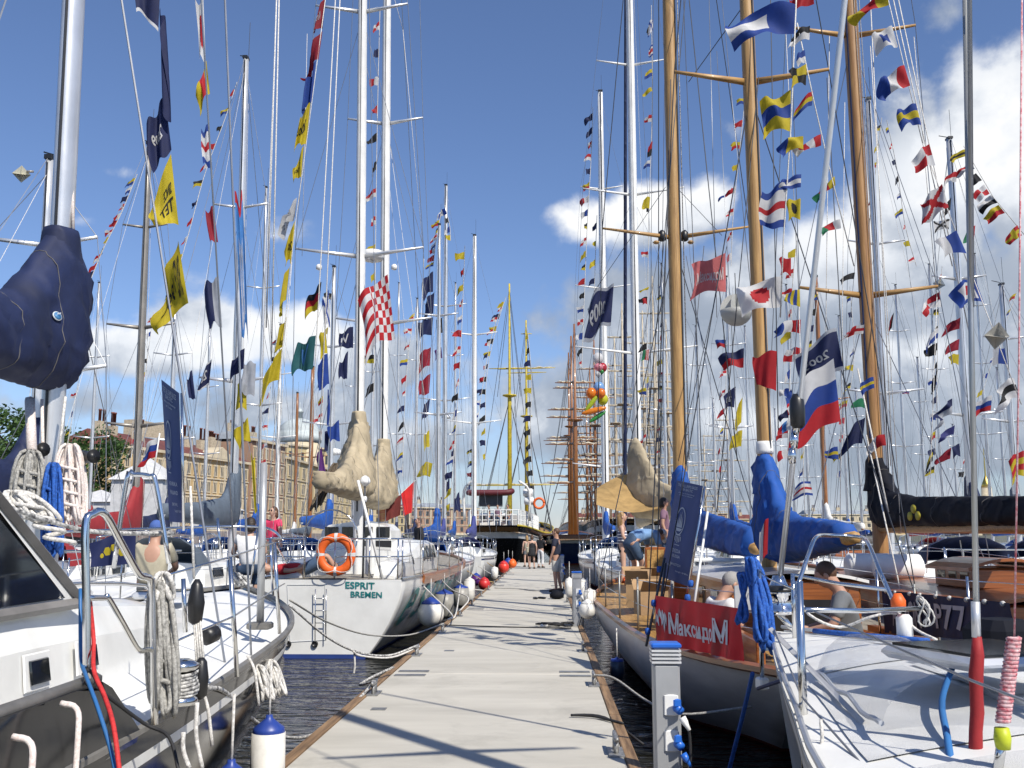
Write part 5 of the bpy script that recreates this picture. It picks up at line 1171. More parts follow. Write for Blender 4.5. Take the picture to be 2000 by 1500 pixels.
tube('pulpit_bar', [UB(1572, 1191, 4.9), UB(1690, 1193, 5.3), UB(1800, 1188, 5.6)], .013, STEEL, Bb, 8)
tube('pulpit_leg', [UB(1548, 1120, 6.3), UB(1552, 1250, 6.3)], .013, STEEL, Bb, 8)
tube('lifeline', [b2_+V((0, 0, -.01)), UB(1500, 1130, 5.7), b4_+V((0, 0, -.04))], .004, STEEL, Bb, 5)
tube('lifeline', [UB(1512, 1230, 5.7), UB(1565, 1360, 4.05), UB(1690, 1500, 3.2)], .0045, WIRE, Bb, 5)
tube('lifeline', [UB(1592, 1195, 4.6), UB(1900, 1330, 3.0), UB(2010, 1372, 2.7)], .0045, WIRE, Bb, 5)
tube('jackline', [UB(1480, 1345, 5.9), UB(1560, 1318, 5.2), UB(1700, 1275, 5.4), UB(1810, 1262, 5.6)], .011, mat('rope_navy', (.02, .03, .09), .8), Bb, 6, 4)
TAPE = mat('tape_webbing', (.55, .55, .55), .7)
vs = [UB(1500, 1230, 5.8), UB(1508, 1226, 5.8), UB(1690, 1410, 3.7), UB(1682, 1416, 3.7)]; mesh('webbing_strap', vs+[v+V((0, 0, .004)) for v in vs], [(0, 1, 2, 3), (7, 6, 5, 4), (0, 4, 5, 1), (1, 5, 6, 2), (2, 6, 7, 3), (3, 7, 4, 0)], TAPE, Bb)
tube('blue_strap', [UB(1862, 1300, 3.9), UB(1840, 1370, 3.6), UB(1850, 1440, 3.3), UB(1862, 1520, 3.1)], .012, mat('strap_blue', (.03, .16, .42), .7), Bb, 5, 4)
coil('rope_hank', UB(1468, 1090, 6.05), UB(1500, 1275, 5.95), .085, 10, .014, ROPEB, Bb, 31)
coil('rope_hank', UB(1450, 1120, 6.1), UB(1448, 1225, 6.1), .02, 2, .014, ROPEB, Bb, 32, False)
tube('bow_rope', [UB(1590, 1232, 6.35), UB(1650, 1238, 6.1), UB(1720, 1244, 5.9), UB(1815, 1252, 5.7)], .016, ROPEB, Bb, 7, 4)
tube('furling_line', [UB(1558, 1160, 6.3), UB(1580, 1200, 6.0), UB(1640, 1225, 6.0), UB(1700, 1205, 5.9), UB(1752, 1198, 5.9), UB(1790, 1230, 5.8), UB(1830, 1250, 5.7)], .009, ROPEW, Bb, 6, 4)
coil('rope_hank', UB(1800, 1165, 5.6), UB(1815, 1225, 5.6), .05, 3, .005, ROPEW, Bb, 33, False)
tube('lanyard_tail', [UB(1603, 1405, 3.55), UB(1606, 1440, 3.55), UB(1600, 1500, 3.5)], .007, ROPEW, Bb, 6)
bf = UB(1765, 1200, 5.85); lathe('danbuoy_body', bf+V((0, 0, -.1)), [(.03, -.06), (.045, -.05), (.045, .08), (.03, .1)], WHITEP, Bb, 10); lathe('danbuoy_cap', bf+V((-.03, 0, .05)), [(.04, -.03), (.042, .03), (.02, .07)], ORANGE, Bb, 10)
Bb.rotation_euler = (0, 0, ANG)
cable('mooring_rope', 'blue mooring rope running down from the white sloop bow', [U(1470, 1315, 6.3), U(1455, 1380, 6.6), U(1430, 1480, 6.9), U(1410, 1560, 7)], .014, ROPEB)
wn_ = tag(box('black_bag', U(1955, 1240, 5.2), (.30, .3, .16), CANV_K, None, .3, .05), 'black bag lying on the deck against the dark blue canvas', 'bag')
# ------------------------------------------------------------------ wooden cutter with the navy dodger
XD = 4.72
SPARM = wood('spar_amber', (0.37, 0.20, 0.07), (0.24, 0.115, 0.04), 2, .5, .1)
Db = thing('wooden_cutter', 'wooden yacht with navy lettered dodger and black boom cover', 'yacht', (XD, 12, WL))
eD, pD = hull(Db, XD, 4.5, 17.5, 1.6, [(0, .55), (.4, .55), (1, 1.0)], [(0, .5), (.12, .74), (.3, .92), (.5, 1), (.75, .8), (.9, .42), (1, .02)], [NAVYH, GEL, GEL, REDH], pm=2.3, stern_rake=1.6, bow_rake=2.0, nt=36)
deck(Db, eD, TEAKG, .03, .06, 30); rail(Db, eD, MAHO, .04, n=34, up=.01); tD = lambda y: (y-4.5)/17.5
stanchions(Db, eD, [tD(y) for y in (6.5, 8.2, 10, 11.8, 13.6, 15.5, 17.5, 19.5)], .66, inset=.06)
woodhouse(9.2, 12.6, .7, .34, XD, Db, .55, MAHO, [(-1, 9.7, 10.2), (-1, 10.6, 11.1), (-1, 11.5, 12.0)]); woodhouse(12.7, 15.6, .62, .34, XD, Db, .55, MAHO, [(-1, 13.2, 13.7), (-1, 14.3, 14.8)])
sk = woodhouse(10.3, 11.3, .36, .22, XD, Db, .97, MAHO, [(-1, 10.4, 10.6), (-1, 10.7, 10.9), (-1, 11.0, 11.2)], 'skylight')
for (x, y, z) in ((XD-.35, 13.6, 1.12), (XD-.2, 12.9, 1.12)):
    tube('liferaft_canister', [(x-.3, y, z), (x-.27, y, z), (x+.27, y, z), (x+.3, y, z)], [.12, .17, .17, .12], WHITEP, Db, 14)
at3, _ = mast(Db, XD, 14.1, .6, 21, .105, SPARM, [(ztop(1655, 70, 14.1), .94), (ztop(1690, 577, 14.1), 1.0)], 1.5, .62, fore=(XD, 21.8, 1.0), wire=.0065, wm=WIRE, groove=False, smat=SPARX, aspect=1.1, topkit=False)
tube('luff_track', [at3(2.9)+V((-.085, -.07, 0)), at3(20)+V((-.075, -.07, 0))], .014, mat('track_navy', (.02, .035, .10), .6), Db, 4)
for k in range(3): tube('halyard', [at3(2.5)+V((.06+.05*k, -.13, 0)), at3(20.5)+V((.02*k, -.1, 0))], .006, ROPEW, Db, 5)
sailcover('sail_cover', XD, 14.1, [(-.17, 1.66, 2.7, .12), (0, 1.62, 2.72, .17), (.25, 1.6, 2.5, .22), (.6, 1.62, 2.12, .22), (1.4, 1.63, 2.02, .19), (4.5, 1.60, 1.9, .16), (6.5, 1.6, 1.86, .12)], CANV_K, Db, K=28, steps=80, fold=.032, seed=29, collar=.145, tp=1.2)
tube('boom', [(XD, 14, 1.63), (XD, 7.3, 1.58)], .065, SPARX, Db, 8)
EMG = mat('emblem_gold', (.42, .36, .03), .6)
ec = U(1806, 1003, 12.2); ec.x = XD-.20
em = None
for (dy, dz) in ((0, .055), (.13, -.03), (-.13, -.03)):
    l = lathe('emblem_leaf', ec+V((-.01, dy, dz)), [(.055, 0), (.055, .012)], EMG, em or Db, 14, axis=(-1, -.15, 0))
D4 = [U(1722, 1152, 9.9), U(1975, 1178, 7.05), U(1990, 1258, 7.0), U(1728, 1236, 9.9)]
SD = lambda u, v, o=0.0: D4[0].lerp(D4[1], u).lerp(D4[3].lerp(D4[2], u), v)+V((-o, -o*.6, 0))+V((.012*math.sin(u*30), 0, 0))
vs = [SD(i/40, j/5) for j in range(6) for i in range(41)]; fs = [(j*41+i, j*41+i+1, j*41+i+42, j*41+i+41) for j in range(5) for i in range(40)]
dg_ = mesh('dodger_cloth', vs, fs, CANV_N, Db, smooth=True)
LGR = mat('lettering_dodger', (.42, .42, .46), .7)
letter('lettering', 'ARION', lambda a, b: SD(.10+.28*a, .82-.62*b, .012), LGR, dg_, .02); letter('lettering', 'P77', lambda a, b: SD(.475+.23*a, .80-.60*b, .012), LGR, dg_, .02)
for k in range(9): lathe('eyelet', SD(.04+.115*k, .03, .006), [(.018, -.01), (.02, 0), (.018, .01)], ROPEW, dg_, 8, axis=(1, .6, 0))
for (a, b, r) in (((1700, 0, 14.5), (1748, 1010, 13.4), .008), ((1745, 0, 12), (1860, 520, 11.5), .007), ((1755, 0, 12), (1893, 650, 11.5), .007), ((1700, 90, 14), (1760, 1040, 12.8), .006), ((1675, 720, 14), (1735, 1000, 13), .012), ((1692, 850, 13.8), (1760, 1160, 11.5), .010), ((1650, 200, 14), (1640, 1080, 13.5), .005), ((1620, 70, 14.2), (1608, 1050, 14), .006), ((1785, 72, 14), (1830, 580, 14), .005), ((1830, 580, 14), (1810, 1120, 13.6), .005), ((1535, 65, 14), (1560, 575, 14), .005), ((1560, 575, 14), (1575, 1120, 13.8), .005), ((1735, 0, 12), (1802, 280, 11.7), .006), ((1802, 280, 11.7), (1900, 540, 11.4), .006), ((1900, 540, 11.4), (1995, 790, 11), .006)):
    tube('running_rigging', [U(*a), U(*b)], r, ROPEW, Db, 5)
# ------------------------------------------------------------------ power pedestals
def pedestal(label, x, y, h=.76):
    r = thing('power_pedestal', label, 'pedestal', (x, y, 0), 'shore power pedestals')
    ped = mat('pedestal_grey', (.40, .41, .42), .45, .3, .08, 2)
    box('column', (x, y, h/2-.04), (.155, .13, h+.08), ped, r, bev=.012)
    for k in range(4): box('louvre', (x, y, h+.012+.022*k), (.172, .147, .012), mat('louvre_clear', (.62, .63, .64), .25), r)
    box('lamp_core', (x, y, h+.045), (.13, .11, .09), mat('louvre_inner', (.45, .46, .48), .5), r)
    box('cap', (x, y, h+.107), (.178, .153, .03), BLUEP, r, bev=.008); box('bracket', (x-.04, y, -.10), (.2, .10, .1), TOEG, r)
    for k, z in enumerate((h-.23, h-.43)):
        sk = box('socket_plate', (x+.02, y-.068, z), (.085, .02, .12), WHITEP, r, bev=.006)
        lathe('socket', (x+.045, y-.08, z-.005), [(.024, 0), (.028, .01), (.024, .05)], BLUEP, sk, 12, axis=(.5, -.75, -.45))
        box('socket_lid', (x+.05, y-.115, z+.02), (.05, .016, .05), BLUEP, sk, .3, .008)
        lathe('plug', (x+.075, y-.125, z-.06), [(.022, 0), (.02, .03), (.014, .05), (.01, .08)], WHITEP if k == 0 else BLUEP, sk, 12, axis=(.45, -.3, -.8))
    tube('power_lead', [(x+.098, y-.135, h-.32), (x+.115, y-.13, h-.40), (x+.115, y-.12, h-.58), (x+.10, y-.10, h-.72), (x+.1, y-.02, -.3)], .009, ROPEK, r, 7, 4)
    tube('power_lead', [(x+.09, y-.14, h-.52), (x+.10, y-.15, h-.58), (x+.06, y-.13, h-.68), (x+.02, y-.10, -.02)], .009, ROPEK, r, 7, 4)
pedestal('grey power pedestal with blue cap and plugs beside the white sloop', .705, 6.02); pedestal('grey power pedestal with blue cap behind the standing person', .52, 17.2, .80)
pedestal('small distant grey power pedestal with blue cap down the pontoon', .52, 34, .80)
# ------------------------------------------------------------------ the other yachts
def Yt(label, px, Y, ptop, **k):
    x = xat(px, Y); return yacht(label, x, Y, ztop(px, ptop, Y), **k)
DULL = mat('mast_dull', (.30, .28, .25), .45, .4, .15, 2)
CANV_G = mat('canvas_grey', (.10, .13, .17), .75, bump=.2, bscale=9); CANV_W = mat('canvas_white', (.62, .62, .6), .75, bump=.2, bscale=9); CANV_R = mat('canvas_red', (.28, .02, .025), .75, bump=.2, bscale=9); CANV_V = mat('canvas_violet', (.05, .06, .22), .75, bump=.2, bscale=9)
Yt('white yacht whose mast carries a lantern shaped radar reflector', 68, 12.0, 330, L=8, HB=1.15, cover=CANV_N, boomz=1.9, mr=.07, spr=(.5, .8))
Yt('white yacht with dull bronze mast and three spreaders', 266, 22.0, 300, L=12, HB=1.3, mm=DULL, spr=(.33, .56, .80), sprw=(.75, .8, .53), mr=.08, cover=CANV_R, boomz=1.55)
Yt('yacht with tall grey mast and long blue streamer', 457, 21.0, 140, L=11, HB=1.3, spr=(.36, .7), sprw=(.80, .6), mr=.085, cover=CANV_G, boomz=1.8, wood_m=False)
Yt('white yacht with thin grey mast behind the ketch', 505, 40, 380, L=12, spr=(.4, .72), mr=.07, cover=CANV_B, boomz=1.8)
Yt('white yacht with radome behind the tan covers', 645, 37, 530, L=12, spr=(.45, .72), sprw=(1.1, .9), mr=.1, cover=CANV_B, boomz=1.9, radar=True)
Yt('white yacht with blue cover ahead of the ketch', 855, 38.5, 450, L=11, HB=1.5, spr=(.42, .72), sprw=(.95, .8), mr=.085, cover=CANV_B, boomz=1.55)
Yt('yacht with tall grey mast hung with navy flags', 868, 60, 375, L=13, HB=1.4, spr=(.40, .66), sprw=(1.6, 1.35), mr=.145, cover=CANV_V, boomz=1.7, radar=True)
Yt('white yacht with gleaming white mast by the pontoon', 926, 50, 470, L=11, HB=1.2, mm=WMAST, spr=(.4, .68), sprw=(1.4, 1.2), mr=.13, cover=CANV_V, boomz=1.6)
Yt('navy hulled yacht with a slim grey mast', 812, 66, 590, L=12, hm=NAVYH, spr=(.45, .75), mr=.1, cover=CANV_N)
Yt('white yacht with brown wooden mast behind tan covers', 606, 62, 720, L=13, mm=SPARD, wood_m=True, mr=.14, cover=CANV_G, spr=(.5,), sprw=(1.2,))
Yt('yacht with thin brown mast in front of the dome', 577, 75, 770, L=13, mm=SPARD, wood_m=True, mr=.13, cover=CANV_W, spr=(.6,), sprw=(1.2,))
Yt('white yacht with short mast before the yellow house', 330, 34, 590, L=11, spr=(.45, .78), mr=.08, cover=CANV_N, boomz=1.8)
Yt('white yacht with whitish mast beside the rose house', 541, 48, 640, L=11, mm=WMAST, mr=.09, cover=CANV_W, spr=(.5, .78))
Yt('small white yacht with low mast under the trees', 176, 46, 560, L=10, mr=.07, cover=CANV_R)
Yt('distant white yacht with grey mast among navy flags', 888, 75, 560, L=12, mr=.09, cover=CANV_B, simple=True)
Yt('distant grey masted yacht behind the ketch main mast', 775, 80, 560, L=12, mr=.09, cover=CANV_N, simple=True)
Yt('distant yacht behind the radome mast', 690, 70, 640, L=12, mr=.1, cover=CANV_W, simple=True)
Yt('distant yacht between the tan covers and the dome', 725, 55, 600, L=12, mr=.09, cover=CANV_B, simple=True)
Yt('distant yacht before the yellow house gable', 400, 60, 640, L=12, mr=.09, cover=CANV_B, simple=True)
# right of the pontoon
G2 = 'yachts moored right along the pontoon'
Yt('navy yacht with white mast and dark furled sail', 1247, 31, -380, L=13, HB=1.4, hm=NAVYH, mm=WMAST, spr=(.25, .45, .62), sprw=(1.95, 1.65, 1.15), mr=.135, cover=CANV_T, boomz=1.9, furl=CANV_N)
Yt('white yacht with bright white mast beside the balloons', 1183, 45, 190, L=13, HB=1.3, mm=WMAST, spr=(.18, .56, .78), sprw=(1.5, 1.3, 1.0), mr=.17, cover=CANV_B, radar=False)
Yt('white yacht with tall grey mast right of the brown one', 1736, 24, 205, L=12, mr=.085, spr=(.36, .68), sprw=(.95, .7), cover=CANV_N, boomz=1.9)
Yt('yacht with grey mast behind the diamond reflector', 1898, 27, 280, L=11, mr=.105, spr=(.34, .66), sprw=(.95, .75), cover=CANV_N, boomz=1.9, hm=GEL)
Yt('white yacht with reddish wooden mast behind the big tricolour', 1612, 38, 545, L=12, mm=SPARD, wood_m=True, mr=.1, cover=CANV_W, spr=(.55,), sprw=(1.1,), boomz=1.7)
Yt('white yacht with slim mast below the pink flag', 1432, 40, 545, L=12, mr=.07, cover=CANV_B, spr=(.45, .75), simple=True)
Yt('white motor yacht with grey cabin behind the wooden yacht', 1985, 30, 560, L=13, mr=.09, cover=CANV_G, spr=(.5, .8))
for k, (px, Y, tp, lb, cv) in enumerate(((1302, 58, 520, 'between the two wooden masts', CANV_N), (1368, 66, 640, 'just right of the main wooden mast', CANV_B), (1398, 90, 780, 'far beyond the blue covers', CANV_W), (1466, 74, 640, 'left of the mizzen mast', CANV_B), (1552, 62, 560, 'right of the mizzen mast', CANV_N), (1580, 84, 720, 'behind the big tricolour', CANV_W), (1655, 70, 620, 'left of the brown mast', CANV_B),
                                (1682, 95, 760, 'far behind the brown mast', CANV_N), (1772, 66, 560, 'between brown mast and diamond reflector', CANV_R), (1808, 88, 700, 'far beyond the black boom', CANV_B), (1842, 72, 520, 'left of the grey shroud', CANV_N), (1935, 64, 500, 'right of the grey shroud', CANV_B), (1965, 92, 720, 'far away at the picture edge', CANV_W), (1345, 105, 850, 'tiny beside the main wooden mast', CANV_N), (1425, 120, 860, 'tiny between the wooden masts', CANV_B), (1520, 110, 800, 'tiny right of the mizzen mast', CANV_N), (1870, 115, 830, 'tiny beyond the shamrock cover', CANV_W))):
    Yt('distant white yacht with grey mast '+lb, px, Y, tp, L=12, mr=.09 if Y < 80 else .12, cover=cv, simple=True, group='yachts beyond the right side row', spr=((.38, .62, .82) if k % 3 else (.48, .76)), sprw=((1.3, 1.0, .8) if k % 3 else (1.1, .8)), wm=WIRE if k % 2 else DWIRE)
# tan awning over the navy yacht
an = [U(1172, 975, 21.5), U(1210, 952, 22.5), U(1300, 985, 22.2), U(1240, 1003, 21)]
vs, fs = [], []
for j in range(9):
    for i in range(9):
        u, v = i/8, j/8; p = U(1163+147*u, 985-30*v+(-30*math.sin(u*3.14)*(v)+16*math.sin(u*3.14)*(1-v)), 25.0+1.8*v); p.z -= .25*math.sin(u*3.14)*math.sin(v*3.14); vs.append(p)
for j in range(8):
    for i in range(8): a = j*9+i; fs.append((a, a+1, a+10, a+9))
tag(mesh('awning', vs, fs, AWN, smooth=True), 'ochre canvas awning stretched under the tan boom cover', 'awning')
YN = 24.5; sailcover_root = thing('spare_sail', 'tan sail bundle lashed above the ochre awning', 'sail', U(1250, 1000, 26.0))
sailcover('sail_bundle', xat(1250, 26.0), 26.4, [(-.3, 2.1, 4.1, .26), (-.1, 2.0, 4.2, .34), (.1, 2.0, 4.1, .36), (.9, 1.95, 3.0, .34), (2.4, 1.95, 2.5, .24)], CANV_T, sailcover_root, dirx=.55, seed=41, K=18, steps=26, fold=.07)

# ------------------------------------------------------------------ tall ships at the pontoon's end
def yard(root, c, half, r, m, ang=0.0, sail=None):
    d = V((math.cos(ang), math.sin(ang), 0)); a, b = c-d*half, c+d*half
    y_ = tube('yard', [a, a.lerp(c, .5), c, c.lerp(b, .5), b], [r*.5, r*.9, r, r*.9, r*.5], m, root, 6)
    if sail:
        pts = [a.lerp(b, .06+.88*i/12)+V((0, 0, r*1.4+.05*math.sin(i*2.3))) for i in range(13)]; tube('furled_sail', pts, [r*.4]+[r*(.9+.35*math.sin(i*1.7)) for i in range(11)]+[r*.4], sail, y_, 7)
def tallship(label, x, y, L, HB, fb, masts, hm, stripe, sparm, boot=REDH, bow=1, group='tall ships at the end of the pontoon', ratl=True):
    root = thing('tall_ship', label, 'ship', (x, y, WL), group)
    e, p = hull(root, x, y, L, HB, [(0, fb*1.15), (.3, fb*.95), (.6, fb), (1, fb*1.5)], [(0, .66), (.06, .84), (.2, .97), (.5, 1), (.8, .8), (.93, .42), (1, .03)], [hm, stripe, hm, boot], pm=2.2, stern_rake=3.0, bow_rake=3, nt=30, stripe=(fb*.22, fb*.42), zk=-1.6, stern_stripe=True)
    deck(root, e, DECKT, .5, .1, 20); rail(root, e, sparm, .07, n=24)
    for (my, zt, r, yards) in masts:
        foot, top = V((x, y+my, fb*.5)), V((x, y+my-.4, zt)); hh = zt-fb
        tube('mast', [foot, foot.lerp(top, .55), foot.lerp(top, .57), top], [r, r*.85, r*.6, r*.35], sparm, root, 10)
        for (z, half, sl) in yards: yard(root, foot.lerp(top, (z-foot.z)/(top.z-foot.z))+V((0, r*1.5, 0)), half, r*.30, sparm if not sl else sl[1], .06*math.sin(z), sl[0] if sl else None)
        for s in (-1, 1):
            mid = foot.lerp(top, .55)
            for k in range(3):
                ch = V((x+s*HB*.95, y+my-.9+.7*k-.4, fb)); tube('shroud', [ch, mid], .02, DWIRE, root, 4)
            if ratl:
                for k in range(1, 10):
                    f = k/11; a, b = V((x+s*HB*.95, y+my-1.3, fb)).lerp(mid, f), V((x+s*HB*.95, y+my+.1, fb)).lerp(mid, f); tube('ratline', [a, b], .012, DWIRE, root, 3)
            tube('topmast_shroud', [mid+V((s*.9, -.3, .1)), top+V((0, 0, -hh*.05))], .018, DWIRE, root, 4); tube('backstay', [V((x+s*HB*.95, y+my-2.4, fb)), top+V((0, 0, -.4))], .018, DWIRE, root, 4)
        tube('forestay', [V((x, min(y+L+1, y+my+hh*.45), fb*1.4)), top+V((0, 0, -hh*.08))], .02, DWIRE, root, 4)
        lathe('top', foot.lerp(top, .56), [(r*1.2, -.1), (r*3, 0), (r*3, .08), (r, .1)], sparm, root, 10)
    return root, e, p
SAILC = mat('sail_furled', (.58, .52, .40), .8, var=.2)
xs = -3.43
S1, e1, p1 = tallship('black hulled ship with white band and yellow masts across the pontoon end', xs, 64.5, 34, 2.4, 2.0,
    [(9, ztop(990, 560, 74), .18, [(ztop(990, 722, 74), 1.6, None), (ztop(990, 948, 74), 3.4, (SAILC, SHIPY))]), (22, ztop(1028, 630, 87), .18, [(ztop(1028, 655, 87), .5, None), (ztop(1028, 722, 87), 2.6, (SAILC, SHIPY)), (ztop(1028, 730, 87), 1.8, None)])], BLK, GEL, SHIPY)
for k in range(6): letter('lettering', 'TARNOW'[k], lambda a, b: (lambda t, z: p1(t, z, 1)+V((.03, -.03, 0)))(.010+.008*k+.006*a, 1.72+.42*b), BLACKP, S1, .02)
hs = 2.6
dk = box('deckhouse', (xs-.3, 70, hs-.1), (2.2, 6, 1.3), GEL, S1, bev=.1)
for k in range(4): mesh('window', [(xs-1.25+.5*k, 66.97, hs), (xs-.95+.5*k, 66.97, hs), (xs-.95+.5*k, 66.97, hs+.35), (xs-1.25+.5*k, 66.97, hs+.35)], [(0, 1, 2, 3)], GLASS, dk)
dav = [tube('davit', [(xs+s*2.2, 66, 2.6), (xs+s*2.2, 65.6, 4.6), (xs+s*1.6, 65.0, 5.2)], .09, GEL, S1, 6, 3) for s in (-1, 1)]
for i in range(26):
    t = .004+.2*i/26
    for s in (-1, 1): q = e1(t, s); tube('rail_post', [q, q+V((0, 0, 1.0))], .035, GEL, S1, 4)
for z in (.34, .67, 1.0):
    for s in (-1, 1): tube('rail_bar', [e1(.004+.2*i/12, s)+V((0, 0, z)) for i in range(13)], .03, GEL, S1, 4)
    tube('rail_bar', [e1(.004, -1)+V((0, 0, z)), e1(.004, 1)+V((0, 0, z))], .03, GEL, S1, 4)
for i in range(9): q = e1(.002, -1).lerp(e1(.002, 1), i/8); tube('rail_post', [q, q+V((0, 0, 1.0))], .035, GEL, S1, 4)
# inflatable tender, canisters and lifebuoy on her deck
td = thing('inflatable_tender', 'dark red inflatable tender stowed across the black ship deck', 'dinghy', (xs-2.2, 66.2, 4.3), None)
pc = U(958, 962, 66)
tube('tube_body', [pc+V((-1.5, 0, 0)), pc+V((-1.3, -.1, 0)), pc+V((1.0, -.1, 0)), pc+V((1.4, .1, .1)), pc+V((1.4, .6, .1)), pc+V((1.0, .8, 0)), pc+V((-1.5, .8, 0))], .19, mat('hypalon_red', (.11, .012, .02), .6), td, 10, 3)
box('floor', pc+V((0, .4, -.1)), (2.6, .8, .08), GREYP, td); box('cradle', pc+V((0, .4, -.55)), (1.6, .2, .75), DWIRE, td)
for k, (px, py) in enumerate(((1031, 962), (1033, 978))):
    c = U(px, py, 65.8); tag(tube('liferaft_canister', [c+V((-.33, 0, 0)), c+V((-.28, 0, 0)), c+V((.28, 0, 0)), c+V((.33, 0, 0))], [.17, .27, .27, .17], WHITEP, None, 12), ('upper' if k == 0 else 'lower')+' white liferaft canister on the black ship rail', 'canister', 'liferaft canisters')
c = U(1053, 983, 65.4); tag(tube('lifebuoy', [c+V((.33*math.cos(q), 0, .33*math.sin(q))) for q in [i*.3142 for i in range(21)]], .08, ORANGE, None, 8), 'red and white ring lifebuoy on the black ship rail', 'lifebuoy')
S1.rotation_euler = (0, 0, math.radians(-4.5))
YD = SPARD
xs2 = xat(1108, 82)
tallship('brown masted brig with furled sails right of the yellow masts', xs2+.6, 72, 34, 2.8, 1.5,
    [(6, ztop(1100, 645, 80), .22, [(ztop(1100, h, 80), w_, (SAILC, SPARD)) for h, w_ in ((755, 1.6), (806, 2.2), (872, 2.4), (902, 2.0), (946, 2.6))]), (16, ztop(1114, 658, 88), .22, [(ztop(1114, h, 88), w_, (SAILC, SPARD)) for h, w_ in ((758, 1.7), (815, 2.3), (855, 2.3), (905, 2.8))]), (26, ztop(1125, 690, 98), .2, [(ztop(1125, h, 98), w_, (SAILC, SPARD)) for h, w_ in ((800, 2.0), (860, 2.6), (930, 3.0))])], NAVYH, GEL, SPARD)
YARDW = mat('yard_pale', (.50, .43, .32), .6, var=.2)
for k, (px, Y, tp, lb, hmat, sm) in enumerate(((1205, 125, 640, 'left of the tan sail bundle', BLK, YARDW), (1262, 130, 590, 'behind the white mast with dark furled sail', GEL, YARDW), (1288, 150, 660, 'just left of the main wooden mast', BLK, YARDW), (1155, 140, 700, 'behind the balloons', GEL, SPARD), (1400, 190, 800, 'far off beyond the blue covers', BLK, YARDW))):
    x = xat(px, Y); ms = []
    for j in range(3):
        zt = ztop(px, tp+18*j, Y); ys = [(zt*f, (2.0+5.0*(1-f))*(.85 if j != 1 else 1), (SAILC, sm)) for f in (.86, .72, .58, .44, .3)]
        ms.append((8+13*j, zt, .24, ys))
    tallship('distant square rigged ship with pale yards '+lb, x, Y-21, 48, 4.6, 3.0, ms, hmat, GEL, sm, group='square riggers far down the harbour', ratl=False)
# ------------------------------------------------------------------ people
SKIN = mat('skin', (.46, .26, .18), .55, var=.1); SKINL = mat('skin_fair', (.55, .34, .25), .55, var=.1)
HAIRD = mat('hair_dark', (.03, .02, .014), .6, bump=.5, bscale=60); HAIRB = mat('hair_blond', (.36, .22, .09), .6, bump=.5, bscale=60); HAIRG = mat('hair_grey', (.32, .31, .30), .7, bump=.5, bscale=60); HAIRR = mat('hair_brown', (.10, .05, .028), .6, bump=.5, bscale=60)
def cl(n, c): return mat('cloth_'+n, c, .85, var=.18, scale=5, bump=.25, bscale=25)
def skin_mesh(verts, edges, radii, root_i=0, sub=2):
    me = bpy.data.meshes.new('s'); me.from_pydata(verts, edges, []); o = bpy.data.objects.new('s', me); TMP.collection.objects.link(o)
    o.modifiers.new('k', 'SKIN'); s_ = o.modifiers.new('b', 'SUBSURF'); s_.levels = sub; s_.render_levels = sub
    for i, r in enumerate(radii): me.skin_vertices[0].data[i].radius = r if isinstance(r, tuple) else (r, r)
    me.skin_vertices[0].data[root_i].use_root = True
    TMP.view_layers[0].update(); dg = TMP.view_layers[0].depsgraph; m2 = bpy.data.meshes.new_from_object(o.evaluated_get(dg))
    vs = [V(v.co) for v in m2.vertices]; fs = [tuple(p.vertices) for p in m2.polygons]
    bpy.data.objects.remove(o); bpy.data.meshes.remove(me); bpy.data.meshes.remove(m2); return vs, fs
STAND = dict(pel=(0, 0, .93), bel=(0, .01, 1.05), che=(0, 0, 1.26), nec=(0, -.01, 1.44), hea=(0, .015, 1.56), cro=(0, .0, 1.68),
             shl=(-.175, 0, 1.385), ell=(-.235, -.03, 1.12), wrl=(-.235, .05, .88), hal=(-.23, .08, .79), shr=(.175, 0, 1.385), elr=(.235, -.03, 1.12), wrr=(.235, .05, .88), har=(.23, .08, .79),
             hil=(-.095, 0, .88), knl=(-.11, .02, .48), anl=(-.12, -.02, .085), tol=(-.13, .15, .035), hir=(.095, 0, .88), knr=(.11, .02, .48), anr=(.12, -.02, .085), tor=(.13, .15, .035))
EDG = [('pel', 'bel'), ('bel', 'che'), ('che', 'nec'), ('nec', 'hea'), ('hea', 'cro'), ('che', 'shl'), ('shl', 'ell'), ('ell', 'wrl'), ('wrl', 'hal'), ('che', 'shr'), ('shr', 'elr'), ('elr', 'wrr'), ('wrr', 'har'), ('pel', 'hil'), ('hil', 'knl'), ('knl', 'anl'), ('anl', 'tol'), ('pel', 'hir'), ('hir', 'knr'), ('knr', 'anr'), ('anr', 'tor')]
RAD = dict(pel=(.15, .105), bel=(.14, .10), che=(.15, .105), nec=.052, hea=.082, cro=.07, shl=.058, ell=.042, wrl=.030, hal=.032, shr=.058, elr=.042, wrr=.030, har=.032, hil=.088, knl=.056, anl=.040, tol=.036, hir=.088, knr=.056, anr=.040, tor=.036)
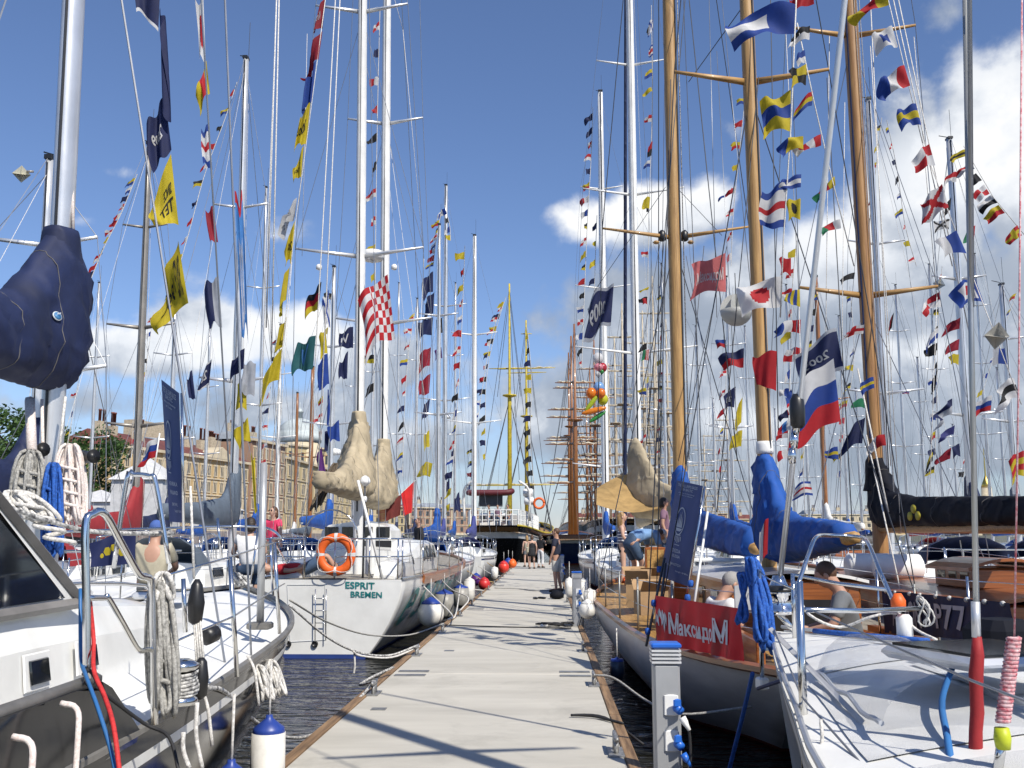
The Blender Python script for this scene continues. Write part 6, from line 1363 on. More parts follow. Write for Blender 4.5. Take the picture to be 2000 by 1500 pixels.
def person(label, loc, face, h=1.75, pose=None, shirt=None, sleeve=.6, legs=None, leglen=.5, hair=HAIRD, hairlen=0, skin=SKIN, shoes=None, cap=None, skirt=None, fat=1.0, bag=None, glasses=False, stripes=None):
    """face: heading of the person's front (radians, 0 = +Y); shirt/legs are materials"""
    J = dict(STAND); J.update(pose or {}); sc = h/1.75; R_ = Matrix.Rotation(face, 3, 'Z'); loc = V(loc)
    W_ = lambda p: loc+R_ @ (V(p)*sc)
    root = thing('person', label, 'person', loc, 'people on the pontoon and boats')
    names = [n for n in J if n != 'look']; verts = [W_(J[n]) for n in names]; idx = {n: i for i, n in enumerate(names)}; edges = [(idx[a], idx[b]) for a, b in EDG]
    sc2 = lambda r, f=1.0, add=0.0: tuple((q*f+add)*sc for q in r) if isinstance(r, tuple) else (r*f+add)*sc
    rad = [sc2(RAD[n], fat if n in ('pel', 'bel', 'che') else 1.0) for n in names]
    # fingers and nose grow from the same skeleton
    for s in ('l', 'r'):
        hv, wv = V(J['ha'+s]), V(J['wr'+s]); d = (hv-wv).normalized(); sd = d.orthogonal().normalized(); k0 = idx['ha'+s]
        for k in range(4):
            a = hv+d*.04+sd*(.016*(k-1.5)); b = hv+d*(.095-.008*abs(k-1.5))+sd*(.018*(k-1.5))+V((0, .012, 0)); i = len(verts); verts += [W_(a), W_(b)]; rad += [.009*sc, .007*sc]; edges += [(k0, i), (i, i+1)]
        a = hv-d*.01+sd*.04+V((0, .02, 0)); i = len(verts); verts += [W_(a), W_(a+d*.04)]; rad += [.010*sc, .008*sc]; edges += [(k0, i), (i, i+1)]
    hd = V(J['hea']); fw = V((0, 1, 0)); up = (V(J['cro'])-hd).normalized()
    fw = (V(J.get('look', (0, 1, 0)))-up*V(J.get('look', (0, 1, 0))).dot(up)).normalized()
    vs, fs = skin_mesh(verts, edges, rad, idx['pel']); body = mesh('body', vs, fs, skin, root, smooth=True)
    hc = hd+up*.045
    def ell(name, c, r3, m, par=root, cut=None, n=12):
        rt = fw.cross(up); vs_, fs_ = lathe_geo((0, 0, 0), ball_prof(1, 8), n)
        q = [W_(c+rt*(v.x*r3[0])+fw*(v.y*r3[1])+up*(v.z*r3[2])) for v in vs_]; return mesh(name, q, fs_, m, par, smooth=True)
    ell('face', hc+fw*.012-up*.01, (.072, .088, .108), skin, body); ell('nose', hc+fw*.098-up*.012, (.014, .02, .022), skin, body, n=8)
    for s in (-1, 1): ell('ear', hc+fw.cross(up)*(s*.074)-up*.01, (.012, .022, .032), skin, body, n=8); ell('eye', hc+fw*.087+fw.cross(up)*(s*.03)+up*.014, (.012, .008, .008), BLACKP, body, n=8)
    ell('mouth', hc+fw*.085-up*.055, (.024, .01, .006), mat('lips', (.35, .12, .10), .5), body, n=8)
    if glasses:
        for s in (-1, 1): ell('sunglasses', hc+fw*.094+fw.cross(up)*(s*.032)+up*.014, (.027, .008, .02), BLACKP, body, n=8)
    hr = ell('hair', hc-fw*.018+up*.024, (.083, .094, .098), hair if cap is None else cap)
    if cap is not None: ell('cap_brim', hc+fw*.10+up*.05, (.07, .07, .012), cap, hr); ell('hair_fringe', hc-fw*.03-up*.02, (.080, .085, .085), hair)
    if hairlen: 
        c = hc-fw*.055; p = [W_(c+up*.05), W_(c-up*.06), W_(c-up*(.06+hairlen*.5)-fw*.02), W_(c-up*(.06+hairlen)-fw*.02)]; tube('long_hair', p, [.07*sc, .085*sc, .075*sc, .03*sc], hair, root, 10, 3)
    def garment(name, ns, m, add, cutf=None, extra=None):
        ns = [n for n in ns]; vv = [W_(J[n]) for n in ns]; ii = {n: i for i, n in enumerate(ns)}; ee = [(ii[a], ii[b]) for a, b in EDG if a in ii and b in ii]; rr = [sc2(RAD[n], fat if n in ('pel', 'bel', 'che') else 1.0, add) for n in ns]
        for (a, b, f, rad_) in (extra or []): ii[b+'_'] = len(vv); vv.append(W_(V(J[a]).lerp(V(J[b]), f))); rr.append(rad_*sc); ee.append((ii[a], ii[b+'_']))
        a, b = skin_mesh(vv, ee, rr, ii['pel']); return mesh(name, a, b, m, root, smooth=True)
    if shirt is not None:
        ex = [('shl', 'ell', sleeve, .062), ('shr', 'elr', sleeve, .062)] if sleeve > 0 else []
        base = ['pel', 'bel', 'che', 'shl', 'shr'] if sleeve > 0 else ['pel', 'bel', 'che']
        if sleeve > 1: base += ['ell', 'elr']; ex = [('ell', 'wrl', sleeve-1, .045), ('elr', 'wrr', sleeve-1, .045)]
        garment('shirt', base, shirt, .022, extra=ex+[('che', 'nec', .55, .085)])
    if legs is not None:
        if leglen <= 1: garment('trousers', ['pel', 'hil', 'hir'], legs, .022, extra=[('pel', 'bel', .5, .135), ('hil', 'knl', leglen, .098), ('hir', 'knr', leglen, .098)])
        else: garment('trousers', ['pel', 'hil', 'hir', 'knl', 'knr'], legs, .016, extra=[('pel', 'bel', .5, .135), ('knl', 'anl', leglen-1, .062), ('knr', 'anr', leglen-1, .062)])
    if skirt is not None:
        c = V(J['pel']); vs_, fs_ = lathe_geo((0, 0, 0), [(.15, .14), (.165, 0), (.2, -.16), (.215, -.3)], 16); mesh('skirt', [W_(c+V((v.x, v.y*.8, v.z))) for v in vs_], fs_, skirt, root, smooth=True)
    if shoes is not None:
        for s in ('l', 'r'): a, t_ = V(J['an'+s]), V(J['to'+s]); d = (t_-a); tube('shoe', [W_(a-V((0, .05, .045))), W_(a+d*.3-V((0, 0, .03))), W_(t_+d*.15)], [.05*sc, .055*sc, .035*sc], shoes, root, 8, 2)
    if bag is not None: p = W_((-.25, -.02, .95)); box('shoulder_bag', p, (.12, .3, .3), bag, root, face, .05); tube('bag_strap', [p+V((0, 0, .14)), W_((-.2, .02, 1.42)), p+V((.02, .02, .14))], .012, bag, root, 5)
    return root
NAVT = cl('navy', (.018, .022, .045)); BEI = cl('pale_shorts', (.50, .50, .46)); BLKC = cl('black', (.015, .015, .018)); WHT = cl('white', (.68, .68, .68)); LBL = cl('light_blue', (.20, .36, .62)); GRY = cl('grey', (.16, .17, .18)); PNK = cl('pink', (.72, .05, .14)); KHA = cl('khaki', (.42, .38, .28)); DEN = cl('denim', (.05, .09, .16)); MAU = cl('mauve', (.25, .14, .20)); ORG = cl('crimson', (.45, .02, .03)); SANDAL = mat('sandal_brown', (.06, .035, .02), .7)
def stripe_cloth():
    m = bpy.data.materials.new('cloth_striped'); m.use_nodes = True; t = NT(m.node_tree); bs = m.node_tree.nodes['Principled BSDF']
    tcn = t.new('ShaderNodeTexCoord'); s_ = t.new('ShaderNodeSeparateXYZ'); t.link(tcn.outputs['Object'], s_.inputs[0])
    f = t.m('GREATER_THAN', t.m('FRACT', t.m('MULTIPLY', s_.outputs[2], 16)), .5); t.link(t.mix(f, (.66, .66, .68), (.02, .025, .10)), bs.inputs['Base Color']); bs.inputs['Roughness'].default_value = .85; return m
STRP = stripe_cloth()
gp_ = lambda px, py: (lambda p: (p.x, p.y, 0))(GZ(px, py, 0))
person('stocky person in navy T-shirt and pale shorts standing on the pontoon', gp_(1087, 1156), math.radians(78), 1.80, dict(ell=(-.24, .03, 1.13), wrl=(-.2, .12, .90), hal=(-.18, .14, .81), elr=(.24, .02, 1.12), wrr=(.2, .1, .88), har=(.18, .12, .79), anr=(.13, -.10, .085), tor=(.14, .06, .035), knr=(.11, -.02, .48)), NAVT, .75, BEI, .93, HAIRR, 0, SKIN, SANDAL, fat=1.18, glasses=True)
person('person in black strap dress seen from behind on the pontoon', gp_(1039, 1111), math.radians(10), 1.66, None, BLKC, 0, None, .5, HAIRR, .05, SKINL, SANDAL, skirt=BLKC, bag=KHA)
person('person in black top and white trousers beside the black dress', gp_(1056, 1109), math.radians(-30), 1.70, dict(elr=(.26, .1, 1.15), wrr=(.15, .25, 1.25), har=(.1, .28, 1.32)), BLKC, .9, WHT, 1.85, HAIRD, .12, SKINL, BLKC)
person('fair haired person half hidden left of the black dress', gp_(1029, 1107), math.radians(20), 1.64, None, KHA, 0, GRY, .6, HAIRB, .2, SKINL, SANDAL)
def feet(px, py, Y): return U(px, py, Y)
person('person in striped top and black shorts on the ketch foredeck', feet(1217, 1145, 21.0), math.radians(-95), 1.58, dict(elr=(.25, .02, 1.15), wrr=(.2, .15, .98), har=(.19, .2, .93), ell=(-.24, 0, 1.12), wrl=(-.2, .12, .95), hal=(-.18, .15, .9)), STRP, 0, BLKC, .45, HAIRB, .30, SKINL, None)
BEND = dict(pel=(0, -.12, .86), bel=(0, .06, .98), che=(0, .30, 1.02), nec=(0, .46, 1.0), hea=(0, .56, .98), cro=(0, .66, .99), look=(0, .6, -1), shl=(-.17, .36, 1.0), shr=(.17, .36, 1.0), ell=(-.2, .42, .72), elr=(.2, .42, .72), wrl=(-.16, .52, .52), wrr=(.16, .52, .52), hal=(-.14, .55, .44), har=(.14, .55, .44), hil=(-.095, -.12, .82), hir=(.095, -.12, .82), knl=(-.12, .06, .46), knr=(.12, .06, .46))
person('person in light blue shirt and cap bending over on the ketch deck', feet(1243, 1148, 19.0), math.radians(-60), 1.78, BEND, LBL, .8, DEN, .9, HAIRR, 0, SKIN, None, cap=WHT, fat=1.2)
person('dark haired person in mauve behind the blue race banner', feet(1300, 1122, 20.4), math.radians(-100), 1.6, None, MAU, .7, DEN, 1.8, HAIRD, .05, SKIN, None)
SIT = dict(pel=(0, 0, .45), bel=(0, .0, .58), che=(0, .03, .80), nec=(0, .05, .98), hea=(0, .08, 1.09), cro=(0, .08, 1.21), shl=(-.175, .03, .92), shr=(.175, .03, .92), ell=(-.25, .12, .68), elr=(.25, .12, .68), wrl=(-.15, .35, .62), wrr=(.15, .35, .62), hal=(-.12, .43, .62), har=(.12, .43, .62), hil=(-.1, .04, .44), hir=(.1, .04, .44), knl=(-.13, .45, .46), knr=(.13, .45, .46), anl=(-.13, .45, .08), anr=(.13, .45, .08), tol=(-.13, .6, .035), tor=(.13, .6, .035))
pz = U(1402, 1158, 10.15); person('white haired person in white shirt sitting in the ketch cockpit', (pz.x, pz.y, pz.z-1.02), math.radians(-70), 1.75, dict(SIT, hea=(0, .14, 1.07), cro=(0, .19, 1.17), look=(0, 1, -.5)), WHT, .8, DEN, 1.8, HAIRG, 0, SKIN)
pz = U(1650, 1143, 9.0); person('person in grey striped T-shirt sitting on the wooden yacht', (pz.x, pz.y, pz.z-1.02), math.radians(75), 1.75, dict(SIT, hea=(0, .14, 1.07), cro=(0, .19, 1.17), look=(0, 1, -.4)), GRY, .8, BLKC, 1.8, HAIRR, 0, SKIN)
pz = U(535, 990, 21.0); person('person in pink shirt and sunglasses standing on the yacht behind', (pz.x, pz.y, pz.z-1.66), math.radians(150), 1.70, dict(ell=(-.28, .05, 1.15), wrl=(-.38, .14, .96), hal=(-.42, .16, .9), elr=(.24, .1, 1.14), wrr=(.12, .22, 1.22), har=(.06, .24, 1.26)), PNK, .6, KHA, .6, HAIRR, .10, SKINL, None, glasses=True)
pz = U(302, 1040, 12.0); person('person in khaki shirt and blue cap sitting with back turned', (pz.x, pz.y, pz.z-1.12), math.radians(10), 1.78, SIT, KHA, .8, GRY, 1.8, HAIRG, 0, SKIN, None, cap=cl('cap_blue', (.06, .12, .35)), fat=1.2)
pz = U(490, 1022, 15.0); person('dark haired person in white top sitting on the yacht behind', (pz.x, pz.y, pz.z-1.12), math.radians(20), 1.7, SIT, WHT, .5, DEN, 1.8, HAIRD, .06, SKINL, None)
LIE = dict(pel=(0, 0, .14), bel=(-.0, -.14, .14), che=(0, -.34, .15), nec=(0, -.52, .15), hea=(0, -.64, .15), cro=(0, -.75, .15), look=(0, 0, 1), shl=(-.16, -.44, .13), shr=(.16, -.44, .14), ell=(-.26, -.24, .1), elr=(.26, -.24, .12), wrl=(-.28, -.02, .1), wrr=(.2, -.05, .16), hal=(-.28, .06, .1), har=(.16, 0, .2), hil=(-.09, .06, .13), hir=(.09, .06, .14), knl=(-.14, .42, .32), knr=(.12, .40, .40), anl=(-.12, .70, .08), anr=(.1, .62, .08), tol=(-.12, .78, .14), tor=(.1, .74, .12))
pz = U(592, 1122, 17.6); person('person in red shirt and blue shorts lying on the ketch afterdeck', (pz.x, pz.y, .80), math.radians(-78), 1.75, LIE, ORG, .7, DEN, .95, HAIRR, 0, SKIN)
for k, (px, py, c, lb) in enumerate(((972, 985, MAU, 'mauve'), (992, 985, KHA, 'khaki'), (955, 988, BLKC, 'black'))):
    pz = U(px, py, 65.6); person('small figure in '+lb+' shirt on the black ship deck', (pz.x, pz.y, 2.0), math.radians(160-30*k), 1.72, None, c, .7, DEN, 1.8, HAIRD, 0, SKIN)
pz = U(818, 1012, 30); person('small figure in dark jacket beside the towels', (pz.x, pz.y, pz.z-1.7), math.radians(120), 1.75, None, BLKC, 1.6, DEN, 1.8, HAIRR, 0, SKIN)
# ------------------------------------------------------------------ mooring ropes and things on the pontoon
def warp(label, pts, r=.014, m=None, cat='rope'): return tag(tube('mooring_rope', pts, r, m or ROPEG, None, 7, 6), label, cat, 'mooring ropes')
c1 = V((PL+.13, 9.75, .12)); c2 = V((PL+.13, 12.9, .12)); c3 = V((PL+.13, 16.05, .12))
warp('black flecked mooring rope sagging from the motor sailer to the pontoon', [U(405, 1343, 5.4), U(440, 1352, 5.8), U(500, 1410, 7.0), U(560, 1440, 8.0), U(620, 1430, 8.9), U(700, 1365, 9.5), c1], .014, KF)
warp('black flecked mooring rope doubled to the second cleat', [U(565, 1182, 10.6), U(640, 1245, 11.4), U(700, 1274, 12), U(760, 1280, 12.4), c2], .013, KF)
warp('pale mooring rope alongside the doubled one', [U(690, 1272, 11.9), U(705, 1281, 12), U(765, 1284, 12.4), c2+V((.02, .1, -.02))], .013, ROPEW)
warp('dark mooring rope from the motor sailer bow to the third cleat', [U(566, 1172, 10.8), U(640, 1215, 12.6), U(720, 1240, 14.2), U(800, 1240, 15.4), U(860, 1220, 15.9), c3], .012, ROPEG)
warp('slack white rope end hanging from the doubled rope', [U(692, 1276, 11.95), U(693, 1300, 11.95), U(691, 1316, 11.95)], .012, ROPEW)
warp('pale spring rope from the ketch rail to the pontoon', [U(805, 1122, 19.6), U(840, 1158, 18.5), U(882, 1200, 17.2), c3+V((0, .9, 0))], .014, ROPEW)
warp('second pale spring rope forward of the first', [U(848, 1117, 22), U(880, 1150, 21), U(915, 1168, 20), V((PL+.13, 19.2, .1))], .013, ROPEW)
warp('upright pale rope from the ketch bow to the pontoon', [U(903, 1098, 25), U(898, 1150, 22), U(890, 1200, 17.6), c3+V((0, 1.2, 0))], .013, ROPEW)
warp('thin black rope lying across the pontoon', [c3+V((0, 1.0, -.10)), V((-1.0, 16.9, .012)), V((-.3, 16.75, .012)), V((.4, 16.6, .012))], .010, ROPEK)
warp('dark wavy rope lying across the pontoon near the edge', [V((.61, 8.2, .02)), V((.4, 8.5, .02)), V((.2, 8.55, .02)), V((.48, 8.45, .02)), V((.75, 8.0, -.1))], .011, ROPEK)
warp('grey mooring rope along the grey ketch waterline', [V((PR-.13, 10.4, .1)), U(1200, 1325, 10.2), U(1262, 1368, 9.6), U(1330, 1395, 9.2), U(1470, 1380, 9)], .012, ROPEG)
warp('loose dark rope on the pontoon by the towel boat', [V((-1.55, 29.5, .02)), V((-.8, 29, .02)), V((-.3, 28, .02)), V((.2, 28.3, .02))], .012, ROPEG)
warp('short mooring rope over the pontoon edge at the seam', [c1+V((.0, 1.2, -.02)), c1+V((-.15, .7, -.06)), c1+V((-.2, .3, -.08)), c1], .013, KF)
for k in range(4): warp('orange and grey mooring rope of the '+('first', 'second', 'third', 'fourth')[k]+' yacht past the ketch', [V((PL-.6, 25+5*k, .5)), V((PL-.2, 25.8+5*k, .2)), V((PL+.13, 25.5+5*k+1, .1))], .014, mat('rope_tan', (.45, .30, .12), .85) if k % 2 else ROPEW)
def lump(name, label, cat, p, pts, r, m): return tag(tube(name, [V(p)+V(q) for q in pts], r, m, None, 7, 3), label, cat)
# cable heap by the second pedestal, sandals
rnd = random.Random(3); hp = V((.05, 17.0, .02))
lump('cable_heap', 'tangle of black cable and white plugs on the pontoon', 'cable', hp, [(rnd.uniform(-.25, .45), rnd.uniform(-.2, .2), rnd.uniform(0, .05)) for _ in range(22)], .012, ROPEK)
for k, (x, y) in enumerate(((-.05, 16.9), (.2, 17.15))): tag(lathe('cable_plug', (x, y, .03), [(.02, -.06), (.03, -.03), (.03, .03), (.015, .07)], WHITEP, None, 10, axis=(1, .3, .1)), ('first' if k == 0 else 'second')+' white plug in the black cable tangle', 'plug', 'cable plugs')
sb_ = V((-.1, 24.6, 0)); tag(lathe('sports_bag', sb_+V((.35, 0, .0)), [(.05, 0), (.17, .03), (.18, .12), (.10, .2), (.04, .22)], CANV_K, None, 12), 'dark bag set down beside the standing person', 'bag')
for s in (-1, 1): tag(box('sandal', sb_+V((.08*s-.1, .05*s, .025)), (.09, .24, .05), BLACKP, None, .5+.3*s, .015), ('one' if s > 0 else 'other')+' black shoe left on the pontoon boards', 'shoe', 'shoes left on the pontoon')
# fenders further along the pontoon
for (lab, px, py, Y, r, h, cm, bm, bl) in (('dark red cylinder fender lying low past the ketch', 946, 1128, 30, .26, .75, FENDR, FENDR, True), ('violet ball fender beside the red one', 930, 1120, 30.8, .26, .6, FENDB, mat('fender_violet', (.09, .02, .16), .4), True), ('white oval fender past the ketch', 966, 1107, 33, .17, .5, FENDW, FENDW, False),
        ('bright red ball fender on the far pontoon edge', 984, 1096, 38, .30, .7, FENDR, mat('fender_scarlet', (.65, .04, .02), .4), True), ('blue ball fender near the black ship', 993, 1090, 44, .26, .6, FENDB, FENDB, True), ('orange ball fender near the black ship', 1001, 1092, 43, .26, .6, ORANGE, ORANGE, True),
        ('white fender with dark streak beside the second pedestal', 1139, 1130, 19, .14, .55, FENDW, FENDW, False), ('white fender just right of the second pedestal', 1152, 1150, 17.2, .15, .5, FENDW, FENDW, False), ('big white ball fender at the grey ketch quarter', 1147, 1172, 15.9, .20, .45, FENDW, FENDW, True), ('small white fender left of the second pedestal', 1112, 1128, 22, .13, .55, FENDW, FENDW, False), ('dark blue fender hanging on the grey hull', 1205, 1285, 12.2, .12, .35, FENDB, mat('fender_dark', (.02, .035, .06), .35), False)):
    fender(lab, U(px, py, Y), r*.7, h*.8, cm, bm, ball=bl)
# ------------------------------------------------------------------ radar reflectors and balloons
REFM = mat('reflector_sheet', (.60, .58, .52), .3, .6); REFC = mat('reflector_cream', (.58, .56, .46), .5); 
def octa(label, c, r, m, rz=.4):
    R_ = Matrix.Rotation(rz, 3, 'Z') @ Matrix.Rotation(.35, 3, 'X'); vs, fs = [], []
    for (a, b) in (((1, 0, 0), (0, 1, 0)), ((0, 1, 0), (0, 0, 1)), ((0, 0, 1), (1, 0, 0))):
        k = len(vs); a, b = V(a), V(b); vs += [c+R_ @ (a*r), c+R_ @ (b*r), c-R_ @ (a*r), c-R_ @ (b*r)]; fs.append((k, k+1, k+2, k+3))
    return tag(mesh('radar_reflector', vs, fs, m), label, 'reflector', 'radar reflectors')
octa('lantern shaped radar reflector on the short mast', U(42, 340, 14.9), .14, REFC); octa('diamond radar reflector hanging in flags', U(1947, 656, 11), .16, REFM, .2); octa('small diamond radar reflector high among flags', U(1834, 555, 18), .12, REFM, .9)
tag(tube('reflector_arm', [U(52, 335, 14.9), U(66, 335, 14.95)], .02, DULL), 'short arm holding the lantern shaped reflector', 'bracket')
c = U(1438, 606, 12.5); vs, fs, fm = [], [], []; R0 = .21
rr = thing('radar_reflector', 'large rounded white radar reflector below the pink flag', 'reflector', c, 'radar reflectors')
lathe('lower_bowl', c, [(R0*math.cos(a), -R0*math.sin(a)) for a in (0, .3, .6, .9, 1.2, 1.5)], mat('reflector_white', (.55, .56, .54), .4, transl=.3), rr, 20)
for k in range(3):
    a = k*1.047; d = V((math.cos(a), math.sin(a), 0)); pts = [c-d*R0]+[c+d*(R0*math.cos(q))+V((0, 0, R0*1.05*math.sin(q))) for q in [math.pi-i*.314 for i in range(11)]]; mesh('fin', pts, [tuple(range(len(pts)))], mat('reflector_white', (.5, .5, .5), .4), rr)
tube('hanger', [c+V((0, 0, R0)), c+V((0, 0, .5))], .006, DWIRE, rr)
def balloon(label, px, py, Y, r, col, kx=1.0, kz=1.1, tilt=None):
    c = U(px, py, Y); m = mat('balloon_'+'_'.join('%02d' % int(q*99) for q in col), col, .25, var=.03, transl=.35)
    o = thing('balloon', label, 'balloon', c-V((0, 0, r*kz)), 'balloons tied in the rigging')
    if tilt: lathe('skin', c, [(r*.5*math.sin(math.pi*i/10), -r*2.2*math.cos(math.pi*i/10)) for i in range(11)], m, o, 14, axis=tilt)
    else: lathe('skin', c, ball_prof(r, 10, kz), m, o, 16)
    lathe('knot', c-V((0, 0, r*kz)) if not tilt else c, [(.01, -.03), (.02, 0), (.01, .02)], m, o, 8)
for a in (('white balloon topmost of the cluster', 1168, 700, 30, .17, (.72, .72, .72)), ('pink balloon under the white one', 1169, 717, 29.8, .15, (.75, .30, .36), 1, .8), ('red balloon behind the pink one', 1177, 718, 30.1, .14, (.5, .04, .06)), ('small white balloon of the cluster', 1168, 731, 29.7, .08, (.7, .7, .7)), ('small green balloon beside the small white one', 1175, 726, 30, .07, (.05, .3, .08)),
          ('light blue balloon of the toy figure', 1170, 757, 29.8, .17, (.25, .45, .75)), ('round orange balloon of the toy figure, outer', 1155, 768, 29.7, .16, (.8, .25, .03)), ('round orange balloon of the toy figure, inner', 1174, 768, 29.6, .14, (.8, .22, .03)), ('yellow green balloon of the toy figure', 1177, 780, 29.9, .17, (.62, .62, .04)),
          ('long lime balloon arm of the toy figure', 1155, 788, 29.6, .15, (.45, .55, .04), 1, 1, (.7, 0, .9)), ('long orange balloon leg of the toy figure', 1160, 802, 29.6, .18, (.8, .27, .03), 1, 1, (1, 0, .25)), ('long green balloon leg of the toy figure', 1167, 814, 29.7, .14, (.06, .34, .08), 1, 1, (.9, 0, .6))): balloon(*a)
# ------------------------------------------------------------------ flags
F = flag
LA = 'on the line above the yellow brewery flags'
F(9, (313, -25), (309, 62), (-42, -22), 'hem:nw', 'navy flag with white hem curling at the very top left', texts=None)
F(9, (313, 15), (322, 190), (10, 40), 'n', 'long narrow navy flag hanging against its line'); F(9, (322, 185), (335, 292), (-32, 60), 'n', 'navy flag with white lettering above the yellow flags', texts=[('2009', .3, .8, .35, .6, 'w')])
F(9, (334, 300), (349, 440), (-36, 62), 'y', 'upper large yellow flag with black crest', taper=.45, amp=.12, texts=[('SINCE', .12, .42, .35, .52, 'k'), ('TET', .1, .62, .58, .8, 'k')])
F(9, (348, 470), (368, 592), (-64, 88), 'y', 'lower large yellow flag with black numerals', taper=.5, amp=.10, texts=[('1990', .30, .78, .40, .68, 'k'), ('SINCE', .06, .22, .15, .85, 'k')])
F(11, (397, -8), (402, 122), (-14, 10), 'd:wr', 'white flag with red disc hanging limp high above'); F(11, (403, 118), (410, 182), (-18, 62), 'v:yry', 'yellow and red banded flag below the limp white one'); F(11, (408, 242), (415, 332), (-15, 4), 'h:bwrwb', 'blue white red striped flag below the yellow and red one'); F(11, (417, 402), (426, 474), (-15, 4), 'c', 'plain dark red flag below the striped one')
F(20, (458, 372), (472, 660), (13, 4), 'h:rsssssss', 'long blue streamer with lettering against the tall grey mast', name='streamer', texts=[('SAIL SAIL', .25, .75, .3, .95, 'w')])
F(14, (427, 540), (434, 640), (-26, 14), 'v:en', 'grey and navy flag above the yellow house'); F(16, (375, 722), (382, 780), (-11, 8), 'n', 'dark navy flag beside the blue race banner'); F(16, (414, 700), (408, 752), (-22, 22), 'hem:nw', 'navy flag with white hem over the tents', texts=[('20', .3, .7, .3, .7, 'w')])
F(18, (478, 680), (476, 720), (-24, 26), 'n', 'navy flag left of the lilac flag'); F(18, (500, 710), (497, 775), (-24, -4), 'e', 'pale lilac flag with blue print'); F(18, (481, 750), (482, 802), (-18, -2), 'y', 'yellow flag just right of the tall grey mast', texts=[('X', .3, .7, .2, .8, 'k')]); F(18, (484, 815), (490, 862), (-26, 22), 'y', 'yellow flag above the pink shirted person'); F(18, (490, 885), (497, 1000), (8, 10), 'y', 'long yellow flag hanging limp in front of the yellow house')
F(13, (312, 850), (303, 893), (-36, 26), 'h:wbr', 'white blue red tricolour on a staff above the tents', name='ensign', amp=.07); tag(tube('flagstaff', [U(312, 846, 13), U(300, 925, 13.0)], .01, WHITEP), 'thin white staff of the small tricolour', 'staff')
GK = 'flags on the ketch backstay'
for (t, b, fl, c, lab, tx) in (((636, -6), (630, 56), (-28, 4), 'c', 'topmost dark red flag', 'Kronstadt'), ((630, 60), (622, 116), (-44, 24), 'c', 'second dark red flag with a long tail', None), ((617, 118), (609, 200), (-24, 14), 'b', 'blue flag under the two dark red ones', None), ((607, 196), (598, 282), (-24, 6), 'y', 'yellow flag directly under the blue one', '2005'), ((593, 285), (588, 346), (-20, 10), 'y', 'second yellow flag with a bright tail', '2003'), ((580, 386), (576, 424), (-38, 16), 'w', 'white flag between yellow ones', 'Baltic'),
                              ((576, 430), (569, 515), (-16, 6), 'y', 'yellow flag just under the white one', '2000'), ((566, 520), (559, 585), (-24, 26), 'y', 'yellow flag with pointed tail level with the radome', None), ((559, 612), (552, 664), (-20, 16), 'y', 'yellow flag above the lowest one', None), ((551, 680), (545, 742), (-40, 28), 'y', 'lowest yellow flag', None)):
    F(16.2, t, b, (fl[0]*.85, fl[1]+26), c, lab+' on the ketch backstay line', GK, taper=.35, amp=.13, texts=[(tx, .25, .85, .35, .65, 'k' if c == 'y' else 'e')] if tx else None)
tag(tube('flag_halyard', [U(638, -20, 16.2), U(605, 230, 16.2), U(575, 450, 16.2), U(540, 800, 16.2), U(520, 1000, 16.4)], .007, ROPEW), 'white halyard carrying the red and yellow flags', 'rope')
F(17.5, (757, 536), (772, 662), (-57, 62), 'bremen:', 'red and white chequered flag flying between the white masts', name='ensign', amp=.06)
F(17.6, (617, 655), (611, 722), (-40, 18), 't', 'dark green flag with pale print', texts=[('V', .3, .7, .2, .8, 's')]); F(24, (628, 550), (622, 605), (-28, 28), 'h:kry', 'black red gold striped flag behind the ketch lines'); F(26, (690, 638), (690, 680), (-26, 10), 'n', 'navy flag behind the mizzen mast', texts=[('VI', .3, .8, .3, .7, 'w')]); F(26, (680, 685), (678, 740), (-16, 18), 'n', 'navy flag lower behind the mizzen mast')
for k, (t, b, fl, c) in enumerate((((642, 565), (645, 640), (-12, 10), 'x:wb'), ((636, 645), (640, 690), (-14, 10), 'y'), ((640, 690), (643, 750), (-18, 14), 'b'), ((662, 820), (664, 862), (-20, 12), 'b'), ((640, 760), (638, 830), (5, 6), 'b'), ((645, 835), (640, 880), (-12, 14), 'n'), ((628, 872), (637, 930), (-12, 14), 'p'))):
    F(34, t, b, fl, c, ('white and blue crossed', 'olive yellow', 'mid blue', 'blue rightmost', 'long narrow blue', 'dark navy low', 'purple')[k]+' flag on the radome mast')
# lines of the tall grey mast left of the yellow masts
for k, (t, b, fl, c) in enumerate((((846, 530), (846, 570), (-20, 18), 'n'), ((848, 570), (846, 612), (-22, 20), 'n'), ((846, 620), (843, 655), (-26, 10), 'n'), ((842, 678), (840, 714), (-22, 14), 'c'), ((841, 730), (838, 768), (-20, 14), 'c'), ((840, 778), (836, 812), (-12, 14), 'n'), ((838, 840), (840, 872), (-10, 10), 'y'), ((845, 905), (840, 932), (-26, 2), 'y'), ((863, 620), (865, 650), (-12, 6), 'k'), ((862, 678), (864, 700), (-14, 6), 'p'), ((878, 930), (878, 958), (-6, 8), 'n'), ((886, 875), (888, 905), (-5, 6), 'n'), ((900, 1000), (897, 960), (-10, 6), 'n'))):
    F(43, t, b, fl, c, 'flag '+('first', 'second', 'third', 'fourth', 'fifth', 'sixth', 'seventh', 'eighth', 'ninth', 'tenth', 'eleventh', 'twelfth', 'thirteenth')[k]+' down the mast hung with navy flags, '+dict(n='navy', c='crimson', y='yellow', k='black', p='purple')[c])
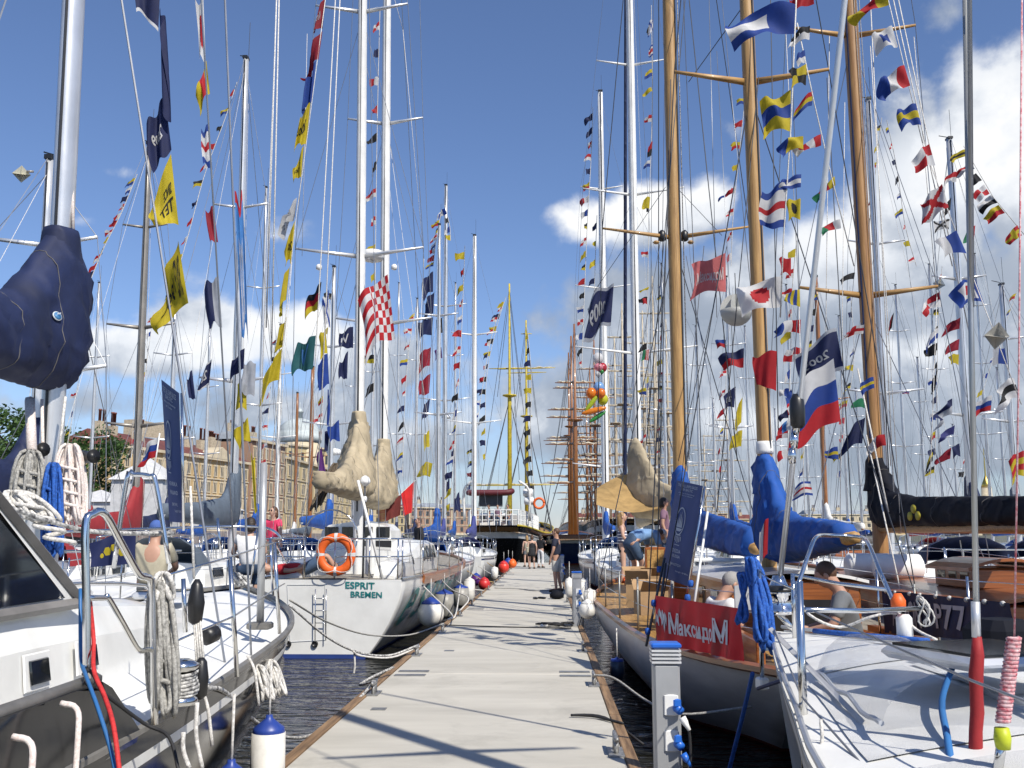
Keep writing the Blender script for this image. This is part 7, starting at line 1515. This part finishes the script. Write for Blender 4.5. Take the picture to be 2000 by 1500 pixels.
# right: halyards near the camera
GR = 'signal flags on the right halyards'
R1 = [((1588, -22), (1590, 8), (-50, 14), 'r', 'plain red flag cut by the top edge'), ((1553, 8), (1551, 66), (-126, 40), 'm:bbw', 'large blue flag with white panel streaming out'), ((1582, 50), (1581, 78), (-42, 24), 'h:kw', 'black and white pennant beside the large blue flag'), ((1572, 98), (1574, 122), (-16, 10), 'h:bw', 'small blue and white flag above the yellow one'), ((1576, 125), (1574, 167), (-36, 12), 'q:yk', 'yellow and black quartered flag'), ((1545, 175), (1543, 257), (-58, 14), 'h:yby', 'large yellow flag with blue band'),
      ((1588, 178), (1586, 206), (-34, 32), 'h:ryb', 'red and yellow pennant behind the large yellow flag'), ((1569, 266), (1569, 292), (-52, 26), 'v:yyb', 'yellow pennant with blue tail'), ((1603, 262), (1604, 284), (-50, 24), 'v:rwrw', 'red and white barred pennant'), ((1565, 340), (1564, 366), (-40, 12), 'h:bwb', 'blue white blue flag above the five striped one'), ((1537, 356), (1534, 444), (-46, 14), 'h:bwrwb', 'five striped blue white red flag'), ((1564, 388), (1563, 430), (-26, 2), 'd:yk', 'yellow flag with black disc'),
      ((1630, 344), (1632, 362), (-38, 36), 'v:yrg', 'yellow red green pennant by the grey forestay'), ((1641, 428), (1643, 446), (-40, 20), 'v:wrg', 'white red green pennant lower by the grey forestay')]
for (t, b, fl, c, lab) in R1: F(10.5, t, b, fl, c, lab, GR)
tag(tube('flag_halyard', [U(1556, -20, 10.5), U(1545, 240, 10.5), U(1530, 470, 10.5), U(1524, 620, 10.6)], .008, ROPEW), 'white halyard left of the mizzen shroud carrying flags', 'rope'); tag(tube('flag_halyard', [U(1557, 45, 10.5), U(1590, 200, 10.5), U(1625, 350, 10.5), U(1668, 520, 10.6)], .007, ROPEW), 'slanting white halyard between the two wooden masts', 'rope')
R2 = [((1733, -16), (1736, 10), (-62, 34), 'v:yry', 'yellow red yellow flag at the top edge'), ((1742, 50), (1754, 92), (-44, 24), 's:wb', 'white flag with blue square'), ((1766, 127), (1778, 167), (-52, 34), 'v:rwb', 'red white blue vertical tricolour flag'), ((1789, 202), (1800, 245), (-40, 12), 'h:byb', 'blue flag with yellow band'), ((1815, 281), (1827, 323), (-40, 30), 'q:rw', 'red and white quartered flag'), ((1840, 359), (1853, 405), (-42, 30), 'x:wr', 'white flag with red diagonal cross'), ((1868, 450), (1888, 495), (-46, 20), 'v:bw', 'blue and white flag beneath the crossed one'), ((1905, 545), (1922, 592), (-60, 26), 'n:bwr', 'blue white red nested square flag'),
      ((1962, 680), (1968, 712), (-30, 2), 'v:be', 'blue and grey flag under the diamond reflector'), ((1980, 738), (1992, 776), (-46, 34), 'h:wkw', 'white flag with black band')]
for (t, b, fl, c, lab) in R2: F(11.4, t, b, fl, c, lab, GR)
R3 = [((1890, 292), (1891, 306), (-34, 16), 'h:yky', 'yellow and black flag at the head of the descending line'), ((1898, 318), (1904, 330), (-28, 16), 'h:rw', 'red and white flag second on the descending line'), ((1906, 338), (1918, 352), (-20, 16), 'k', 'black flag third on the descending line'), ((1922, 360), (1933, 378), (-26, 22), 'q:wr', 'white and red flag fourth on the descending line'), ((1938, 380), (1948, 396), (-28, 22), 'h:wk', 'white and black flag fifth on the descending line'), ((1950, 400), (1963, 416), (-30, 24), 'h:yr', 'yellow and red flag sixth on the descending line'), ((1988, 440), (1996, 460), (-22, 22), 'c:ry', 'red flag with yellow cross at the foot of the line'),
      ((1868, 335), (1868, 356), (-24, 12), 'h:rw', 'red and white flag left of the descending line'), ((1858, 385), (1856, 410), (-12, 14), 'k', 'small black flag left of the grey shroud'), ((1855, 428), (1853, 448), (-30, 6), 'x:wk', 'white flag with dark cross left of the grey shroud')]
for (t, b, fl, c, lab) in R3: F(17, t, b, fl, c, lab, GR)
tag(tube('flag_halyard', [U(1882, 285, 17), U(1940, 385, 17), U(2010, 470, 17)], .007, ROPEW), 'descending white line of flags at the right mast', 'rope')
F(12.3, (1417, 494), (1418, 570), (-70, 26), 'i', 'large pink translucent flag with white lettering', amp=.06, texts=[('МаксидоМ', .92, .08, .35, .75, 'w')])
F(11.2, (1528, 540), (1525, 600), (-84, 26), 'd:wr', 'white flag with red disc beside the mizzen mast', amp=.06)
R5 = [((1545, 504), (1545, 540), (-22, -4), 'r', 'small red flag above the disc flag', 13), ((1562, 565), (1563, 600), (-30, 2), 'v:ybyby', 'yellow and blue upright striped flag', 13), ((1517, 686), (1516, 764), (-40, -2), 'r', 'bright red flag left of the forestay', 10.8), ((1564, 624), (1563, 652), (-52, 14), 'v:rwb', 'red white blue pennant above the bright red flag', 14), ((1565, 680), (1564, 708), (-30, 0), 'q:rw', 'red and white flag behind the forestay', 14),
      ((1633, 640), (1648, 722), (-70, 52), 'hem:ne', 'large navy flag with white print above the big tricolour', 9.6), ((1688, 634), (1686, 652), (-40, 18), 'c:wr', 'white flag with red cross', 14), ((1600, 688), (1600, 712), (-16, 8), 'h:yryr', 'yellow and red striped small flag', 15), ((1706, 736), (1708, 758), (-26, 14), 'h:byb', 'blue and yellow pennant on the brown mast', 13.6), ((1690, 780), (1689, 798), (-26, 4), 'g', 'green flag on the brown mast', 15), ((1690, 815), (1684, 866), (-38, 30), 'n', 'navy flag with tattered tail by the brown mast', 14),
      ((1636, 872), (1638, 898), (-24, 4), 'h:byb', 'yellow and blue flag below the big tricolour', 15), ((1543, 818), (1545, 840), (-24, 14), 'v:wsr', 'white blue red flag low by the mizzen mast', 15), ((1728, 848), (1731, 870), (-30, 20), 'v:rw', 'red and white flag above the black cover', 13.4), ((1583, 940), (1588, 968), (-34, 12), 'h:bwrwb', 'striped flag low beyond the mizzen boom', 18), ((1545, 760), (1560, 790), (-18, 20), 'h:br', 'blue and red flag behind the forestay swivel', 15)]
for (t, b, fl, c, lab, Y) in R5: F(Y, t, b, fl, c, lab, GR, texts=[('2009', .3, .9, .4, .62, 'e')] if 'large navy' in lab else None)
F(9.2, (1628, 700), (1642, 822), (-94, 84), 'h:wbr', 'big white blue red tricolour hanging by the forestay', name='ensign', amp=.05, depth=.1)
R4 = [((1836, 570), (1838, 600), (-44, 30), 'q:rw', 'red and white flag below the small diamond'), ((1833, 640), (1832, 660), (-26, 34), 'h:wb', 'white and blue flag on the far right chain'), ((1830, 670), (1828, 694), (-20, 8), 'k', 'black flag upper on the far right chain'), ((1831, 712), (1826, 756), (-6, 28), 'k', 'long black flag on the far right chain'), ((1860, 778), (1860, 806), (-42, 40), 'h:ne', 'navy and grey flag on the far right chain'), ((1865, 830), (1863, 848), (-38, 24), 'v', 'violet flag on the far right chain'), ((1858, 874), (1856, 896), (-26, 18), 'c', 'crimson flag on the far right chain'), ((1874, 866), (1876, 892), (-16, 6), 'n', 'dark flag right of the crimson one'), ((1822, 882), (1822, 900), (-12, 22), 'h:yk', 'yellow and black flag low on the far right chain'),
      ((1876, 620), (1874, 642), (-32, 16), 'c', 'crimson pennant left of the nested square flag'), ((1874, 662), (1872, 684), (-32, 18), 'c', 'crimson triangle below the pennant'), ((1873, 692), (1872, 714), (-20, 0), 'y', 'yellow flag left of the grey shroud'), ((1938, 772), (1935, 802), (-28, 16), 'h:wbr', 'small tricolour right of the grey shroud'), ((2000, 880), (2000, 930), (-28, 14), 'h:ryry', 'red and yellow flag at the right border'), ((1746, 610), (1742, 640), (-8, 14), 'v:kr', 'black and red flag on the plain grey mast'), ((1670, 532), (1668, 545), (-34, 18), 'k', 'black furled flag left of the brown mast'), ((1776, 762), (1775, 770), (-12, 2), 'h:wbr', 'tiny tricolour between the masts'), ((1905, 440), (1902, 470), (-22, 14), 'v:rg', 'red and green pennant near the blue and white flag')]
for (t, b, fl, c, lab) in R4: F(18, t, b, fl, c, lab, GR)
RC = [((1199, 553), (1193, 636), (-52, 32), 'hem:ne', 'navy flag with white numerals left of the dark furled sail', 24, '2009'), ((1418, 664), (1417, 680), (-18, 0), 'h:br', 'small blue and red flag below the white reflector', 20, None), ((1453, 680), (1452, 718), (-44, 10), 'h:nr', 'navy and red flag with forked tail', 19, None), ((1437, 755), (1434, 796), (-24, 18), 'n', 'navy flag with numerals under the forked one', 19, '20'), ((1450, 775), (1448, 825), (-12, 22), 'y', 'long yellow flag right of the numerals flag', 19, None), ((1450, 840), (1448, 872), (-22, 12), 'y', 'yellow flag lower beside the mizzen mast', 19, None), ((1432, 368), (1430, 378), (-24, 14), 'v:rb', 'red pennant with dark tail between wooden masts', 20, None), ((1270, 385), (1268, 408), (-14, 4), 'y', 'ochre flag right of the white mast', 26, None), ((1275, 276), (1272, 304), (-8, 8), 'h:rk', 'red and black flag high right of the white mast', 24, None), ((1272, 170), (1274, 178), (-16, 12), 'y', 'lime flag on the upper spreader', 24, None), ((1268, 560), (1266, 566), (-18, 8), 'y', 'lime flag on the middle of the white mast', 24, None), ((1262, 582), (1264, 594), (-8, 2), 'r', 'small red flag near the lime one', 24, None), ((1276, 36), (1276, 60), (-10, 10), 'x:wb', 'blue and white checked flag at the top centre', 24, None), ((1275, 86), (1276, 108), (-8, 6), 'h:bwrwb', 'tiny striped flag under the checked one', 24, None), ((1501, 1012), (1499, 1082), (-15, 22), 'v:rw', 'red and white courtesy flag low by the blue cover', 8.4, None), ((1268, 682), (1266, 704), (-14, 4), 'v:rg', 'red and green pennant beyond the white mast', 28, None), ((1267, 735), (1266, 758), (-6, 6), 'h:yb', 'yellow and blue pennant beyond the white mast', 28, None)]
for (t, b, fl, c, lab, Y, tx) in RC: F(Y, t, b, fl, c, lab, GR, texts=[(tx, .3, .85, .35, .7, 'e')] if tx else None)
# ------------------------------------------------------------------ dressing lines of small flags
ORD = 'first second third fourth fifth sixth seventh eighth ninth tenth eleventh twelfth thirteenth fourteenth fifteenth sixteenth seventeenth eighteenth nineteenth twentieth'.split()
PAT = [('r', 'red'), ('h:wb', 'white and blue'), ('h:yb', 'yellow and blue'), ('q:rw', 'red and white'), ('k', 'black'), ('y', 'yellow'), ('v:wr', 'white and red'), ('n', 'navy'), ('h:ky', 'black and yellow'), ('v:bw', 'blue and white'), ('h:rw', 'red and white barred'), ('h:yr', 'yellow and red')]
def dress(where, Y, pts, n, sz, seed, pats=None):
    rnd = random.Random(seed); P_ = [V((x, y, 0)) for x, y in pts]; S_ = smooth_path(P_, 6) if len(P_) > 2 else P_
    L_ = [0]
    for i in range(1, len(S_)): L_.append(L_[-1]+(S_[i]-S_[i-1]).length)
    def at_(d):
        for i in range(1, len(S_)):
            if d <= L_[i]: return S_[i-1].lerp(S_[i], (d-L_[i-1])/(L_[i]-L_[i-1]))
        return S_[-1]
    tag(tube('dressing_line', [U(p.x, p.y, Y) for p in S_], .004+.00022*Y, ROPEW, None, 4), 'thin line of small flags '+where, 'rope', 'dressing lines')
    for k in range(n):
        d = L_[-1]*(k+.4)/n; a, b = at_(d), at_(min(L_[-1], d+sz)); c, nm = (pats or PAT)[rnd.randrange(len(pats or PAT))]
        fl = (-sz*rnd.uniform(.4, 1.3), sz*rnd.uniform(.0, .9))
        if sz <= 12:
            if ':' not in c: c = 'a:'+c
            fn = flag_fn(Y, (a.x, a.y), (b.x, b.y), fl, seed*100+k); ds = design(c); k0 = len(BV); BV.extend(fn(i/4, j/4) for j in range(5) for i in range(5))
            for j in range(4):
                for i in range(4): q = k0+j*5+i; BF.append((q, q+1, q+6, q+5)); BK.append(ds((i+.5)/4, (j+.5)/4))
        else: F(Y, (a.x, a.y), (b.x, b.y), fl, c, '%s flag, %s, down the line %s' % (ORD[k] if k < 20 else 'lowest', nm, where), 'small flags on dressing lines', res=(6, 4))
BV, BF, BK = [], [], []
dress('left of the bronze mast', 17, [(268, 340), (235, 420), (200, 490), (160, 590)], 15, 15, 1)
dress('off the tall grey mast', 21, [(463, 160), (440, 230), (400, 340), (370, 450), (330, 590)], 12, 13, 2)
dress('before the yellow house', 30, [(300, 610), (285, 720), (268, 830), (255, 900)], 11, 10, 3)
dress('beside the main ketch mast', 24, [(742, 20), (738, 180), (735, 350), (733, 520), (730, 780)], 14, 17, 4)
dress('left of the slim navy yacht mast', 40, [(862, 410), (852, 470), (846, 520)], 8, 12, 5); dress('down to the right of the flag mast', 44, [(868, 400), (878, 440), (880, 470)], 4, 12, 6)
dress('beside the gleaming white mast', 38, [(908, 480), (905, 560), (900, 680), (893, 800), (884, 920), (878, 1000)], 17, 14, 7); dress('right of the gleaming white mast', 50, [(985, 590), (962, 650), (945, 740), (925, 880), (918, 960)], 16, 10, 8)
dress('left of the yellow masts', 70, [(988, 580), (970, 640), (950, 740), (948, 900)], 13, 11, 9, [('k', 'black'), ('n', 'navy'), ('k', 'black'), ('y', 'yellow')]); dress('right of the yellow masts', 78, [(1030, 640), (1038, 740), (1036, 860), (1044, 960)], 12, 12, 10, [('k', 'black'), ('n', 'navy'), ('y', 'yellow')])
dress('left of the balloon mast', 32, [(1158, 210), (1155, 300), (1148, 420), (1142, 560), (1136, 720)], 19, 13, 11); dress('right of the balloon mast', 32, [(1166, 420), (1163, 500), (1160, 600)], 5, 12, 12)
dress('right of the furled sail mast', 27, [(1272, 10), (1274, 200), (1268, 400), (1264, 640), (1262, 900)], 10, 14, 13); dress('left of the main wooden mast', 58, [(1296, 540), (1295, 660), (1293, 800), (1290, 920)], 15, 9, 14)
dress('right of the main wooden mast', 24, [(1462, 130), (1448, 260), (1432, 420), (1428, 520)], 9, 14, 15); dress('right of the mizzen shroud', 16, [(1556, 470), (1548, 560), (1544, 700), (1538, 900)], 11, 18, 16)
dress('on the plain grey mast, left', 24, [(1722, 230), (1712, 320), (1700, 420), (1693, 520)], 8, 11, 17); dress('on the plain grey mast, right', 24, [(1732, 235), (1752, 330), (1768, 440), (1790, 520)], 9, 11, 18)
dress('left of the diamond reflector', 30, [(1840, 520), (1832, 640), (1830, 760), (1825, 930)], 12, 14, 19); dress('far right beyond the shroud', 36, [(1990, 560), (1940, 700), (1905, 820), (1880, 940)], 12, 12, 20)
dress('behind the big tricolour', 30, [(1600, 560), (1585, 680), (1575, 800), (1568, 930)], 12, 14, 21); dress('behind the brown mast', 34, [(1660, 560), (1668, 700), (1650, 820), (1640, 940)], 11, 13, 22)
dress('left of the tan covers', 36, [(650, 560), (640, 650), (632, 760), (628, 860)], 9, 13, 23); dress('beside the slim navy yacht mast', 54, [(812, 600), (798, 690), (790, 800), (786, 930)], 11, 12, 24); dress('under the trees', 46, [(176, 575), (160, 700), (140, 820), (120, 930)], 10, 10, 25)
dress('far behind the white reflector', 44, [(1432, 560), (1422, 680), (1415, 800), (1408, 930)], 10, 12, 26); dress('left of the mast beside the rose house', 48, [(541, 650), (530, 740), (522, 850), (518, 950)], 9, 11, 27)
ks = sorted(set(BK)); bt = mesh('bunting', BV, BF, [FM[k] for k in ks], None, [ks.index(k) for k in BK], True)
tag(bt, 'tiny signal flags on the far dressing lines', 'flags', None, 'stuff')
bpy.data.scenes.remove(TMP)
